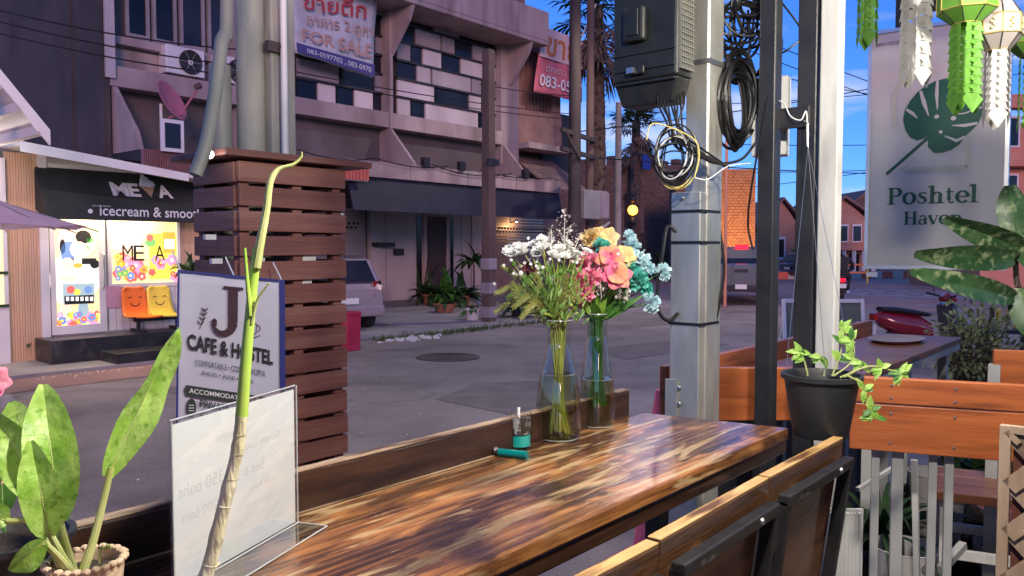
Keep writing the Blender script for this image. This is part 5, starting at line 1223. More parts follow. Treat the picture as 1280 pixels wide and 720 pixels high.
potted(590, 18.6, .0, 18, .35, M['leaf_green'], M['white_pot'], 'small plant in a round white pot on the kerb', 'bush', .2, .26)
potted(556, 20.5, .0, 22, .4, M['leaf_dark'], M['terracotta'], 'low plant in a reddish pot at the driveway edge', 'bush', .3, .22)
potted(650, 19.5, .0, 34, .6, M['leaf_dark'], M['pot_black'], 'dark leafy plant behind the white flowers by the pole', 'bush', .25, .3)
potted(672, 21, .0, 34, .8, M['leaf_dark'], M['terracotta'], 'bushy plant before the brown roller shutter', 'bush', .25, .3)
potted(40, 12.2, .0, 40, .5, M['leaf_dark'], M['pot_black'], 'bare looking leafy plant in a dark pot beside the kiosk steps', 'bush', .22, .22)
potted(238, 12.6, 1.1, 40, .32, M['leaf_dark'], M['terracotta'], 'climbing leafy plant at the right end of the kiosk', 'tree', .16, .25)
# traffic cone behind the table end
cc = atD(826, 505, 4.3); cn_ = thing('traffic_cone', 'pink and white traffic cone behind the galvanised post', 'traffic cone', (cc.x, cc.y, 0))
zt_ = atD(826, 487, 4.3).z
MB().lathe([(.0, zt_), (.028, zt_), (.05, zt_ - .16), (.045, zt_ - .16)], (cc.x, cc.y, 0), 16).build('tip', M['cone_pink'], cn_)
MB().lathe([(.05, zt_ - .161), (.085, zt_ - .4)], (cc.x, cc.y, 0), 16).build('white_band', M['paint_white'], cn_)
MB().lathe([(.085, zt_ - .401), (.15, .04), (.0, .04)], (cc.x, cc.y, 0), 16).build('cone', M['cone_pink'], cn_)
MB().box(cc.x - .19, cc.x + .19, cc.y - .19, cc.y + .19, .0, .045).build('base', M['cone_pink'], cn_)

# street lamps on two of the poles, lit at dusk above the picture
def street_lamp(base, z, head, energy, label):
    t = thing('street_lamp', label, 'street lamp', (base[0], base[1], z), 'street lamps lit over the road')
    b0, h0 = V(base[0], base[1], z), V(*head); d = (h0 - b0).normalized()
    MB().tube(spline([b0, b0.lerp(h0, .5) + V(0, 0, .25), h0], 6), .035, 8).build('arm', M['galvanised'], t)
    MB().bar(h0 - d * .05 + V(0, 0, .06), h0 + d * .55 + V(0, 0, .06), .24, .09).build('head', M['cabinet_grey'], t, bevel=.03)
    MB().bar(h0 + d * .05 + V(0, 0, .005), h0 + d * .48 + V(0, 0, .005), .18, .018).build('lens', M['bulb_white'], t)
    l = bpy.data.lights.new('street_lamp_light', 'SPOT'); l.energy = energy; l.color = (1, .82, .64); l.spot_size = R(160); l.spot_blend = .6; l.shadow_soft_size = .12
    o = bpy.data.objects.new('street_lamp_light', l); COL.objects.link(o); o.parent = t; o.location = h0 + d * .27 + V(0, 0, -.03) - b0
street_lamp((1.85, 2.9), 7.3, (3.6, 5.2, 7.7), 470, 'street lamp on the round concrete pole of the slatted pillar')
street_lamp((pd.x, pd.y), 8.6, (pd.x - .5, 10.6, 9.0), 700, 'street lamp on the dark utility pole above the crossarms')
# ================================================================== slatted pillar round the utility pole
PY = 2.6; px0 = atY(299, 300, PY).x; px1 = atY(427, 300, PY).x; py1 = atX(248, 300, px0).y
PL = thing('slatted_pillar', 'brown slatted timber box round the foot of the concrete pole', 'pillar', ((px0 + px1) / 2, (PY + py1) / 2, 0))
ztop = 2.015; pitch = .0888; sh = .0725; random.seed(9)
for i in range(24):
    z1_ = ztop - i * pitch; z0_ = z1_ - sh
    if z0_ < .05: break
    j = lambda: random.uniform(-.004, .004); a, b_, c_, d_ = j(), j(), j(), j(); u, v = random.uniform(-.003, .003), random.uniform(-.003, .003)
    MB().hexa([(px0 - .008, PY - .018 + u, z0_ + a), (px1 + .008, PY - .018 + v, z0_ + b_), (px1 + .008, PY, z0_ + b_), (px0 - .008, PY, z0_ + a), (px0 - .008, PY - .018 + u, z1_ + a), (px1 + .008, PY - .018 + v, z1_ + b_), (px1 + .008, PY, z1_ + b_), (px0 - .008, PY, z1_ + a)]).build('slat', M['slat_brown'], PL, bevel=.003)
    MB().box(px0 - .018, px0, PY + .001, py1, z0_ + c_, z1_ + c_).build('slat', M['slat_brown'], PL, bevel=.003)
    MB().box(px1, px1 + .018, PY + .001, py1, z0_ + d_, z1_ + d_).build('slat', M['slat_brown'], PL)
    MB().box(px0, px1, py1, py1 + .018, z0_, z1_).build('slat', M['slat_brown'], PL)
for x, y in ((px0 + .002, PY + .002), (px1 - .042, PY + .002), (px0 + .002, py1 - .042), (px1 - .042, py1 - .042), ((px0 + px1) / 2, PY + .002)):
    MB().box(x, x + .04, y, y + .04, 0, ztop).build('corner_post', M['slat_brown'], PL)
for k in range(4):                                           # cap boards
    y0_ = PY - .06 + k * (py1 + .12 - PY) / 4
    MB().box(px0 - .08, px1 + .11, y0_, y0_ + (py1 + .12 - PY) / 4 - .006, ztop + .012, ztop + .036).build('cap_board', M['slat_brown'], PL, bevel=.003)
# pale insulation scraps stuck in the gaps
for (x_, z_, w_) in ((422, 268, .05), (340, 268, .03), (322, 325, .05), (270, 326, .04), (385, 323, .06), (382, 351, .045), (262, 296, .04)):
    p = atY(x_, z_, PY + .012); MB().box(p.x - w_ / 2, p.x + w_ / 2, PY + .003, PY + .02, p.z - .01, p.z + .008).build('paper_scrap', M['debris'], PL)
def upright(name, label, px, pw, y, m, z0, z1, cat, taper=1.0, lean=0.0):
    a = atY(px, 150, y); wd = pw / 1000 * (a - CAM).dot(_F)
    o = MB().tube([(a.x, y, z0), (a.x + lean, y, z1)], [wd / 2, wd / 2 * taper], 18).build(name, m, loc=(a.x, y, z0)); return tag(o, label, cat)
cz = 0.0
upright('concrete_pole', 'round grey concrete pole rising out of the slatted box', 314, 37, 2.9, M['pole_concrete'], cz, 7.5, 'utility pole', .8)
o = upright('conduit_sleeve', 'thick tapered grey sleeve beside the concrete pole on the slatted box', 276, 34, 2.93, M['pvc_grey'], cz, 2.42, 'pipe', .78)
a = atY(349, 150, 2.86)
cp3 = thing('concrete_post', 'square mossy concrete post behind the white conduit pipe', 'post', (a.x, 2.9, 0))
MB().hexa([(a.x - .06, 2.82, 0), (a.x + .06, 2.82, 0), (a.x + .06, 2.95, 0), (a.x - .06, 2.95, 0), (a.x - .05, 2.83, 7), (a.x + .05, 2.83, 7), (a.x + .05, 2.94, 7), (a.x - .05, 2.94, 7)]).build('shaft', M['pole_concrete'], cp3, bevel=.008)
q = atY(351, 60, 2.8); MB().box(q.x - .06, q.x + .015, 2.795, 2.82, q.z - .02, q.z + .02).build('clamp', M['pole_dark'], cp3); MB().ball((q.x, 2.79, q.z), .018).build('bolt', M['pole_dark'], cp3)
a = atY(356, 150, 2.78); tag(MB().tube([(a.x, 2.78, ztop + .037), (a.x, 2.78, 7)], .0135, 12).build('conduit_pipe', M['pvc_white'], loc=(a.x, 2.78, ztop)), 'slim white conduit pipe clipped to the mossy concrete post', 'pipe')
g0, g1 = atY(244, 219, 2.55), atY(284, -30, 2.6)
gm = spline([g0, atY(258, 178, 2.55), atY(270, 110, 2.57), atY(277, 50, 2.58), g1, g1 + V(.06, .05, 2)], 5)
tag(MB().tube(gm, .023, 12).build('conduit_pipe', M['pvc_grey'], loc=g0), 'bent grey conduit pipe hanging beside the slatted box', 'pipe')
bq = atY(262, 193, 2.58); bt = thing('light_bulb', 'small lit white bulb below the bent grey conduit', 'bulb', bq)
MB().ball(bq, .014, 10, 8).build('glass_bulb', M['bulb_white'], bt); MB().tube([bq + V(0, 0, .01), bq + V(0, 0, .05)], .008).build('socket', M['frame_black'], bt)

# ================================================================== hanging cafe banner in front of the pillar
BYp = 2.42
tl_, tr_, bl2, br2 = atY(222, 337, 2.50), atY(355, 350, 2.47), atY(219, 620, 2.50), atY(357, 640, 2.47)
CB_, cbc = banner('cafe_banner', [tl_, tr_, bl2, br2], M['banner_lilac'], 'lilac cafe and hostel banner hung on the slatted pillar', sag=.003, th=.003, wr=.0035, n=20)
OF = Vector((-.3, -1, 0)).normalized() * .012
def strip(u0, u1, v0, v1, m, nm, off=.009):
    MB().poly([on_quad(cbc, u, v, Vector((-.3, -1, 0)).normalized() * off) for u, v in ((u0, v0), (u0, v1), (u1, v1), (u1, v0))]).build(nm, m, CB_)
strip(.945, 1.0, 0, 1, M['navy_edge'], 'navy_border'); strip(0, .94, 0, .012, M['navy_edge'], 'navy_border'); strip(-.005, .012, .013, 1, M['navy_edge'], 'navy_border')
b = MB(); ux = (tr_ - tl_).normalized(); uy = (tl_ - bl2).normalized(); wb = (tr_ - tl_).length; hb = (tl_ - bl2).length
def P_(u, v, off=.012): return on_quad(cbc, u, v, Vector((-.3, -1, 0)).normalized() * off)
def bpx(x, y): # banner point from photo pixel
    n = ux.cross(uy); d = ray(x, y); return CAM + d * ((tl_ - CAM).dot(n) / d.dot(n)) + OF
serif(b, 'J', bpx(262, 416), ux, uy, .158); b.build('initial', M['ink_plum'], CB_)
b = MB(); a_, c_ = bpx(233, 436), bpx(340, 456); put_text(b, 'CAFE & HOSTEL', (a_ + c_) / 2, c_ - a_, uy, w=(c_ - a_).length, h=.052, bold=.035); b.build('lettering', M['print_black'], CB_)
b = MB(); a_, c_ = bpx(243, 456), bpx(331, 470); put_text(b, 'COMFORTABLE \u2022 COZY \u2022 PEACEFUL', (a_ + c_) / 2, c_ - a_, uy, w=(c_ - a_).length, h=.019, bold=.0)
a_, c_ = bpx(251, 470), bpx(315, 481); put_text(b, 'สะดวก \u2022 สบาย \u2022 อบอุ่น', (a_ + c_) / 2, c_ - a_, uy, w=(c_ - a_).length, h=.026); b.build('small_lettering', M['ink_pill'], CB_)
a_, c_ = bpx(229, 487), bpx(345, 504); up2 = uy * .036
MB().poly([a_ - up2 / 2 + (c_ - a_) * .02, c_ - up2 / 2 - (c_ - a_) * .02, c_, c_ + up2 / 2 - (c_ - a_) * .02, a_ + up2 / 2 + (c_ - a_) * .02, a_]).build('dark_pill', M['ink_pill'], CB_)
b = MB(); put_text(b, 'ACCOMMODATION | ห้องพัก', (a_ + c_) / 2 - uy * .011 + OF * .3, c_ - a_, uy, w=(c_ - a_).length * .9, h=.024, bold=.012); b.build('pill_lettering', M['print_white'], CB_)
b = MB(); a_, c_ = bpx(249, 508), bpx(318, 520); put_text(b, 'PRIVATE ROOM', (a_ + c_) / 2, c_ - a_, uy, w=(c_ - a_).length, h=.024, bold=.02)
a_, c_ = bpx(249, 522), bpx(300, 532); put_text(b, 'ห้องส่วนตัว', (a_ + c_) / 2, c_ - a_, uy, w=(c_ - a_).length, h=.03); b.build('room_lettering', M['ink_pill'], CB_)
q = bpx(238, 509); MB().add([q] + [q + ux * .017 * math.cos(k * .42) + uy * .031 * math.sin(k * .42) for k in range(15)], [(0, k + 1, (k + 1) % 15 + 1) for k in range(15)]).build('icon_disc', M['ink_pill'], CB_)
b = MB()
for k in range(3): stroke(b, [(-.009, .009 - k * .009), (.009, .009 - k * .009)], .0025, q + OF * .3, ux, uy)
b.build('icon_bar', M['print_white'], CB_)
b = MB(); q = bpx(314, 412)                                   # coffee cup line drawing
stroke(b, [(-.018, .022), (-.014, -.01), (-.006, -.018), (.008, -.018), (.015, -.01), (.018, .022), (-.018, .022)], .003, q, ux, uy); stroke(b, arc(.018, .006, .012, .011, 90, -80, 8), .003, q, ux, uy); stroke(b, arc(0, -.014, .03, .012, 190, 350, 10), .003, q, ux, uy); stroke(b, [(-.004, .03), (-.008, .038), (-.002, .046), (-.005, .054)], .0025, q, ux, uy); b.build('cup_drawing', M['ink_plum'], CB_)
b = MB(); q = bpx(253, 398); stroke(b, [(-.012, -.035), (0, -.005), (.006, .035)], .0025, q, ux, uy)
for k, (x_, y_) in enumerate(((-.008, -.02), (-.002, -.006), (.002, .01), (.005, .024))):
    for s in (-1, 1): stroke(b, [(x_, y_), (x_ + s * .006, y_ + .006), (x_ + s * .012, y_ + .014)], [.001, .005, .001], q, ux, uy)
b.build('sprig_drawing', M['ink_plum'], CB_)
for u_ in (.02, .5, .97): p = P_(u_, 0, .004); MB().tube([p, p + V(0, .05, .06)], .003, 5).build('cable_tie', M['white_plastic'], CB_)

# ================================================================== bar counter
zt = 1.26
def counter(name, label, x0, x1, yf, yb, endx_f, endx_b, mt, me, leg_m, board=True, th=.03):
    t = thing(name, label, 'counter', ((x0 + x1) / 2, (yf + yb) / 2, .25))
    MB().hexa([(x0, yf, zt - th), (endx_f, yf, zt - th), (endx_b, yb, zt - th), (x0, yb, zt - th), (x0, yf, zt), (endx_f, yf, zt), (endx_b, yb, zt), (x0, yb, zt)]).build('tabletop', mt, t, bevel=.004)
    MB().hexa([(x0, yf + .006, zt - th - .034), (endx_f + .004, yf + .006, zt - th - .034), (endx_f + .004, yf + .036, zt - th - .034), (x0, yf + .036, zt - th - .034), (x0, yf + .006, zt - th - .001), (endx_f + .004, yf + .006, zt - th - .001), (endx_f + .004, yf + .036, zt - th - .001), (x0, yf + .036, zt - th - .001)]).build('edge_board', me, t, bevel=.004)
    MB().hexa([(endx_f - .03, yf + .037, zt - th - .034), (endx_f + .004, yf + .037, zt - th - .034), (endx_b + .004, yb, zt - th - .034), (endx_b - .03, yb, zt - th - .034), (endx_f - .03, yf + .037, zt - th - .001), (endx_f + .004, yf + .037, zt - th - .001), (endx_b + .004, yb, zt - th - .001), (endx_b - .03, yb, zt - th - .001)]).build('end_board', me, t, bevel=.004)
    for x in (x0 + .3, (x0 + endx_f) / 2, endx_f - .12):
        for y in (yf + .06, yb - .06): MB().box(x, x + .04, y - .02, y + .02, .25, zt - th - .04).build('leg', leg_m, t)
    return t
BC = counter('bar_counter', 'glossy dark wood bar counter with worn streaks and a low back board', -1.2, 1.9, .748, 1.122, 1.935, 1.862, M['table_wood'], M['table_edge'], M['black_paint'])
bz = atY(500, 554, 1.148).z
MB().box(-1.2, 1.80, 1.123, 1.148, zt - .12, bz).build('back_board', M['table_edge'], BC, bevel=.004)
mat('worn_edge', (.3, .19, .12), (.45, .33, .22), .5, scale=9, stretch=(1, 6, 6), c3=(.07, .035, .022), s3=5, lo3=.45, hi3=.6)
MB().box(-1.2, 1.798, 1.1245, 1.1465, bz + .0003, bz + .0025).build('worn_top_edge', M['worn_edge'], BC)
MB().box(-1.2, 1.80, 1.1195, 1.1225, zt + .0005, zt + .003).build('joint_bead', M['worn_edge'], BC)
# second counter beyond, brown top on grey frame with orange back boards
C2 = counter('bar_counter', 'second bar counter with brown top, pale steel frame and orange back board', 2.9, 4.5, .872, 1.25, 4.5, 4.47, M['wood_brown'], M['steel_grey'], M['post_white'])
fz1, fz0 = 1.318, 1.145
MB().slab((2.31, 1.30), (4.55, 1.31), fz0, fz1, .028).build('back_board', M['wood_orange'], C2, bevel=.003)
MB().slab((2.585, .975), (2.31, 1.295), fz0, fz1, .026).build('end_board', M['wood_orange'], C2, bevel=.003)
for x, y in ((2.62, 1.345), (3.4, 1.345), (4.5, 1.345)): MB().box(x, x + .04, y - .004, y + .04, .25 if y < 1.4 else 0, fz1 - .01).build('post', M['steel_grey'], C2)
MB().slab((4.5, 1.352), (2.33, 1.342), .02, fz0 - .01, -.012).build('shade_panel', M['frame_black'], C2)  # added black sheet standing in for the shade below the counter
MB().box(2.95, 4.45, .9, .91, .25, .7).build('kick_board', M['frame_black'], C2)
tr2 = thing('serving_tray', 'flat grey tray lying on the second counter', 'tray', (3.9, 1.08, zt))
MB().lathe([(0, .004), (.15, .004), (.19, .016), (.195, .016), (.155, .0), (0, 0)], (0, 0, 0), 24).xform(Matrix.Translation((4.1, 1.07, zt + .001)) @ Matrix.Diagonal((1.0, .6, 1, 1))).build('dish', M['panel_grey'], tr2)

# ================================================================== bar stools
def stool(label):
    t = thing('bar_stool', label, 'bar stool', (0, 0, 0), 'black framed stools at the bar counter')
    F_, W2 = .26, .178
    # back frame leans towards the room (-y); x along the counter
    def P3(x, h): return V(x, -.05 - .105 * (h - .75) / .25 if h > .55 else 0, h)
    zt2 = .985
    for s in (-1, 1):
        a, b_ = V(s * W2, .0, .50), V(s * W2, -.06, zt2 - .012)
        MB().bar(a, b_, .022, .026, (0, 1, .1)).build('back_upright', M['black_paint'], t, bevel=.003)
    MB().bar(V(-W2 - .011, -.062, zt2 - .012), V(W2 + .011, -.062, zt2 - .012), .024, .022).build('back_top_bar', M['black_paint'], t, bevel=.003)
    MB().bar(V(-W2, -.012, .62), V(W2, -.012, .62), .03, .03).build('back_lower_bar', M['black_paint'], t)
    MB().hexa([(-W2 + .016, -.004, .64), (W2 - .016, -.004, .64), (W2 - .016, .012, .64), (-W2 + .016, .012, .64), (-W2 + .016, -.043, zt2 - .03), (W2 - .016, -.043, zt2 - .03), (W2 - .016, -.039, zt2 - .03), (-W2 + .016, -.039, zt2 - .03)]).build('back_panel', M['stool_dark'], t)
    MB().hexa([(-.208, -.038, zt2 - .045), (.208, -.038, zt2 - .045), (.208, -.017, zt2 - .045), (-.208, -.017, zt2 - .045), (-.208, -.043, zt2 + .032), (.208, -.043, zt2 + .032), (.208, -.020, zt2 + .032), (-.208, -.020, zt2 + .032)]).build('back_rail', M['rail_dark'], t, bevel=.002)
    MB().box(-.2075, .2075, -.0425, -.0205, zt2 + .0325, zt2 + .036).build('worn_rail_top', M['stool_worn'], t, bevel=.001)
    for s in (.1,): MB().lathe([(0, .004), (.006, .003), (.007, 0)], (s, -.0745, zt2 - .012), 10, axis=(0, -1, 0)).build('bolt', M['rim_metal'], t)
    MB().box(-W2 - .02, W2 + .02, .0, .32, .50, .535).build('seat', M['stool_dark'], t, bevel=.006)
    for s in (-1, 1):
        MB().bar(V(s * W2, .02, .5), V(s * (W2 + .02), -.03, 0), .03, .03, (0, 1, 0)).build('leg', M['black_paint'], t); MB().bar(V(s * W2, .3, .5), V(s * (W2 + .02), .33, 0), .03, .03, (0, 1, 0)).build('leg', M['black_paint'], t)
    for y, z in ((-.02, .2), (.32, .2)): MB().bar(V(-W2, y, z), V(W2, y, z), .024, .024).build('foot_rail', M['black_paint'], t)
    return t
mat('stool_dark', (.11, .05, .024), (.22, .1, .045), .22, scale=4, stretch=(1, 9, 9), bump=.1, coat=.5, rvar=.1)
mat('rail_dark', (.05, .023, .011), (.12, .055, .024), .25, scale=5, stretch=(1, 9, 9), bump=.12, coat=.4, c3=(.26, .14, .06), s3=4, lo3=.6, hi3=.68)
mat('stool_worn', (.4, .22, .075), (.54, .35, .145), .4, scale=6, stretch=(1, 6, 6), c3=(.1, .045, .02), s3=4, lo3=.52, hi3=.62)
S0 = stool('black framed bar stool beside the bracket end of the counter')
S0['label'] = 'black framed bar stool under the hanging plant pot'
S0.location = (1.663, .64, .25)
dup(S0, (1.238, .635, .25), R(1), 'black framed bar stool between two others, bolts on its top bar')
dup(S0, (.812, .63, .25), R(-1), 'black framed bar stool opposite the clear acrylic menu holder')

# ================================================================== posts at the patio edge
def sq_post(name, label, x0, x1, y0, y1, z0, z1, m, cat='post', bevel=.004):
    return tag(MB().box(x0, x1, y0, y1, z0, z1).build(name, m, loc=((x0 + x1) / 2, (y0 + y1) / 2, z0), bevel=bevel), label, cat)
GP = thing('galvanised_post', 'square galvanised steel post carrying the black cable box', 'post', (2.2, 1.14, 0))
MB().box(2.165, 2.262, 1.09, 1.165, .0, 3.4).build('shaft', M['galvanised'], GP, bevel=.006)
MB().box(2.13, 2.243, 1.094, 1.19, .0, atX(860, 240, 2.13).z).build('sleeve', M['galvanised'], GP, bevel=.003)
for y_ in (264, 303, 405):
    zz = atX(860, y_, 2.13).z; MB().box(2.126, 2.247, 1.0885, 1.194, zz - .004, zz + .004).build('cable_tie', M['cable_black'], GP)
for y_ in (76, ):
    zz = atX(880, y_, 2.16).z; MB().box(2.161, 2.266, 1.086, 1.169, zz - .007, zz + .007).build('steel_band', M['rim_metal'], GP)
for px_, y_ in ((852, 248), (848, 485), (848, 505)):
    p = atX(px_, y_, 2.128); MB().lathe([(0, .006), (.007, .005), (.009, 0)], p, 10, axis=(-1, 0, 0)).build('bolt', M['rim_metal'], GP)
zz = atX(848, 475, 2.128).z; MB().box(2.122, 2.1285, 1.16, 1.2, 1.1, zz).build('fixing_plate', M['galvanised'], GP)
sq_post('patio_post', 'slim black steel post between the galvanised post and the white box', 2.25, 2.30, .926, .976, .25, 2.74, M['post_black'])
BP = thing('patio_post', 'black steel post beside the grimy white post', 'post', (2.325, .85, .25))
MB().box(2.3, 2.35, .826, .882, .25, 2.74).build('shaft', M['post_black'], BP, bevel=.004)
zb1, zb0_ = atX(985, 135, 2.29).z, atX(985, 161, 2.29).z
MB().box(2.285, 2.297, .84, .93, zb0_, zb1).build('bracket', M['post_black'], BP, bevel=.002)
sq_post('patio_post', 'grimy white painted square post above the hanging pot', 2.30, 2.345, .765, .818, .25, 2.74, M['post_white'])
wb_ = atD(964, 150, 2.42); WB = thing('junction_box', 'white plastic junction box behind the slim black post', 'box', wb_)
def obox(c, w, h, d, rz):
    M4 = Matrix.Translation(c) @ Matrix.Rotation(rz, 4, 'Z'); return MB().box(-d / 2, d / 2, -w / 2, w / 2, -h / 2, h / 2).xform(M4)
obox(atD(966, 120, 2.43), .1, .11, .05, R(14)).build('cover', M['white_plastic'], WB, bevel=.006)
obox(atD(963, 170, 2.44), .104, .125, .06, R(14)).build('case', M['white_plastic'], WB, bevel=.006)
MB().tube([atD(972, 198, 2.44), atD(973, 215, 2.44), atD(972, 233, 2.44)], .006).build('cable_tail', M['cable_black'], WB)

# ================================================================== black cable box on the post
bx = thing('cable_box', 'black plastic cable splice box strapped to the galvanised post', 'cable box', (2.1, 1.23, 2.1))
z0b = atX(800, 122, 2.04).z; z1b = 2.56
MB().hexa([(2.06, 1.15, z0b - .02), (2.13, 1.15, z0b - .02), (2.13, 1.32, z0b - .02), (2.06, 1.32, z0b - .02), (2.045, 1.126, z0b + .05), (2.13, 1.126, z0b + .05), (2.13, 1.34, z0b + .05), (2.045, 1.34, z0b + .05)]).build('base', M['plastic_black'], bx, bevel=.006)
MB().box(2.04, 2.13, 1.126, 1.34, z0b + .051, z1b).build('case', M['plastic_black'], bx, bevel=.008)
for y_ in (66, 86, 103):
    zz = atX(800, y_, 2.04).z; MB().box(2.034, 2.041, 1.13, 1.335, zz - .004, zz + .004).build('rib', M['plastic_black'], bx, bevel=.001)
cl = atX(797, 32, 2.04); MB().box(2.012, 2.04, cl.y - .035, cl.y + .035, cl.z - .05, cl.z + .05).build('latch', M['plastic_black'], bx, bevel=.008)
MB().box(2.006, 2.0115, cl.y - .02, cl.y + .02, cl.z - .035, cl.z + .04).build('latch_plate', M['plastic_black'], bx, bevel=.002)
cl = atX(797, 89, 2.04); MB().box(2.022, 2.033, cl.y - .03, cl.y + .03, cl.z - .012, cl.z + .012).build('clip', M['plastic_black'], bx, bevel=.003)
cl = atX(790, 89, 2.03); MB().box(2.016, 2.0215, cl.y - .012, cl.y + .012, cl.z - .008, cl.z + .008).build('clip_plate', M['rim_metal'], bx)
for k in range(7):                                            # vent grid on the side facing the patio
    x = 2.05 + k * .0115; MB().box(x, x + .0028, 1.118, 1.1255, z0b + .07, z1b - .01).build('grid_bar', M['pvc_grey'], bx)
for k in range(24):
    zz = z0b + .07 + k * .0165
    if zz < z1b - .01: MB().box(2.049, 2.125, 1.1155, 1.1178, zz, zz + .0028).build('grid_bar', M['pvc_grey'], bx)
# cables
def cable(name, label, pts, r, m, cat='cable', group=None, n=7):
    o = MB().tube(spline(pts, n), r, 7).build(name, m, loc=pts[0]); return tag(o, label, cat, group)
random.seed(13)
bun = thing('cable_bundle', 'bundle of black cables dropping out of the cable box', 'cables', atD(840, 130, 2.3))
for k in range(9):
    x = 822 + k * 4; p = [atD(x, 112, 2.32), atD(x + 1, 130, 2.3), atD(836 + k * 2 + random.uniform(-4, 4), 155, 2.28), atD(838 + k * 2.5, 172, 2.28), atD(850 + k * 3, 185 + random.uniform(-4, 6), 2.27), atD(880 + k * 4, 198 + k * 1.5, 2.25)]
    MB().tube(spline(p, 5), .0032, 6).build('cable', M['cable_black'], bun)
def coil(name, label, c, ax, rx, rz, n, m_list, jit, r):
    t = thing(name, label, 'cable coil', c); ax = Vector(ax).normalized(); u = ax.cross(V(0, 0, 1)).normalized(); w = V(0, 0, 1)
    for k in range(n):
        f1, f2, o = 1 + random.gauss(0, jit), 1 + random.gauss(0, jit), ax * random.gauss(0, .012) + u * random.gauss(0, .006) + w * random.gauss(0, .008); ph = random.uniform(0, 6)
        pts = [c + o + u * rx * f1 * math.cos(a) + w * rz * f2 * math.sin(a) + ax * .008 * math.sin(a * 2 + ph) for a in [2 * math.pi * i / 28 for i in range(29)]]
        MB().tube(pts, r, 6, cap=False).build('loop', M[m_list[k % len(m_list)]], t)
    return t
coil('cable_coil', 'hanging coil of black and yellow wires beside the galvanised post', atD(842, 197, 2.26), (-1, -.35, 0), .042, .06, 14, ['cable_black', 'cable_black', 'cable_black', 'cable_yellow', 'cable_black', 'cable_black', 'cable_white'], .26, .0024)
coil('cable_coil', 'thick coil of black cable hung on the galvanised post', atD(921, 128, 2.42), (-.4, -1, 0), .055, .115, 26, ['cable_black'], .13, .0052)
tw = thing('cable_tangle', 'tangle of black cable loops above the thick coil', 'cables', atD(925, 40, 2.45))
for k in range(28):
    c = atD(random.uniform(905, 942), random.uniform(-10, 75), 2.44 + random.uniform(-.03, .05)); rx, rz = random.uniform(.035, .1), random.uniform(.05, .13); a0 = random.uniform(0, 6)
    pts = [c + _R * rx * math.cos(a0 + a) + _U * rz * math.sin(a0 + a) + _F * .02 * math.sin(a * 1.5) for a in [4.6 * i / 18 for i in range(19)]]
    MB().tube(pts, random.uniform(.0035, .0052), 6).build('loop', M['cable_black'], tw)
cable('loose_cable', 'black cable arching from the post to the slim black post', [atD(975, 0, 2.4), atD(1002, 40, 2.4), atD(985, 62, 2.4), atD(965, 70, 2.4)], .003, M['cable_black'])
cable('loose_cable', 'black cable sagging between the coil and the black post', [atD(865, 185, 2.26), atD(890, 203, 2.3), atD(925, 200, 2.3), atD(945, 178, 2.32)], .004, M['cable_black'])
cable('loose_cable', 'yellow wire curling across the galvanised post', [atD(808, 175, 2.2), atD(815, 155, 2.2), atD(840, 160, 2.2), atD(868, 175, 2.19), atD(874, 195, 2.19), atD(868, 222, 2.19)], .0018, M['cable_yellow'])
cable('loose_cable', 'white wire looping off the galvanised post', [atD(868, 222, 2.19), atD(885, 224, 2.2), atD(910, 208, 2.25), atD(938, 204, 2.3)], .0016, M['cable_white'])
cable('loose_cable', 'black cable hanging down the right side of the galvanised post', [atD(888, 190, 2.36), atD(896, 260, 2.42), atD(905, 330, 2.42), atD(900, 375, 2.42), atD(893, 408, 2.42)], .0045, M['cable_black'])
cable('loose_cable', 'thin black cable hanging in front of the slim black post', [atD(960, 120, 2.26), atD(940, 230, 2.33), atD(935, 280, 2.4), atD(941, 312, 2.4)], .003, M['cable_black'])
cable('loose_cable', 'black cable between the slim post and the wide black post', [atD(968, 215, 2.4), atD(973, 270, 2.4), atD(970, 300, 2.4), atD(964, 322, 2.4)], .003, M['cable_black'])
cable('loose_cable', 'stiff black cable loop left of the galvanised post', [atD(846, 290, 2.38), atD(834, 284, 2.38), atD(828, 318, 2.36), atD(822, 360, 2.35), atD(824, 390, 2.35), atD(836, 401, 2.36), atD(847, 392, 2.38)], .0055, M['cable_black'])
cable('loose_cable', 'pale wire tied from the white junction box to the bracket', [atD(955, 122, 2.36), atD(978, 128, 2.3), atD(988, 145, 2.27), atD(1001, 150, 2.26), atD(1008, 140, 2.26), atD(1009, 182, 2.25)], .0018, M['cable_white'])

# ================================================================== orange railing with grey uprights
RL = thing('patio_railing', 'orange plank railing on grey steel uprights', 'railing', (2.4, .5, .25))
ra, rb_ = V(2.336, .728, 0), V(2.62, -.10, 0); rd = (rb_ - ra).normalized(); rn = V(rd.y, -rd.x, 0)
zr1, zrm, zr0 = 1.342, 1.268, 1.135
MB().slab(rb_, ra, zrm + .002, zr1, -.026).build('plank', M['wood_orange'], RL, bevel=.003)
MB().slab(rb_, ra, zr0, zrm - .001, -.026).build('plank', M['wood_orange'], RL, bevel=.003)
for px_ in (1095, 1123, 1168, 1189):
    p = atV(px_, 600, ra, rd.x, rd.y); p = V(p.x, p.y, 0) + V(rd.y, -rd.x, 0) * -.045; w_ = .031 if px_ == 1123 else .022
    MB().bar(p + V(0, 0, .25), p + V(0, 0, zr0 + .1), w_, w_, (rd.x, rd.y, 0)).build('upright', M['steel_grey'], RL, bevel=.002)
for u_ in (.12, .3, .5, .68):
    for zz_ in (zr1 - .02, zrm + .018, zrm - .025, zr0 + .025):
        p = ra.lerp(rb_, u_) + V(rd.y, -rd.x, 0) * .0005; MB().lathe([(0, .0015), (.0035, .001), (.004, 0)], V(p.x, p.y, zz_), 8, axis=V(rd.y, -rd.x, 0)).build('screw_head', M['rim_metal'], RL)
pp = [atD(1143, 575, 2.4), atD(1152, 720, 2.4)]; pp[1].z -= .3
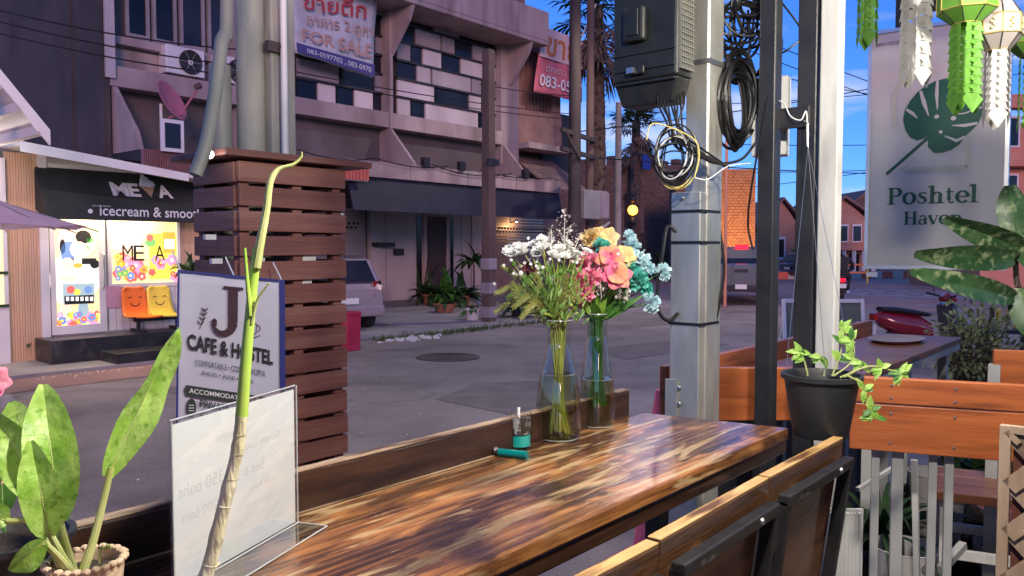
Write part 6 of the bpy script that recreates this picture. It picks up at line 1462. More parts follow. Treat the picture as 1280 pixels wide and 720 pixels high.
MB().bar(pp[0], pp[1], .016, .016).build('slanted_bar', M['post_white'], RL)
MB().bar(atD(1070, 610, 2.42), atD(1118, 583, 2.5), .014, .014).bar(atD(1175, 715, 2.4), atD(1204, 680, 2.5), .025, .02)
MB().bar(atD(1176, 712, 2.38), atD(1204, 681, 2.46), .022, .022).build('diagonal_brace', M['steel_grey'], RL)
MB().bar(atD(1072, 612, 2.5), atD(1118, 584, 2.6), .012, .012).build('diagonal_brace', M['post_white'], RL)
# corrugated white panel at the foot of the corner
cpn = thing('corrugated_screen', 'white corrugated sheet below the stool backs at the corner post', 'screen', (2.2, .72, .25))
for k in range(8):
    p = atD(1040 + k * 4.6, 700, 2.2); MB().box(p.x - .006, p.x + .006, p.y - .006, p.y + .006 , .25, atD(1050, 640, 2.2).z).build('rib', M['post_white'], cpn)
p, q = atD(1036, 700, 2.23), atD(1078, 700, 2.23); MB().slab(p, q, .25, atD(1050, 640, 2.2).z, .01).build('sheet', M['post_white'], cpn)
# chair back board of orange wood with a burned mark
ob = thing('orange_chair', 'orange wooden chair whose back shows above the railing', 'chair', atD(1290, 460, 2.75) * 1); ob.location.z = .25
p, q = atD(1242, 460, 2.7), atD(1380, 466, 2.6); zA, zB = atD(1242, 437, 2.7).z, atD(1242, 482, 2.7).z
MB().slab(p, q, zB - .1, zA, .022).build('back_board', M['wood_orange'], ob, bevel=.003)
for e_ in (p.lerp(q, .15), p.lerp(q, .85)): MB().box(e_.x - .02, e_.x + .02, e_.y + .024, e_.y + .06, .25, zA - .05).build('leg', M['steel_grey'], ob)
MB().slab(p + V(.05, 0, 0), q + V(.05, 0, 0), .72, .75, .4).build('seat', M['wood_orange'], ob)
mk = MB(); o_ = atD(1270, 474, 2.69); ux_ = (q - p).normalized(); stroke(mk, [(-.03, 0), (-.03, .035), (.04, .045), (.04, .0), (-.03, 0)], .002, o_, ux_, (0, 0, 1)); stroke(mk, [(-.02, .006), (-.005, .028), (.012, .012), (.03, .033)], .003, o_, ux_, (0, 0, 1)); mk.build('burned_mark', M['ink_plum'], ob)
# brown stool behind the railing
bs = atD(1240, 605, 2.65); BS = thing('stool', 'square brown seated stool with white legs behind the railing', 'stool', (bs.x, bs.y, .25))
zs = bs.z
for k in range(3): MB().xform(Matrix()) ; MB().box(-.17 + k * .115, -.17 + k * .115 + .11, -.17, .17, -.03, 0).xform(Matrix.Translation((bs.x, bs.y, zs)) @ Matrix.Rotation(R(15), 4, 'Z')).build('seat_board', M['wood_brown'], BS, bevel=.003)
for sx_ in (-1, 1):
    for sy_ in (-1, 1): MB().box(sx_ * .14 - .018, sx_ * .14 + .018, sy_ * .14 - .018, sy_ * .14 + .018, .25 - zs, -.032).xform(Matrix.Translation((bs.x, bs.y, zs)) @ Matrix.Rotation(R(15), 4, 'Z')).build('leg', M['post_white'], BS)
for sy_ in (-1, 1):
    MB().box(-.122, .122, sy_ * .14 - .01, sy_ * .14 + .01, -.3, -.27).xform(Matrix.Translation((bs.x, bs.y, zs)) @ Matrix.Rotation(R(15), 4, 'Z')).build('stretcher', M['post_white'], BS)
    MB().box(sy_ * .14 - .01, sy_ * .14 + .01, -.122, .122, -.22, -.19).xform(Matrix.Translation((bs.x, bs.y, zs)) @ Matrix.Rotation(R(15), 4, 'Z')).build('stretcher', M['post_white'], BS)
# pots behind the railing
def flo_pot(name, label, c, r, h, m):
    t = thing(name, label, 'pot', (c.x, c.y, c.z - h)); MB().lathe([(0, 0), (r * .8, 0), (r, h - .01), (r * 1.04, h), (r * .98, h), (r * .93, h - .02), (r * .8, h * .5), (0, h * .5)], (c.x, c.y, c.z - h), 28).build('shell', m, t)
    MB().lathe([(0, h * .8), (r * .9, h * .8)], (c.x, c.y, c.z - h), 20).build('soil', M['soil'], t); return t
c = atD(1131, 682, 2.75); flo_pot('plant_pot', 'round white plastic pot with a printed emblem behind the uprights', c, .105, .35, M['white_pot'])
em = MB(); q = atD(1160, 712, 2.64); stroke(em, arc(0, 0, .02, .014, 0, 360, 14), .004, q, _R, (0, 0, 1)); stroke(em, [(-.012, 0), (0, .006), (.012, 0)], .004, q, _R, (0, 0, 1))
tag(em.build('pot_emblem', M['ink_pill'], bpy.data.objects['plant_pot'])) 
c = atD(1172, 590, 3.3); flo_pot('plant_pot', 'grey stone pot under the second counter', c, .11, .3, M['pot_grey'])
random.seed(17)
sp = thing('spider_plant', 'dark strappy plant growing behind the railing uprights', 'plant', atD(1100, 700, 3.0)); b = MB(); c = atD(1100, 720, 3.0); sp.location = (c.x, c.y, .25)
for k in range(46):
    a = random.uniform(0, 6.28); el = random.uniform(.5, 1.4); b.leaf(V(c.x, c.y, .6), (math.cos(a) * math.cos(el), math.sin(a) * math.cos(el), math.sin(el)), (0, 0, 1), random.uniform(.35, .6), .022, 1.6, .3, 7)
b.build('foliage', M['leaf_dark'], sp); pot(sp, V(c.x, c.y, .25), .14, .36, M['pot_black'])
# dark planter trough along the far side of the patio
TG = thing('planter_trough', 'long black planter trough with dark foliage behind the railing', 'planter', (3.95, 0, .25))
MB().box(3.85, 4.1, -1.2, .84, .25, .72).build('trough', M['frame_black'], TG); b = MB(); random.seed(3)
for k in range(240):
    b.leaf((random.uniform(3.87, 4.08), random.uniform(-1.15, .8), .7), (random.gauss(0, .35), random.gauss(0, .4), 1), (random.gauss(0, 1), random.gauss(0, 1), .3), random.uniform(.12, .3), .04, random.uniform(.4, 1.4), .2, 5)
b.build('foliage', M['leaf_dark'], TG)
# lattice screen of weathered laths
LT = thing('lattice_screen', 'weathered wooden lattice screen at the stool', 'screen', atD(1300, 720, 1.75)); LT.location.z = .25
la = atD(1255, 620, 1.75); lb = atD(1420, 640, 1.6); ld_ = (lb - la); ld_.z = 0; ld_.normalize(); zt_l = atD(1255, 530, 1.75).z; lw_ = .3
def LP(u, z, o=0): return V(la.x, la.y, 0) + ld_ * u + V(0, 0, z) + V(ld_.y, -ld_.x, 0) * o
for u in (0, lw_): MB().bar(LP(u, .25), LP(u, zt_l), .018, .022, (ld_.x, ld_.y, 0)).build('frame_post', M['wood_weathered'], LT, bevel=.002)
for z in (zt_l - .008, .4): MB().bar(LP(.009, z), LP(lw_ - .009, z), .02, .016).build('frame_rail', M['wood_weathered'], LT)
for k in range(9):
    z = .45 + k * .105; z2 = min(z + .22, zt_l - .02); z3 = z
    MB().bar(LP(.01, z, .006), LP(.01 + (z2 - z) * .95, z2, .006), .006, .034, (0, 0, 1)).build('lath', M['wood_weathered'], LT)
    MB().bar(LP(.01, z2, -.004), LP(.01 + (z2 - z) * .95, z, -.004), .006, .034, (0, 0, 1)).build('lath', M['wood_weathered'], LT)
mat('wood_red_dark', (.1, .03, .02), (.15, .05, .035), .6, scale=5)
MB().slab(LP(.012, 0, -.02), LP(lw_ - .012, 0, -.02), .4, zt_l - .03, .004).build('back_sheet', M['wood_red_dark'], LT)

# ================================================================== A-board and grey hostel sign
ab0, ab1 = atD(986, 445, 7.8), atD(1086, 445, 7.8); zab = atD(1040, 375, 7.8).z
AB = thing('sidewalk_board', 'easel board with pale frame and olive panel behind the white post', 'sign', (ab0 + ab1) / 2); AB.location.z = 0
ad = (ab1 - ab0); ad.z = 0; ad.normalize(); an = V(-ad.y, ad.x, 0)
def apt(u, v, o=0): return V(ab0.x, ab0.y, 0).lerp(V(ab1.x, ab1.y, 0), u) + V(0, 0, v * zab) + an * (o + .18 * v)
for u in (0, 1): MB().bar(apt(u, 0), apt(u, 1), .035, .035, an).build('frame_side', M['white_paint'], AB, bevel=.005)
for v in (.3, .985): MB().bar(apt(.02, v), apt(.98, v), .03, .035).build('frame_rail', M['white_paint'], AB)
MB().prism([apt(.02, .31, .0), apt(.98, .31, .0), apt(.98, .97, .0), apt(.02, .97, .0)], an * .012).build('panel', M['chalk_green'], AB)
for u in (.05, .95): MB().bar(apt(u, .0, .62), apt(u, .95, .03), .03, .03).build('rear_leg', M['white_paint'], AB)

sL, sR = atD(1080, 334, 4.75), atD(1257, 340, 4.35)
SGN = thing('hostel_sign', 'grey hostel sign with a green monstera leaf emblem', 'sign', (sL + sR) / 2)
su = (sR - sL); su.z = 0; sw_ = su.length; su.normalize(); sn = V(su.y, -su.x, 0); sz0 = (sL.z + sR.z) / 2; sz1 = atD(1085, 44, 4.75).z
SGN.location.z = sz0
sb_ = V(sL.x, sL.y, 0)
def SP(u, z, o=0): return sb_ + su * u + V(0, 0, z) + sn * o
MB().hexa([SP(.02, sz0 + .02, 0), SP(sw_ - .02, sz0 + .02, 0), SP(sw_ - .02, sz0 + .02, -.1), SP(.02, sz0 + .02, -.1), SP(.02, sz1 - .02, 0), SP(sw_ - .02, sz1 - .02, 0), SP(sw_ - .02, sz1 - .02, -.1), SP(.02, sz1 - .02, -.1)]).build('panel', M['board_grey'], SGN)
for (u0, u1, z0_, z1_) in ((0, .02, sz0, sz1), (sw_ - .02, sw_, sz0, sz1), (.02, sw_ - .02, sz0, sz0 + .02), (.02, sw_ - .02, sz1 - .02, sz1)):
    MB().hexa([SP(u0, z0_, .01), SP(u1, z0_, .01), SP(u1, z0_, -.11), SP(u0, z0_, -.11), SP(u0, z1_, .01), SP(u1, z1_, .01), SP(u1, z1_, -.11), SP(u0, z1_, -.11)]).build('frame', M['aluminium'], SGN)
def spx(x, y, off=.004):
    d = ray(x, y); return CAM + d * ((sb_ - CAM).dot(sn) / d.dot(sn)) + sn * off
# monstera leaf: outline fan around its heart, with slits and holes as pale shapes on top
cx_, cy_ = spx(1166, 162), 0
outline = [(1162, 169), (1155, 173), (1147, 176), (1138, 172), (1132, 163), (1129, 150), (1131, 138), (1138, 126), (1147, 115), (1158, 107), (1170, 101), (1183, 98), (1196, 99), (1210, 101), (1220, 106), (1227, 116), (1229, 130), (1228, 143), (1223, 155), (1215, 163), (1207, 170), (1200, 180), (1190, 187), (1178, 191), (1167, 191), (1160, 184), (1160, 176)]
pts = [spx(*p) for p in outline]; ctr = spx(1175, 150)
MB().add([ctr] + pts, [(0, i + 1, (i + 1) % len(pts) + 1) for i in range(len(pts))]).build('leaf_emblem', M['ink_green'], SGN)
b = MB()
def slit(p):
    q = [spx(x, y, .006) for x, y, w in p]; stroke(b, [((v - q[0]).dot(su), v.z - q[0].z) for v in q], [w * .0046 for x, y, w in p], q[0], su, (0, 0, 1))
for s_ in ([(1133, 137, 3), (1141, 142, 4), (1147, 148, 1)], [(1151, 114, 3), (1155, 128, 5), (1161, 145, 1)], [(1172, 101, 3), (1171, 118, 4), (1172, 137, 1)], [(1228, 134, 2), (1205, 142, 1.5), (1192, 143, 1)], [(1222, 154, 3), (1206, 157, 4), (1190, 157, 1)], [(1206, 171, 3), (1196, 176, 4), (1181, 170, 1)]): slit(s_)
for x, y, r_ in ((1171, 146, .013), (1192, 148, .014), (1176, 165, .01)):
    q = spx(x, y, .006); b.add([q] + [q + su * r_ * math.cos(k * .6) + V(0, 0, r_ * .9 * math.sin(k * .6)) for k in range(11)], [(0, k + 1, (k + 1) % 11 + 1) for k in range(11)])
b.build('leaf_slit', M['board_grey'], SGN)
b = MB(); q0, q1 = spx(1163, 170), spx(1108, 218); stroke(b, [(0, 0), ((q1 - q0).dot(su), q1.z - q0.z)], .018, q0, su, (0, 0, 1)); b.build('leaf_stalk', M['ink_green'], SGN)
b = MB(); q = [spx(x, y, .0035) for x, y in ((1127, 211), (1209, 209), (1210, 125))]; 
stroke(b, [((v - q[0]).dot(su), v.z - q[0].z) for v in q[:2]], .022, q[0], su, (0, 0, 1)); stroke(b, [((v - q[0]).dot(su), v.z - q[0].z) for v in q[1:]], .022, q[0], su, (0, 0, 1))
q2 = [spx(x, y, .0035) for x, y in ((1118, 160), (1117, 120), (1128, 98), (1170, 88))]; stroke(b, [((v - q2[0]).dot(su), v.z - q2[0].z) for v in q2], .02, q2[0], su, (0, 0, 1)); b.build('pale_square', M['ink_pale'], SGN)
b = MB(); q0, q1 = spx(1109, 256), spx(1223, 253)
tmp = MB(); Lw = serif(tmp, 'Poshtel', (0, 0, 0), (1, 0, 0), (0, 1, 0), 1.0)
k_ = (q1 - q0).dot(su) / Lw; serif(b, 'Poshtel', q0, su, (0, 0, 1), k_ * 1.0)
q0, q1 = spx(1129, 281), spx(1204, 279); b.build('lettering', M['ink_green'], SGN); b = MB(); tmp = MB(); Lw = serif(tmp, 'Haven', (0, 0, 0), (1, 0, 0), (0, 1, 0), 1.0); serif(b, 'Haven', q0, su, (0, 0, 1), (q1 - q0).dot(su) / Lw); b.build('lettering', M['ink_green'], SGN)
b = MB(); q0 = spx(1112, 57); put_text(b, 'MINI HOSTEL', q0, su, (0, 0, 1), w=.13, h=.022, bold=.01); b.build('small_lettering', M['panel_grey'], SGN)
q0 = spx(1089, 345, .002); MB().prism([spx(1083, 340, .0), spx(1097, 340, .0), spx(1097, 346, .0), spx(1083, 346, .0)], sn * .004).build('sticker', M['plate_white'], SGN)
for u in (.15, sw_ - .15): MB().bar(SP(u, sz1, -.05), SP(u, 3.4, -.05), .03, .03, su).build('hanger', M['frame_black'], SGN)
# sign is carried by a gallows beam standing on the pavement
MB().bar(SP(-.05, 3.42, -.05), SP(sw_ + .25, 3.42, -.05), .06, .06).build('beam', M['frame_black'], SGN)
MB().bar(SP(sw_ + .25, 0, -.05), SP(sw_ + .25, 3.45, -.05), .07, .07, su).build('post', M['steel_grey'], SGN)
# shrub and wooden slat seat beyond the second counter
random.seed(51)
sc_ = atD(1218, 440, 5.0); sh_ = bush('shrub', 'dusty green shrub behind the second counter', (sc_.x, sc_.y, .72), .24, .56, 1300, M['leaf_shrub'], .042, 'shrub')
pot(sh_, V(sc_.x, sc_.y, 0.004), .22, .74, M['pot_grey'])
ws = atD(1256, 400, 6.2); WS = thing('slatted_seat', 'small yellow slatted wooden seat beside the shrub', 'seat', (ws.x, ws.y, 0))
for k in range(3): p = ws + _R * (-.05 + k * .07); MB().bar(p + V(0, 0, -.07), p + V(0, 0, .09), .035, .02, _R).build('slat', M['wood_weathered'] if k == 1 else M['chair_yellow'], WS)
for k in (-1, 1): p = ws + _R * (.02 + k * .12); MB().bar(V(p.x, p.y, 0.003), p + V(0, 0, .1), .03, .03).build('leg', M['frame_black'], WS)
MB().bar(ws + _R * -.12 + V(0, 0, -.08), ws + _R * .16 + V(0, 0, -.08), .3, .03).build('seat', M['frame_black'], WS)
# ================================================================== patio roof, cafe wall and lamps
RF = thing('patio_roof', 'dark flat roof over the patio, its corner above the lanterns', 'roof', (0, -2, 2.74))
MB().box(-4, 3.98, -5, 1.0, 2.76, 2.82).build('roof_sheet', M['frame_black'], RF)
for k in range(6): MB().box(-3.9 + k * 1.5, -3.82 + k * 1.5, -4.95, .95, 2.69, 2.757).build('joist', M['post_black'], RF)
mat('cafe_wall', (.5, .45, .4), (.58, .53, .48), .8, scale=2)
CW = MB().box(-4, 4.9, -5.2, -5.02, .25, 2.75).build('cafe_wall', M['cafe_wall'], loc=(0, -5.1, .25)); tag(CW, 'plastered cafe wall at the back of the patio', 'wall')
def lamp(loc, energy, label, col=(1, .93, .83)):
    t = thing('pendant_lamp', label, 'lamp', loc, 'globe lamps under the patio roof'); x, y, z = loc
    MB().tube([(x, y, z + .05), (x, y, 2.69)], .006).build('cord', M['cable_black'], t)
    MB().lathe([(.02, .07), (.025, .03), (.0, .03)], (x, y, z), 12).build('socket', M['frame_black'], t)
    MB().ball((x, y, z), .045, 14, 10).build('globe', M['bulb_white'], t)
    d = bpy.data.lights.new('lamp_light', 'POINT'); d.energy = energy; d.color = col; d.shadow_soft_size = .05
    o = bpy.data.objects.new('lamp_light', d); COL.objects.link(o); o.parent = t; o.location = (0, 0, -.06)
lamp((.85, .2, 2.56), 70, 'round glass globe lamp over the stools')
lamp((2.15, .05, 2.56), 36, 'round glass globe lamp beside the paper lanterns')

# ================================================================== glass vases on the counter
def lerp_prof(pr, n):
    out = []
    for i in range(len(pr) - 1):
        for k in range(n): t = k / n; out.append((pr[i][0] * (1 - t) + pr[i + 1][0] * t, pr[i][1] * (1 - t) + pr[i + 1][1] * t))
    return out + [pr[-1]]
def vase(c, label, prof, water, wl_label=None):
    t = thing('glass_vase', label, 'vase', c); P2 = spline([V(r, z, 0) for r, z in prof], 4); out = [(p.x, p.y) for p in P2]
    inn = [(max(.001, r - .0032), max(z, .008)) for r, z in out][::-1]
    MB().lathe([(0.0, 0)] + out + inn + [(0.0, .008)], c, 36).build('glass', M['glass'], t, smooth_angle=50)
    rt_, zt_2 = out[-1]
    MB().lathe([(rt_ + .0008 + .0014 * math.cos(a * .785), zt_2 + .0014 * math.sin(a * .785)) for a in range(9)], c, 36).build('rim', M['glass_glint'], t)  # added pale torus stands in for the highlight on the lip
    MB().lathe([(out[0][0] * .97 + .0012 * math.cos(a * .785), .0025 + .0016 * math.sin(a * .785)) for a in range(9)], c, 36).build('base_glint', M['glass_glint'], t)  # pale ring drawn as the highlight round the thick base
    wp = [(r - .0026, z) for r, z in out if .0085 < z < water]; rl = wp[-1][0]
    MB().lathe([(0, .0085)] + [(wp[0][0] * .96, .0086)] + wp + [(rl, water), (0, water)], c, 36).build('water', M['water'], t, smooth_angle=50)
    MB().lathe([(rl - .0006 + .0006 * math.cos(a * .785), water + .0006 * math.sin(a * .785)) for a in range(9)], c, 36).build('waterline_glint', M['glass_glint'], t)  # bright ring painted where the water surface would glint
    return t
mat('glass_glint', (.78, .84, .82), rough=.08, spec=.8, trans=.6)  # pale material that puts the glass highlights into colour
v1 = atZ(698, 548, zt); v1 = V(v1.x, v1.y, zt + .001); v2 = atZ(746, 532, zt); v2 = V(v2.x, v2.y, zt + .001)
vase(v1, 'clear glass carafe of yellowish water holding white flowers', [(.047, .0), (.052, .008), (.053, .05), (.052, .085), (.045, .14), (.034, .185), (.0275, .215), (.0265, .235), (.0285, .262), (.0302, .276)], .152)
vase(v2, 'clear glass carafe holding the pink and blue bouquet', [(.041, .0), (.0445, .008), (.0452, .045), (.044, .085), (.038, .14), (.031, .19), (.026, .22), (.0255, .24), (.0275, .268), (.0292, .28)], .118)

# ------------------------------------------------------------------ bouquets
def face(p): return (CAM - p).normalized()
def daisy(t, c, nrm, r, m, n=13, mid='petal_yellow'):
    nrm = nrm.normalized(); u = nrm.orthogonal().normalized(); w = nrm.cross(u); b = MB()
    for lay, (k, el, s) in enumerate(((n, .25, 1.0), (n - 3, .6, .8), (n - 6, 1.0, .55))):
        for i in range(k):
            a = 2 * math.pi * (i + lay * .4) / k + random.gauss(0, .06); d = (u * math.cos(a) + w * math.sin(a)) * math.cos(el) + nrm * math.sin(el)
            b.leaf(c + d * r * .06, d, nrm, r * s * random.uniform(.88, 1.08), r * .4, -.3, .15, 4, shape=lambda q: .35 + .65 * math.sin(math.pi * min(1, .1 + .75 * q)) if q < 1 else .45)
    o = b.build('flower', M[m], t); return o
def ruffle(t, c, nrm, r, m, n=46):
    nrm = nrm.normalized(); b = MB(); u = nrm.orthogonal().normalized(); w = nrm.cross(u)
    for i in range(n):
        ph = math.acos(1 - random.random() * 1.15); a = random.uniform(0, 6.28); d = (u * math.cos(a) + w * math.sin(a)) * math.sin(ph) + nrm * math.cos(ph)
        rr = random.uniform(.75, 1.1) * r
        b.leaf(c + d * r * .25, (d + nrm * .2), V(random.gauss(0, 1), random.gauss(0, 1), random.gauss(0, 1)), rr * .8, r * .55, random.uniform(-.5, .5), .3, 3, shape=lambda s: .25 + .9 * s - .25 * s * s, wave=.1)
    return b.build('flower', M[m], t)
def lily(t, c, nrm, r, m, n=6, el=.35):
    nrm = nrm.normalized(); u = nrm.orthogonal().normalized(); w = nrm.cross(u); b = MB()
    for lay in range(2):
        for i in range(n):
            a = 2 * math.pi * (i + .5 * lay) / n; e = el + .45 * lay; d = (u * math.cos(a) + w * math.sin(a)) * math.cos(e) + nrm * math.sin(e)
            b.leaf(c, d, nrm, r * (1 - .2 * lay), r * .8, .55, -.25, 8, wave=.02, shape=lambda t: (math.sin(math.pi * min(1, .08 + .9 * t) ** 1.1)) ** .6 if t < 1 else .12)
    return b.build('flower', M[m], t)
def spray(t, c, d, L, m, n=60, r=.0035, nm='sprig'):
    b = MB(); d = d.normalized()
    for i in range(n):
        s = random.random(); wd = L * .16 * math.sin(math.pi * (.15 + .8 * s)) + .002; p = c + d * L * s + V(random.gauss(0, 1), random.gauss(0, 1), random.gauss(0, .6)) * wd * .6
        b.leaf(p, V(random.gauss(0, 1), random.gauss(0, 1), random.gauss(.4, 1)), V(0, 0, 1), r * random.uniform(1, 2.4), r * 1.3, .3, .3, 2)
    b.tube([c, c + d * L * .6, c + d * L * .98], [.0012, .001, .0006], 5); return b.build(nm, m, t)
def frond(t, a, mid, e, m, L=.02, n=27, w=.35):
    pts = spline([a, mid, e], 12); b = MB().tube(pts, [.0014 * (1 - .6 * i / len(pts)) for i in range(len(pts))], 5)
    nn = len(pts)
    for i in range(n):
        s = .2 + .8 * i / n; k = min(nn - 2, int(s * (nn - 1))); p = pts[k].lerp(pts[k + 1], s * (nn - 1) - k); tg = (pts[k + 1] - pts[k]).normalized(); sd = tg.cross(face(p)).normalized()
        for q in (-1, 1):
            b.leaf(p, tg * .8 + sd * q * .75 + face(p) * random.gauss(0, .2), face(p), L * (1.0 - .6 * s) * random.uniform(.85, 1.1), L * .1, .25, .2, 3)
    return b.build('fern_frond', m, t)
random.seed(61)
B1 = thing('flower_bouquet', 'bunch of white chrysanthemums with olive fern in the front carafe', 'flowers', v1 + V(0, 0, .01))
mouth = v1 + V(0, 0, .262); D1 = (v1 - CAM).dot(_F)
def stem(t, head, c0, seed, m, r=.0016, mouth_=None, bottom=.02):
    rnd = random.Random(seed); mo = mouth_ + V(rnd.uniform(-.015, .015), rnd.uniform(-.015, .015), 0)
    lo = c0 + V(rnd.uniform(-.024, .024), rnd.uniform(-.024, .024), bottom)
    pts = spline([lo, c0.lerp(mo, .5) + V(rnd.uniform(-.008, .008), rnd.uniform(-.008, .008), 0), mo, mo.lerp(head, .5) + V(0, 0, .008), head], 5)
    MB().tube(pts, r, 6).build('stem', m, t)
heads = [(636, 313, 0), (647, 309, .02), (656, 317, -.02), (668, 305, .03), (677, 300, .0), (683, 309, .02), (691, 318, -.03), (700, 312, 0), (706, 322, -.02), (714, 314, .03), (722, 319, 0), (672, 317, -.03), (733, 316, .02), (646, 320, .03), (662, 310, .05), (687, 303, .05), (697, 324, -.04), (717, 324, .04), (678, 312, -.04), (652, 312, -.04), (708, 306, .05), (641, 317, -.02)]
for i, (x, y, dd) in enumerate(heads):
    h = atD(x, y, D1 + dd); nr = (face(h) * .6 + V(0, 0, .9) + _R * ((x - 690) / 90) + V(random.gauss(0, .25), random.gauss(0, .25), 0)).normalized()
    daisy(B1, h, nr, random.choice((.0145, .0165, .0185)), 'petal_white'); 
    if i % 2 == 0: stem(B1, h - nr * .004, v1, i, M['stem_olive'], .0013, mouth)
for i, (x, y) in enumerate(((642, 330), (651, 342), (664, 345), (688, 350), (700, 340), (686, 330))):   # green buds
    h = atD(x, y, D1 - .02); MB().ball(h, .006, 8, 6, (1, 1, 1.2)).build('bud', M['petal_white' if i % 2 else 'fern_green'], B1); stem(B1, h, v1, 40 + i, M['stem_olive'], .001, mouth)
ruffle(B1, atD(661, 336, D1 - .01), face(v1), .016, 'petal_wine', 40)
for (x0, y0, x1_, y1_, n_) in ((705, 318, 706, 262, 90), (690, 318, 689, 283, 50), (716, 316, 727, 290, 50), (700, 318, 714, 280, 50)):
    a, e = atD(x0, y0, D1 + .02), atD(x1_, y1_, D1 + .03); spray(B1, a, e - a, (e - a).length, M['petal_cream'], n_, .0042)
    stem(B1, a, v1, x0, M['stem_olive'], .001, mouth)
for (mx, my, tx, ty, d_) in ((655, 372, 617, 391, -.02), (650, 362, 618, 366, -.03), (650, 350, 627, 331, .0), (655, 380, 640, 352, -.04), (665, 372, 640, 385, -.05), (668, 365, 655, 345, -.03), (680, 368, 668, 340, -.05), (690, 370, 684, 345, -.05), (703, 370, 708, 345, -.05), (712, 375, 722, 350, -.03), (700, 375, 730, 375, -.04), (672, 380, 650, 398, -.06), (684, 375, 676, 360, -.06), (660, 360, 634, 372, .02)):
    frond(B1, mouth + V(random.uniform(-.012, .012), random.uniform(-.012, .012), -.01), atD(mx, my, D1 + d_), atD(tx, ty, D1 + d_ * 1.5), M['fern_olive' if random.random() < .6 else 'fern_green'], .022)
for i in range(14): h = mouth + V(random.gauss(0, .03), random.gauss(0, .03), random.uniform(.03, .09)); stem(B1, h, v1, 100 + i, M['stem_olive'], random.choice((.0016, .0024, .003)), mouth, .012)
bl = MB()
for i in range(190):
    p = mouth + V(random.gauss(0, .034), random.gauss(0, .034), random.uniform(.0, .135)); d = V(random.gauss(0, .6), random.gauss(0, .6), 1)
    bl.leaf(p, d, face(p), random.uniform(.016, .034), .005, .5, .2, 3)
o = bl.build('leaf', M['fern_green'], B1); o['kind'] = 'stuff'
for i in range(46):                                           # airy filler blossoms
    h = atD(random.gauss(680, 27), random.gauss(328, 14), D1 + random.uniform(-.07, .05)); b_ = MB()
    for k in range(5): a = k * 1.256; b_.leaf(h, _R * math.cos(a) + _U * math.sin(a) + face(h) * .5, face(h), .0048, .004, .3, .2, 2)
    b_.build('small_blossom', M['petal_white'], B1)
# second bouquet
B2 = thing('flower_bouquet', 'bunch of pink, peach, teal and pale blue artificial flowers in the rear carafe', 'flowers', v2 + V(0, 0, .01))
mouth2 = v2 + V(0, 0, .266); D2 = (v2 - CAM).dot(_F)
fl2 = [('ruffle', 'petal_pink', 726, 328, .024, -.05), ('ruffle', 'petal_pink', 740, 348, .024, -.09), ('ruffle', 'petal_pink', 723, 350, .025, -.08), ('ruffle', 'petal_pink', 731, 366, .024, -.09), ('ruffle', 'petal_pink', 721, 378, .02, -.05), ('ruffle', 'petal_pink', 741, 325, .02, -.02),
       ('ruffle', 'petal_yellow', 739, 299, .024, .02), ('lily', 'petal_yellow', 760, 297, .034, .02), ('lily', 'petal_yellow', 748, 293, .026, .03), ('ruffle', 'petal_teal', 751, 308, .018, -.02),
       ('lily', 'petal_peach', 763, 323, .042, -.05), ('lily', 'petal_peach', 771, 344, .044, -.08), ('lily', 'petal_yellow', 781, 320, .034, -.03), ('ruffle', 'petal_blue', 788, 308, .022, .02), ('ruffle', 'petal_blue', 797, 326, .026, -.01), ('ruffle', 'petal_blue', 806, 335, .02, -.01), ('ruffle', 'petal_blue', 786, 296, .015, .03),
       ('ruffle', 'petal_teal', 796, 352, .026, -.03), ('ruffle', 'petal_teal', 806, 361, .018, -.02), ('ruffle', 'petal_blue', 826, 341, .021, -.02), ('ruffle', 'petal_blue', 812, 379, .022, -.04), ('ruffle', 'petal_teal', 789, 338, .018, -.03)]
for i, (k, m_, x, y, r_, dd) in enumerate(fl2):
    h = atD(x, y, D2 + dd); nr = (face(h) + V(0, 0, .45) + _R * ((x - 760) / 70)).normalized()
    (ruffle if k == 'ruffle' else lily)(B2, h, nr, r_ * (1.2 if k == 'ruffle' else .92), m_); stem(B2, h - nr * .01, v2, 200 + i, M['leaf_green'], .0016, mouth2, .05)
for (x, y, m_) in ((770, 331, 'petal_pink'), (763, 318, 'petal_pink')):
    h = atD(x, y, D2 - .1); ruffle(B2, h, face(h), .009, m_, 20)
for (x0, y0, x1_, y1_) in ((742, 372, 741, 345), (752, 372, 750, 350), (782, 376, 786, 360), (775, 374, 774, 358), (735, 378, 735, 355)):
    a, e = atD(x0, y0, D2 - .07), atD(x1_, y1_, D2 - .08); spray(B2, a, e - a, (e - a).length, M['petal_cream'], 34, .004)
for i in range(34):
    x, y = random.uniform(728, 800), random.uniform(366, 398); p = mouth2 + V(random.gauss(0, .008), random.gauss(0, .008), 0); e = atD(x, y, D2 - random.uniform(.02, .08)); d = e - p
    MB().leaf(p, d + V(0, 0, .02), face(p), d.length * 1.0 + .015, .02, .6, .2, 5).build('leaf', M['leaf_green' if i % 3 else 'leaf_bright'], B2)
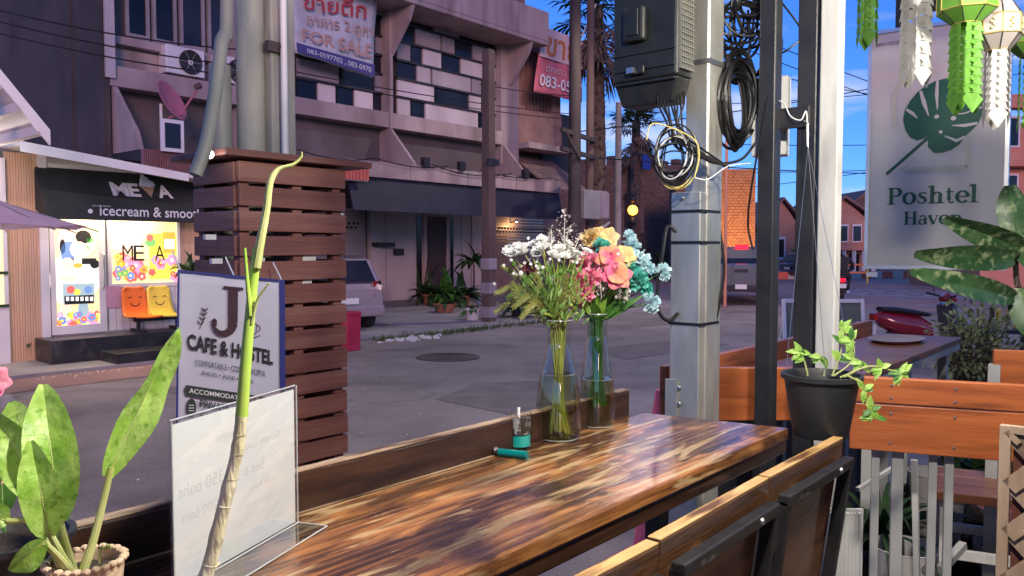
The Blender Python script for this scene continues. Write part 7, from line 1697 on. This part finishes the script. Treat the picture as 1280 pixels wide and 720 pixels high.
# small glass cup and lighter
c1 = atZ(649, 560, zt); c1 = V(c1.x, c1.y, zt + .001)
CU = thing('candle_glass', 'small speckled glass with turquoise wax and a white wick', 'candle', c1)
MB().lathe([(0, 0), (.0275, 0), (.0278, .078), (.0258, .078), (.0255, .006), (0, .006)], c1, 28).build('glass', M['glass'], CU)
MB().lathe([(0, .0062), (.0252, .0062), (.0252, .03), (0, .03)], c1, 24).build('wax', M['teal_wax'], CU)
MB().lathe([(.0254, .034), (.0256, .07)], c1, 28).build('soot', M['speckle'], CU)
MB().lathe([(0, .0685), (.0252, .0685)], c1, 28).build('foil', M['speckle'], CU)
MB().tube([c1 + V(-.002, 0, .069), c1 + V(-.002, 0, .09)], .0035, 8).build('wick', M['white_plastic'], CU)
l0, l1 = atZ(619, 570, zt), atZ(659, 574, zt); lz = V(0, 0, .009)
LI = thing('lighter', 'translucent teal cigarette lighter lying on the counter', 'lighter', l0.lerp(l1, .5))
MB().tube([l0.lerp(l1, .12) + lz, l1 + lz], .0085, 14).build('body', M['teal_plastic'], LI); MB().tube([l0 + lz, l0.lerp(l1, .118) + lz], .008, 12).build('cap', M['frame_black'], LI)
MB().tube([l0.lerp(l1, .03) + lz + V(0, 0, .006) - _F * .006, l0.lerp(l1, .03) + lz + V(0, 0, .006) + _F * .006], .005, 10).build('spark_wheel', M['rim_metal'], LI)

# ================================================================== acrylic menu holder
mA, mB_ = V(.482, .977, zt + .001), V(.739, 1.083, zt + .001); md = (mB_ - mA).normalized(); mn_ = V(md.y, -md.x, 0); hM = .221
MH = thing('menu_holder', 'clear acrylic stand holding a white sheet of paper', 'menu holder', mA.lerp(mB_, .5))
Z = V(0, 0, 1)
def MP(u, z, o=0): return mA + md * u + Z * z + mn_ * o
wM = (mB_ - mA).length
def plate(u0, u1, z0, z1, o0, o1): return MB().hexa([MP(u0, z0, o1), MP(u1, z0, o1), MP(u1, z0, o0), MP(u0, z0, o0), MP(u0, z1, o1), MP(u1, z1, o1), MP(u1, z1, o0), MP(u0, z1, o0)])
plate(0, wM, 0.0, hM, .0015, .0035).build('front_sheet', M['acrylic'], MH, bevel=.0006); plate(0, wM, 0.0, hM, -.0035, -.0015).build('back_sheet', M['acrylic'], MH, bevel=.0006)
plate(0, wM, hM + .0002, hM + .0025, -.0035, .0035).build('top_fold', M['acrylic'], MH, bevel=.0006)
plate(0, wM, .0, .0025, .004, .055).build('foot', M['acrylic'], MH, bevel=.0006)
mat('acrylic_glint', (.8, .83, .84), rough=.15, trans=.3, thin=.3)  # whitish colour imitates the light gathered in the cut edges
for e0, e1 in ((MP(0, 0, .0025), MP(0, hM, .0025)), (MP(wM, 0, .0025), MP(wM, hM + .002, .0025)), (MP(0, hM + .002, .0), MP(wM, hM + .002, .0)), (MP(wM, .002, .005), MP(wM, .002, .056)), (MP(0, .002, .056), MP(wM, .002, .056)), (MP(0, .003, .0045), MP(wM, .003, .0045))):
    MB().tube([e0, e1], .0011, 6).build('edge_glint', M['acrylic_glint'], MH)  # added pale rods draw the bright edge lines
plate(.004, wM - .004, .004, hM - .004, -.0005, .0005).build('paper', M['paper'], MH)
b = MB()
for tx_, u_, z_, h_ in (('350 baht', .055, .118, .018), ('200 baht', .05, .085, .014), ('Double Room', .185, .15, .012), ('Bed 6', .17, .112, .015), ('Single Room', .19, .085, .012), ('10 am - 10 pm', .18, .062, .009), ('Rooms', .11, .175, .013)):
    put_text(b, tx_, MP(u_, z_, .0009), md, Z, h=h_, mirror=True)
b.build('print_through', M['paper_print'], MH)

# ================================================================== dumb cane: bare stalk and leafy pot
ST = thing('bare_stalk', 'tall bare jointed plant stalk with a green shoot leaning on nothing', 'plant', atD(236, 790, .86)); ST['label'] = 'tall bare jointed plant stalk in front of the acrylic menu holder'
sb0 = atD(228, 808, .86); ST.location = (sb0.x, sb0.y, zt)
path = [(228, 815), (243, 760), (262, 705), (280, 632), (296, 566), (302, 520)]
pts = spline([atD(x, y, .86) for x, y in path], 6); rad = []
for i, p in enumerate(pts): rad.append((.0088 - .0026 * i / len(pts)) * (1.1 if i % 5 == 0 else .97))
MB().tube(pts, rad, 12).build('cane', M['stalk'], ST)
up = spline([atD(302, 520, .86), atD(306, 470, .86), atD(311, 410, .865), atD(317, 350, .87), atD(322, 310, .87)], 5)
MB().tube(up, [.0066 - .002 * i / len(up) for i in range(len(up))], 12).build('green_cane', M['stalk_green'], ST)
up2_ = spline([atD(320, 335, .868), atD(325, 305, .87), atD(333, 262, .875), atD(338, 228, .88), atD(348, 212, .885), atD(366, 206, .89), atD(376, 197, .893), atD(377, 190, .893)], 5)
MB().tube(up2_, [max(.0012, .0052 * (1 - (i / len(up2_)) ** 1.3)) for i in range(len(up2_))], 10).build('dry_shoot', M['stem_light'], ST)
for pp_, r_ in (([(313, 395), (309, 350), (306, 310)], .0028), ([(314, 405), (322, 375), (336, 354)], .002)):
    q = spline([atD(x, y, .862) for x, y in pp_], 5); MB().tube(q, [r_ * (1 - .5 * i / len(q)) for i in range(len(q))], 8).build('side_shoot', M['stalk_green' if r_ > .0025 else 'stem_light'], ST)
for k in range(9):                                            # leaf scars
    p = pts[3 + k * 3]; t_ = (pts[4 + k * 3] - pts[2 + k * 3]).normalized(); MB().lathe([(.0072, -.0008), (.0086 - .0002 * k, 0), (.0072, .0008)], p, 12, axis=t_).build('node_ring', M['stalk'], ST)
random.seed(5)
for k in range(4):                                           # papery scraps of old leaf sheath
    p = pts[4 + k * 2 + k % 2]; a = random.uniform(0, 6.28); d = _R * math.cos(a) + face(p) * abs(math.sin(a)) + V(0, 0, .8)
    MB().leaf(p + d * .004, d, face(p), random.uniform(.008, .018), .006, .6, .3, 3).build('sheath_scrap', M['stalk'], ST)
pot(ST, V(sb0.x, sb0.y, zt + .001), .045, .07, M['pot_black'])
PT = thing('dumb_cane', 'leafy green dumb cane in a small woven pot', 'plant', atD(107, 760, .92)); pc_ = atD(107, 700, .92); PT.location = (pc_.x, pc_.y, zt)
hz = pc_.z - zt
MB().lathe([(0, .001), (.028, .001), (.038, hz * .6), (.041, hz), (.037, hz), (.034, hz * .7), (0, hz * .7)], (pc_.x, pc_.y, zt), 24).build('woven_pot', M['basket'], PT)
b = MB()
for k in range(26):
    a = 2 * math.pi * k / 26; b.ball((pc_.x + .0405 * math.cos(a), pc_.y + .0405 * math.sin(a), zt + hz + .001 * (k % 2)), .0055, 6, 5, (1, 1, .7))
b.build('braided_rim', M['basket'], PT)
MB().lathe([(0, hz * .85), (.034, hz * .85)], (pc_.x, pc_.y, zt), 20).build('soil', M['soil'], PT)
def bigleaf(base, tip, w, D0, D1_, droop, fold, twist=0, wave=.02, ctrl=None, nm='leaf', m='leaf_bright', par=PT, root=None, pr=.0042):
    a, e = atD(base[0], base[1], D0), atD(tip[0], tip[1], D1_); d = e - a
    L_ = d.length * (1 + droop * droop * .12); upv = face(a)
    nm_dir = d.normalized(); rot = Matrix.Rotation(droop / 2, 3, nm_dir.cross(upv).normalized())
    MB().leaf(a, rot @ nm_dir, upv, L_, w, droop, fold, 12, twist=twist, wave=wave, shape=lambda t: ((math.sin(math.pi * min(1, (.03 + .95 * t)) ** .86) ** .7) if m != 'leaf_variegated' else (math.sin(math.pi * min(1, .03 + .94 * t) ** .85) ** .5)) + .015).build(nm, M[m], par)
    lm = par.children[-1] if False else None; rib = MB().leaf(a, rot @ nm_dir, upv, L_ * .96, w, droop, fold, 12, twist=twist, wave=0); ribp = [rib.v[i * 3 + 1] + upv * .0006 for i in range(13)]
    MB().tube(ribp, [w * .022 * (1 - .75 * i / 12) for i in range(13)], 6).build('midrib', M['stem_light' if m != 'leaf_variegated' else 'leaf_green'], par)
    e2 = a + rot @ nm_dir * L_ * .02
    if root:
        q = spline([root, root.lerp(a, .5) + Vector(ctrl or (0, 0, 0)), a + (e - a) * .06], 6); MB().tube(q, [pr * (1.25 - .5 * i / len(q)) for i in range(len(q))], 9).build('petiole', M['stem_light'], par)
rt0 = V(pc_.x, pc_.y, zt + hz * .8)
bigleaf((134, 596), (222, 410), .042, .94, .97, -.3, .6, twist=-.95, wave=.1, root=rt0 + V(-.005, 0, 0), ctrl=(0, 0, -.012), pr=.0045)
bigleaf((74, 652), (55, 489), .054, .9, .93, .9, .4, twist=.15, wave=.06, root=rt0 + V(-.01, .004, 0))
bigleaf((52, 625), (-6, 520), .046, .9, .9, .6, .4, twist=.3, wave=.06, root=rt0 + V(-.016, .008, 0))
0 and bigleaf((80, 600), (84, 512), .042, .95, .97, .5, .4, twist=-.3, wave=.06, root=rt0 + V(-.006, .01, 0))
bigleaf((38, 600), (16, 505), .05, .95, .97, .7, .3, twist=.3, wave=.03, root=rt0 + V(-.02, .01, 0))
bigleaf((62, 670), (40, 560), .04, .88, .87, 1.0, .4, twist=.3, wave=.06, root=rt0 + V(-.012, -.004, 0))
bigleaf((58, 676), (10, 712), .028, .86, .85, .2, .9, twist=.8, root=rt0 + V(-.014, -.008, 0))
bigleaf((10, 652), (-25, 640), .03, .88, .87, .4, .4, root=rt0 + V(-.02, -.004, 0), ctrl=(0, 0, .03))
sh1 = spline([atD(124, 704, .9), atD(126, 688, .9), atD(138, 684, .9)], 4); MB().tube(sh1, .0012, 6).build('sprout', M['stem_light'], PT)
for k in range(5): q = sh1[min(len(sh1) - 1, 4 + k)]; MB().ball(q + V(0, 0, .002 * (k % 2)), .0024, 6, 5).build('sprout_bud', M['stem_light'], PT)
kp = atD(18, 668, 1.0); KP = thing('plant_pot', 'black plastic pot behind the leafy dumb cane', 'pot', (kp.x, kp.y, zt)); hk = kp.z - zt
MB().lathe([(0, .001), (.05, .001), (.064, hk - .008), (.069, hk - .008), (.069, hk), (.061, hk), (.05, hk * .7), (0, hk * .7)], (kp.x, kp.y, zt), 32).build('shell', M['pot_black'], KP); MB().lathe([(0, hk * .85), (.056, hk * .85)], (kp.x, kp.y, zt), 20).build('soil', M['soil'], KP)
bigleaf((4, 640), (2, 590), .03, 1.02, 1.02, .4, .3, par=KP, m='leaf_green')
# pink cordyline leaves behind at the edge
CD = thing('pink_flower', 'pink blossom at the edge of the leafy plants', 'flower', atD(-4, 480, 1.02)); h = atD(-6, 478, 1.02); lily(CD, h, face(h) + _R * .4, .022, 'petal_pink'); lily(CD, atD(-6, 597, 1.02), face(h), .02, 'petal_pink')
MB().tube([h, atD(0, 600, 1.02), atD(8, 668, 1.0)], .002).build('stem', M['leaf_green'], CD); CD.location = h; 
for ch in CD.children: ch.location = -h + V(0, 0, 0) if False else ch.location

# ================================================================== hanging pot
hp = atD(1027, 467, 1.9); hb_ = atD(1027, 545, 1.9)
HP = thing('hanging_pot', 'black hanging plant pot with a trailing bright green herb', 'plant pot', (hp.x, hp.y, hb_.z)); hh = hp.z - hb_.z
MB().lathe([(0, 0), (.06, 0), (.063, .006), (.085, hh - .012), (.0925, hh - .011), (.093, hh), (.086, hh), (.081, hh - .014), (.062, .02), (0, .02)], (hp.x, hp.y, hb_.z), 40).build('shell', M['pot_black'], HP, smooth_angle=40)
MB().lathe([(0, hh - .025), (.081, hh - .025)], (hp.x, hp.y, hb_.z), 24).build('soil', M['soil'], HP)
ap = atD(1010, 184, 2.1)
for k in range(3):
    a = R(205 + 120 * k); e = V(hp.x + .089 * math.cos(a), hp.y + .089 * math.sin(a), hp.z); MB().tube([ap, e], .0007, 5).build('hanging_wire', M['rim_metal'], HP)
MB().tube([ap, ap + V(0, 0, .06), atD(1004, 150, 2.29)], .002, 6).build('hook', M['rim_metal'], HP)
random.seed(71)
def herb(path, D, leaves):
    q = spline([atD(x, y, D) for x, y in path], 5); MB().tube(q, [.0022 * (1 - .5 * i / len(q)) for i in range(len(q))], 6).build('stem', M['stem_light'], HP)
    for (f, s) in leaves:
        p = q[min(len(q) - 1, int(f * (len(q) - 1)))]
        for k in range(s):
            a = random.uniform(0, 6.28); d = _R * math.cos(a) + _U * math.sin(a) * .8 + face(p) * .3 + V(0, 0, .1)
            MB().leaf(p, d, face(p) + V(0, 0, .4), random.uniform(.022, .036), .014, .6, .25, 4).build('leaf', M['leaf_bright' if random.random() < .75 else 'leaf_green'], HP)
herb([(1040, 470), (1048, 450), (1054, 425), (1052, 412)], 1.88, [(.35, 3), (.65, 4), (1, 6)])
herb([(1042, 470), (1062, 455), (1068, 438), (1064, 425)], 1.86, [(.5, 3), (1, 6)])
herb([(1010, 470), (1005, 450), (1000, 440)], 1.9, [(.6, 3), (1, 5)])
herb([(1050, 472), (1085, 458), (1110, 462), (1127, 466)], 1.83, [(.55, 5), (.95, 9), (1, 5)])
herb([(1060, 470), (1077, 480), (1084, 500), (1092, 520)], 1.82, [(.5, 4), (.9, 7), (1, 7)])
herb([(1055, 472), (1068, 466), (1076, 452)], 1.84, [(1, 6)])
herb([(1030, 470), (1032, 455), (1026, 446)], 1.9, [(1, 5)])

# ================================================================== large variegated plant at the right
VP = thing('variegated_plant', 'large plant with cream splashed dark leaves in front of the hostel sign', 'plant', atD(1300, 600, 2.9)); vb = atD(1292, 520, 2.9); VP.location = (vb.x, vb.y, .25)
tk = spline([V(vb.x, vb.y, .6), atD(1288, 420, 2.85), atD(1270, 345, 2.8), atD(1278, 270, 2.8), atD(1300, 200, 2.8)], 6)
MB().tube(tk, [.012 - .006 * i / len(tk) for i in range(len(tk))], 8).build('trunk', M['palm_trunk'], VP); pot(VP, V(vb.x, vb.y, .25), .17, .36, M['pot_grey'])
def vleaf(b, e, w, D0, D1_, dr, fo, tw=0): bigleaf(b, e, w, D0, D1_, dr, fo, tw, .02, m='leaf_variegated', par=VP, root=None)
vleaf((1280, 312), (1185, 274), .088, 2.75, 2.62, .5, .35, .5); vleaf((1268, 324), (1146, 317), .085, 2.7, 2.55, .35, .3, .55); vleaf((1268, 372), (1143, 342), .08, 2.72, 2.55, .5, .35, -.5)
vleaf((1272, 300), (1262, 232), .1, 2.78, 2.8, .3, .3, .3); vleaf((1276, 330), (1330, 290), .1, 2.75, 2.7, .5, .3); vleaf((1276, 360), (1290, 420), .1, 2.75, 2.7, .4, .3)
for (a, e) in (((1272, 318), (1282, 312)), ((1266, 325), (1272, 345)), ((1266, 372), (1272, 352))): MB().tube([atD(*a, 2.72), atD(*e, 2.8)], .004, 6).build('petiole', M['palm_trunk'], VP)

# ================================================================== paper lanterns
def tail(c, out, w, L_, m, par, segs):
    out = Vector(out).normalized(); sd = out.cross(Z).normalized(); b = MB(); s = (L_ - .05) / segs
    for i in range(segs):
        z0 = -s * i; z1 = z0 - s; lo = out * .004
        b.add([c + sd * -w * .42 + Z * z0, c + sd * w * .42 + Z * z0, c + sd * w * .56 + Z * (z1 - s * .18) + lo, c + sd * w * .34 + Z * z1, c + Z * (z1 + s * .12) - out * .003, c - sd * w * .34 + Z * z1, c - sd * w * .56 + Z * (z1 - s * .18) + lo], [(0, 6, 5), (0, 5, 4), (0, 4, 1), (1, 4, 3), (1, 3, 2)])
        zc = (z0 + z1) / 2                               # cut flap standing proud in the middle
        b.add([c + sd * -w * .16 + Z * (zc + .004) + out * .001, c + sd * w * .16 + Z * (zc + .004) + out * .001, c + Z * (zc - s * .3) + out * .009], [(0, 2, 1)])
    zb = -s * segs
    b.add([c + sd * -w * .36 + Z * zb, c + sd * w * .36 + Z * zb, c + sd * w * .62 + Z * (zb - .018) + out * .004, c + Z * (zb - .055) + out * .003, c - sd * w * .62 + Z * (zb - .018) + out * .004], [(0, 4, 3), (0, 3, 1), (1, 3, 2)])
    b.build('tail', m, par)
def lantern(px, yb, ytop, D, bw, bh, mb_, mt_, label, tw=.042, rot=.3, segs=9, gap=1.0):
    p = atD(px, ytop, D); L_ = (ytop - yb) / FPX * -D
    t = thing('paper_lantern', label, 'lantern', p + V(0, 0, -L_), 'paper lanterns under the patio roof')
    n = 8; r1 = bw / 2; r0 = tw * 1.05 * gap
    def ring(r, z, tw_=0): return [p + V(r * math.cos(2 * math.pi * k / n + rot + tw_), r * math.sin(2 * math.pi * k / n + rot + tw_), z) for k in range(n)]
    rs = [ring(r0 * .8, 0), ring(r1, bh * .3), ring(r1, bh * .7), ring(r0, bh)]
    for j in range(3):
        for k in range(n):
            q = [rs[j][k], rs[j][(k + 1) % n], rs[j + 1][(k + 1) % n], rs[j + 1][k]]; c = (q[0] + q[1] + q[2] + q[3]) / 4
            MB().poly([c + (v - c) * .985 for v in q]).build('paper_panel', mb_, t)
    for k in range(n):
        for j in range(3): MB().tube([rs[j][k], rs[j + 1][k]], .0018, 5, cap=False).build('frame_rod', M['frame_black' if j != 1 else 'gold_trim'], t)
        for j in (0, 1, 2): MB().tube([rs[j][k], rs[j][(k + 1) % n]], .0018, 5, cap=False).build('gold_cord', M['gold_trim'], t)
    if mb_ == M['paper_taupe']:
        for k in range(n):
            c = (rs[1][k] + rs[1][(k + 1) % n] + rs[2][k] + rs[2][(k + 1) % n]) / 4; o = (c - p); o.z = 0; o.normalize(); sd = o.cross(Z)
            for s_ in range(4): MB().ball(c + o * .002 + Z * (-.012 + .008 * s_) + sd * .003 * (-1) ** s_, .004, 6, 4, (1, 1, 1.2)).build('gold_motif', M['gold_trim'], t)
    MB().tube([p + V(0, 0, bh), V(p.x, p.y, 2.69)], .0015, 5).build('string', M['cable_white'], t)
    for k in range(4):
        a = rot + k * math.pi / 2; o = V(math.cos(a), math.sin(a), 0); tail(p + o * r0 * .72 + V(0, 0, -.001), o, tw, L_, mt_, t, segs)
lantern(1086, 58, -60, 2.55, .15, .12, M['paper_green'], M['paper_green'], 'green paper lantern beside the grimy white post', .034, .5, 7)
lantern(1147, 106, -40, 2.3, .17, .14, M['paper_grey'], M['paper_grey'], 'white paper lantern left of the green one with gold trim', .044, .8, 8)
lantern(1208, 140, 30, 2.2, .15, .115, M['paper_green'], M['paper_green'], 'green paper lantern with gold trim and long cut paper tails', .048, -.75, 8, .85)
lantern(1247, 158, 63, 2.25, .125, .13, M['paper_taupe'], M['paper_grey'], 'taupe paper lantern with gold motifs and white tails', .04, .35, 8, .9)
lantern(1292, 165, 70, 2.45, .15, .12, M['paper_green'], M['paper_green'], 'green paper lantern behind the taupe lantern', .045, .2, 8)
# cut-out details: nothing else is needed above the frame
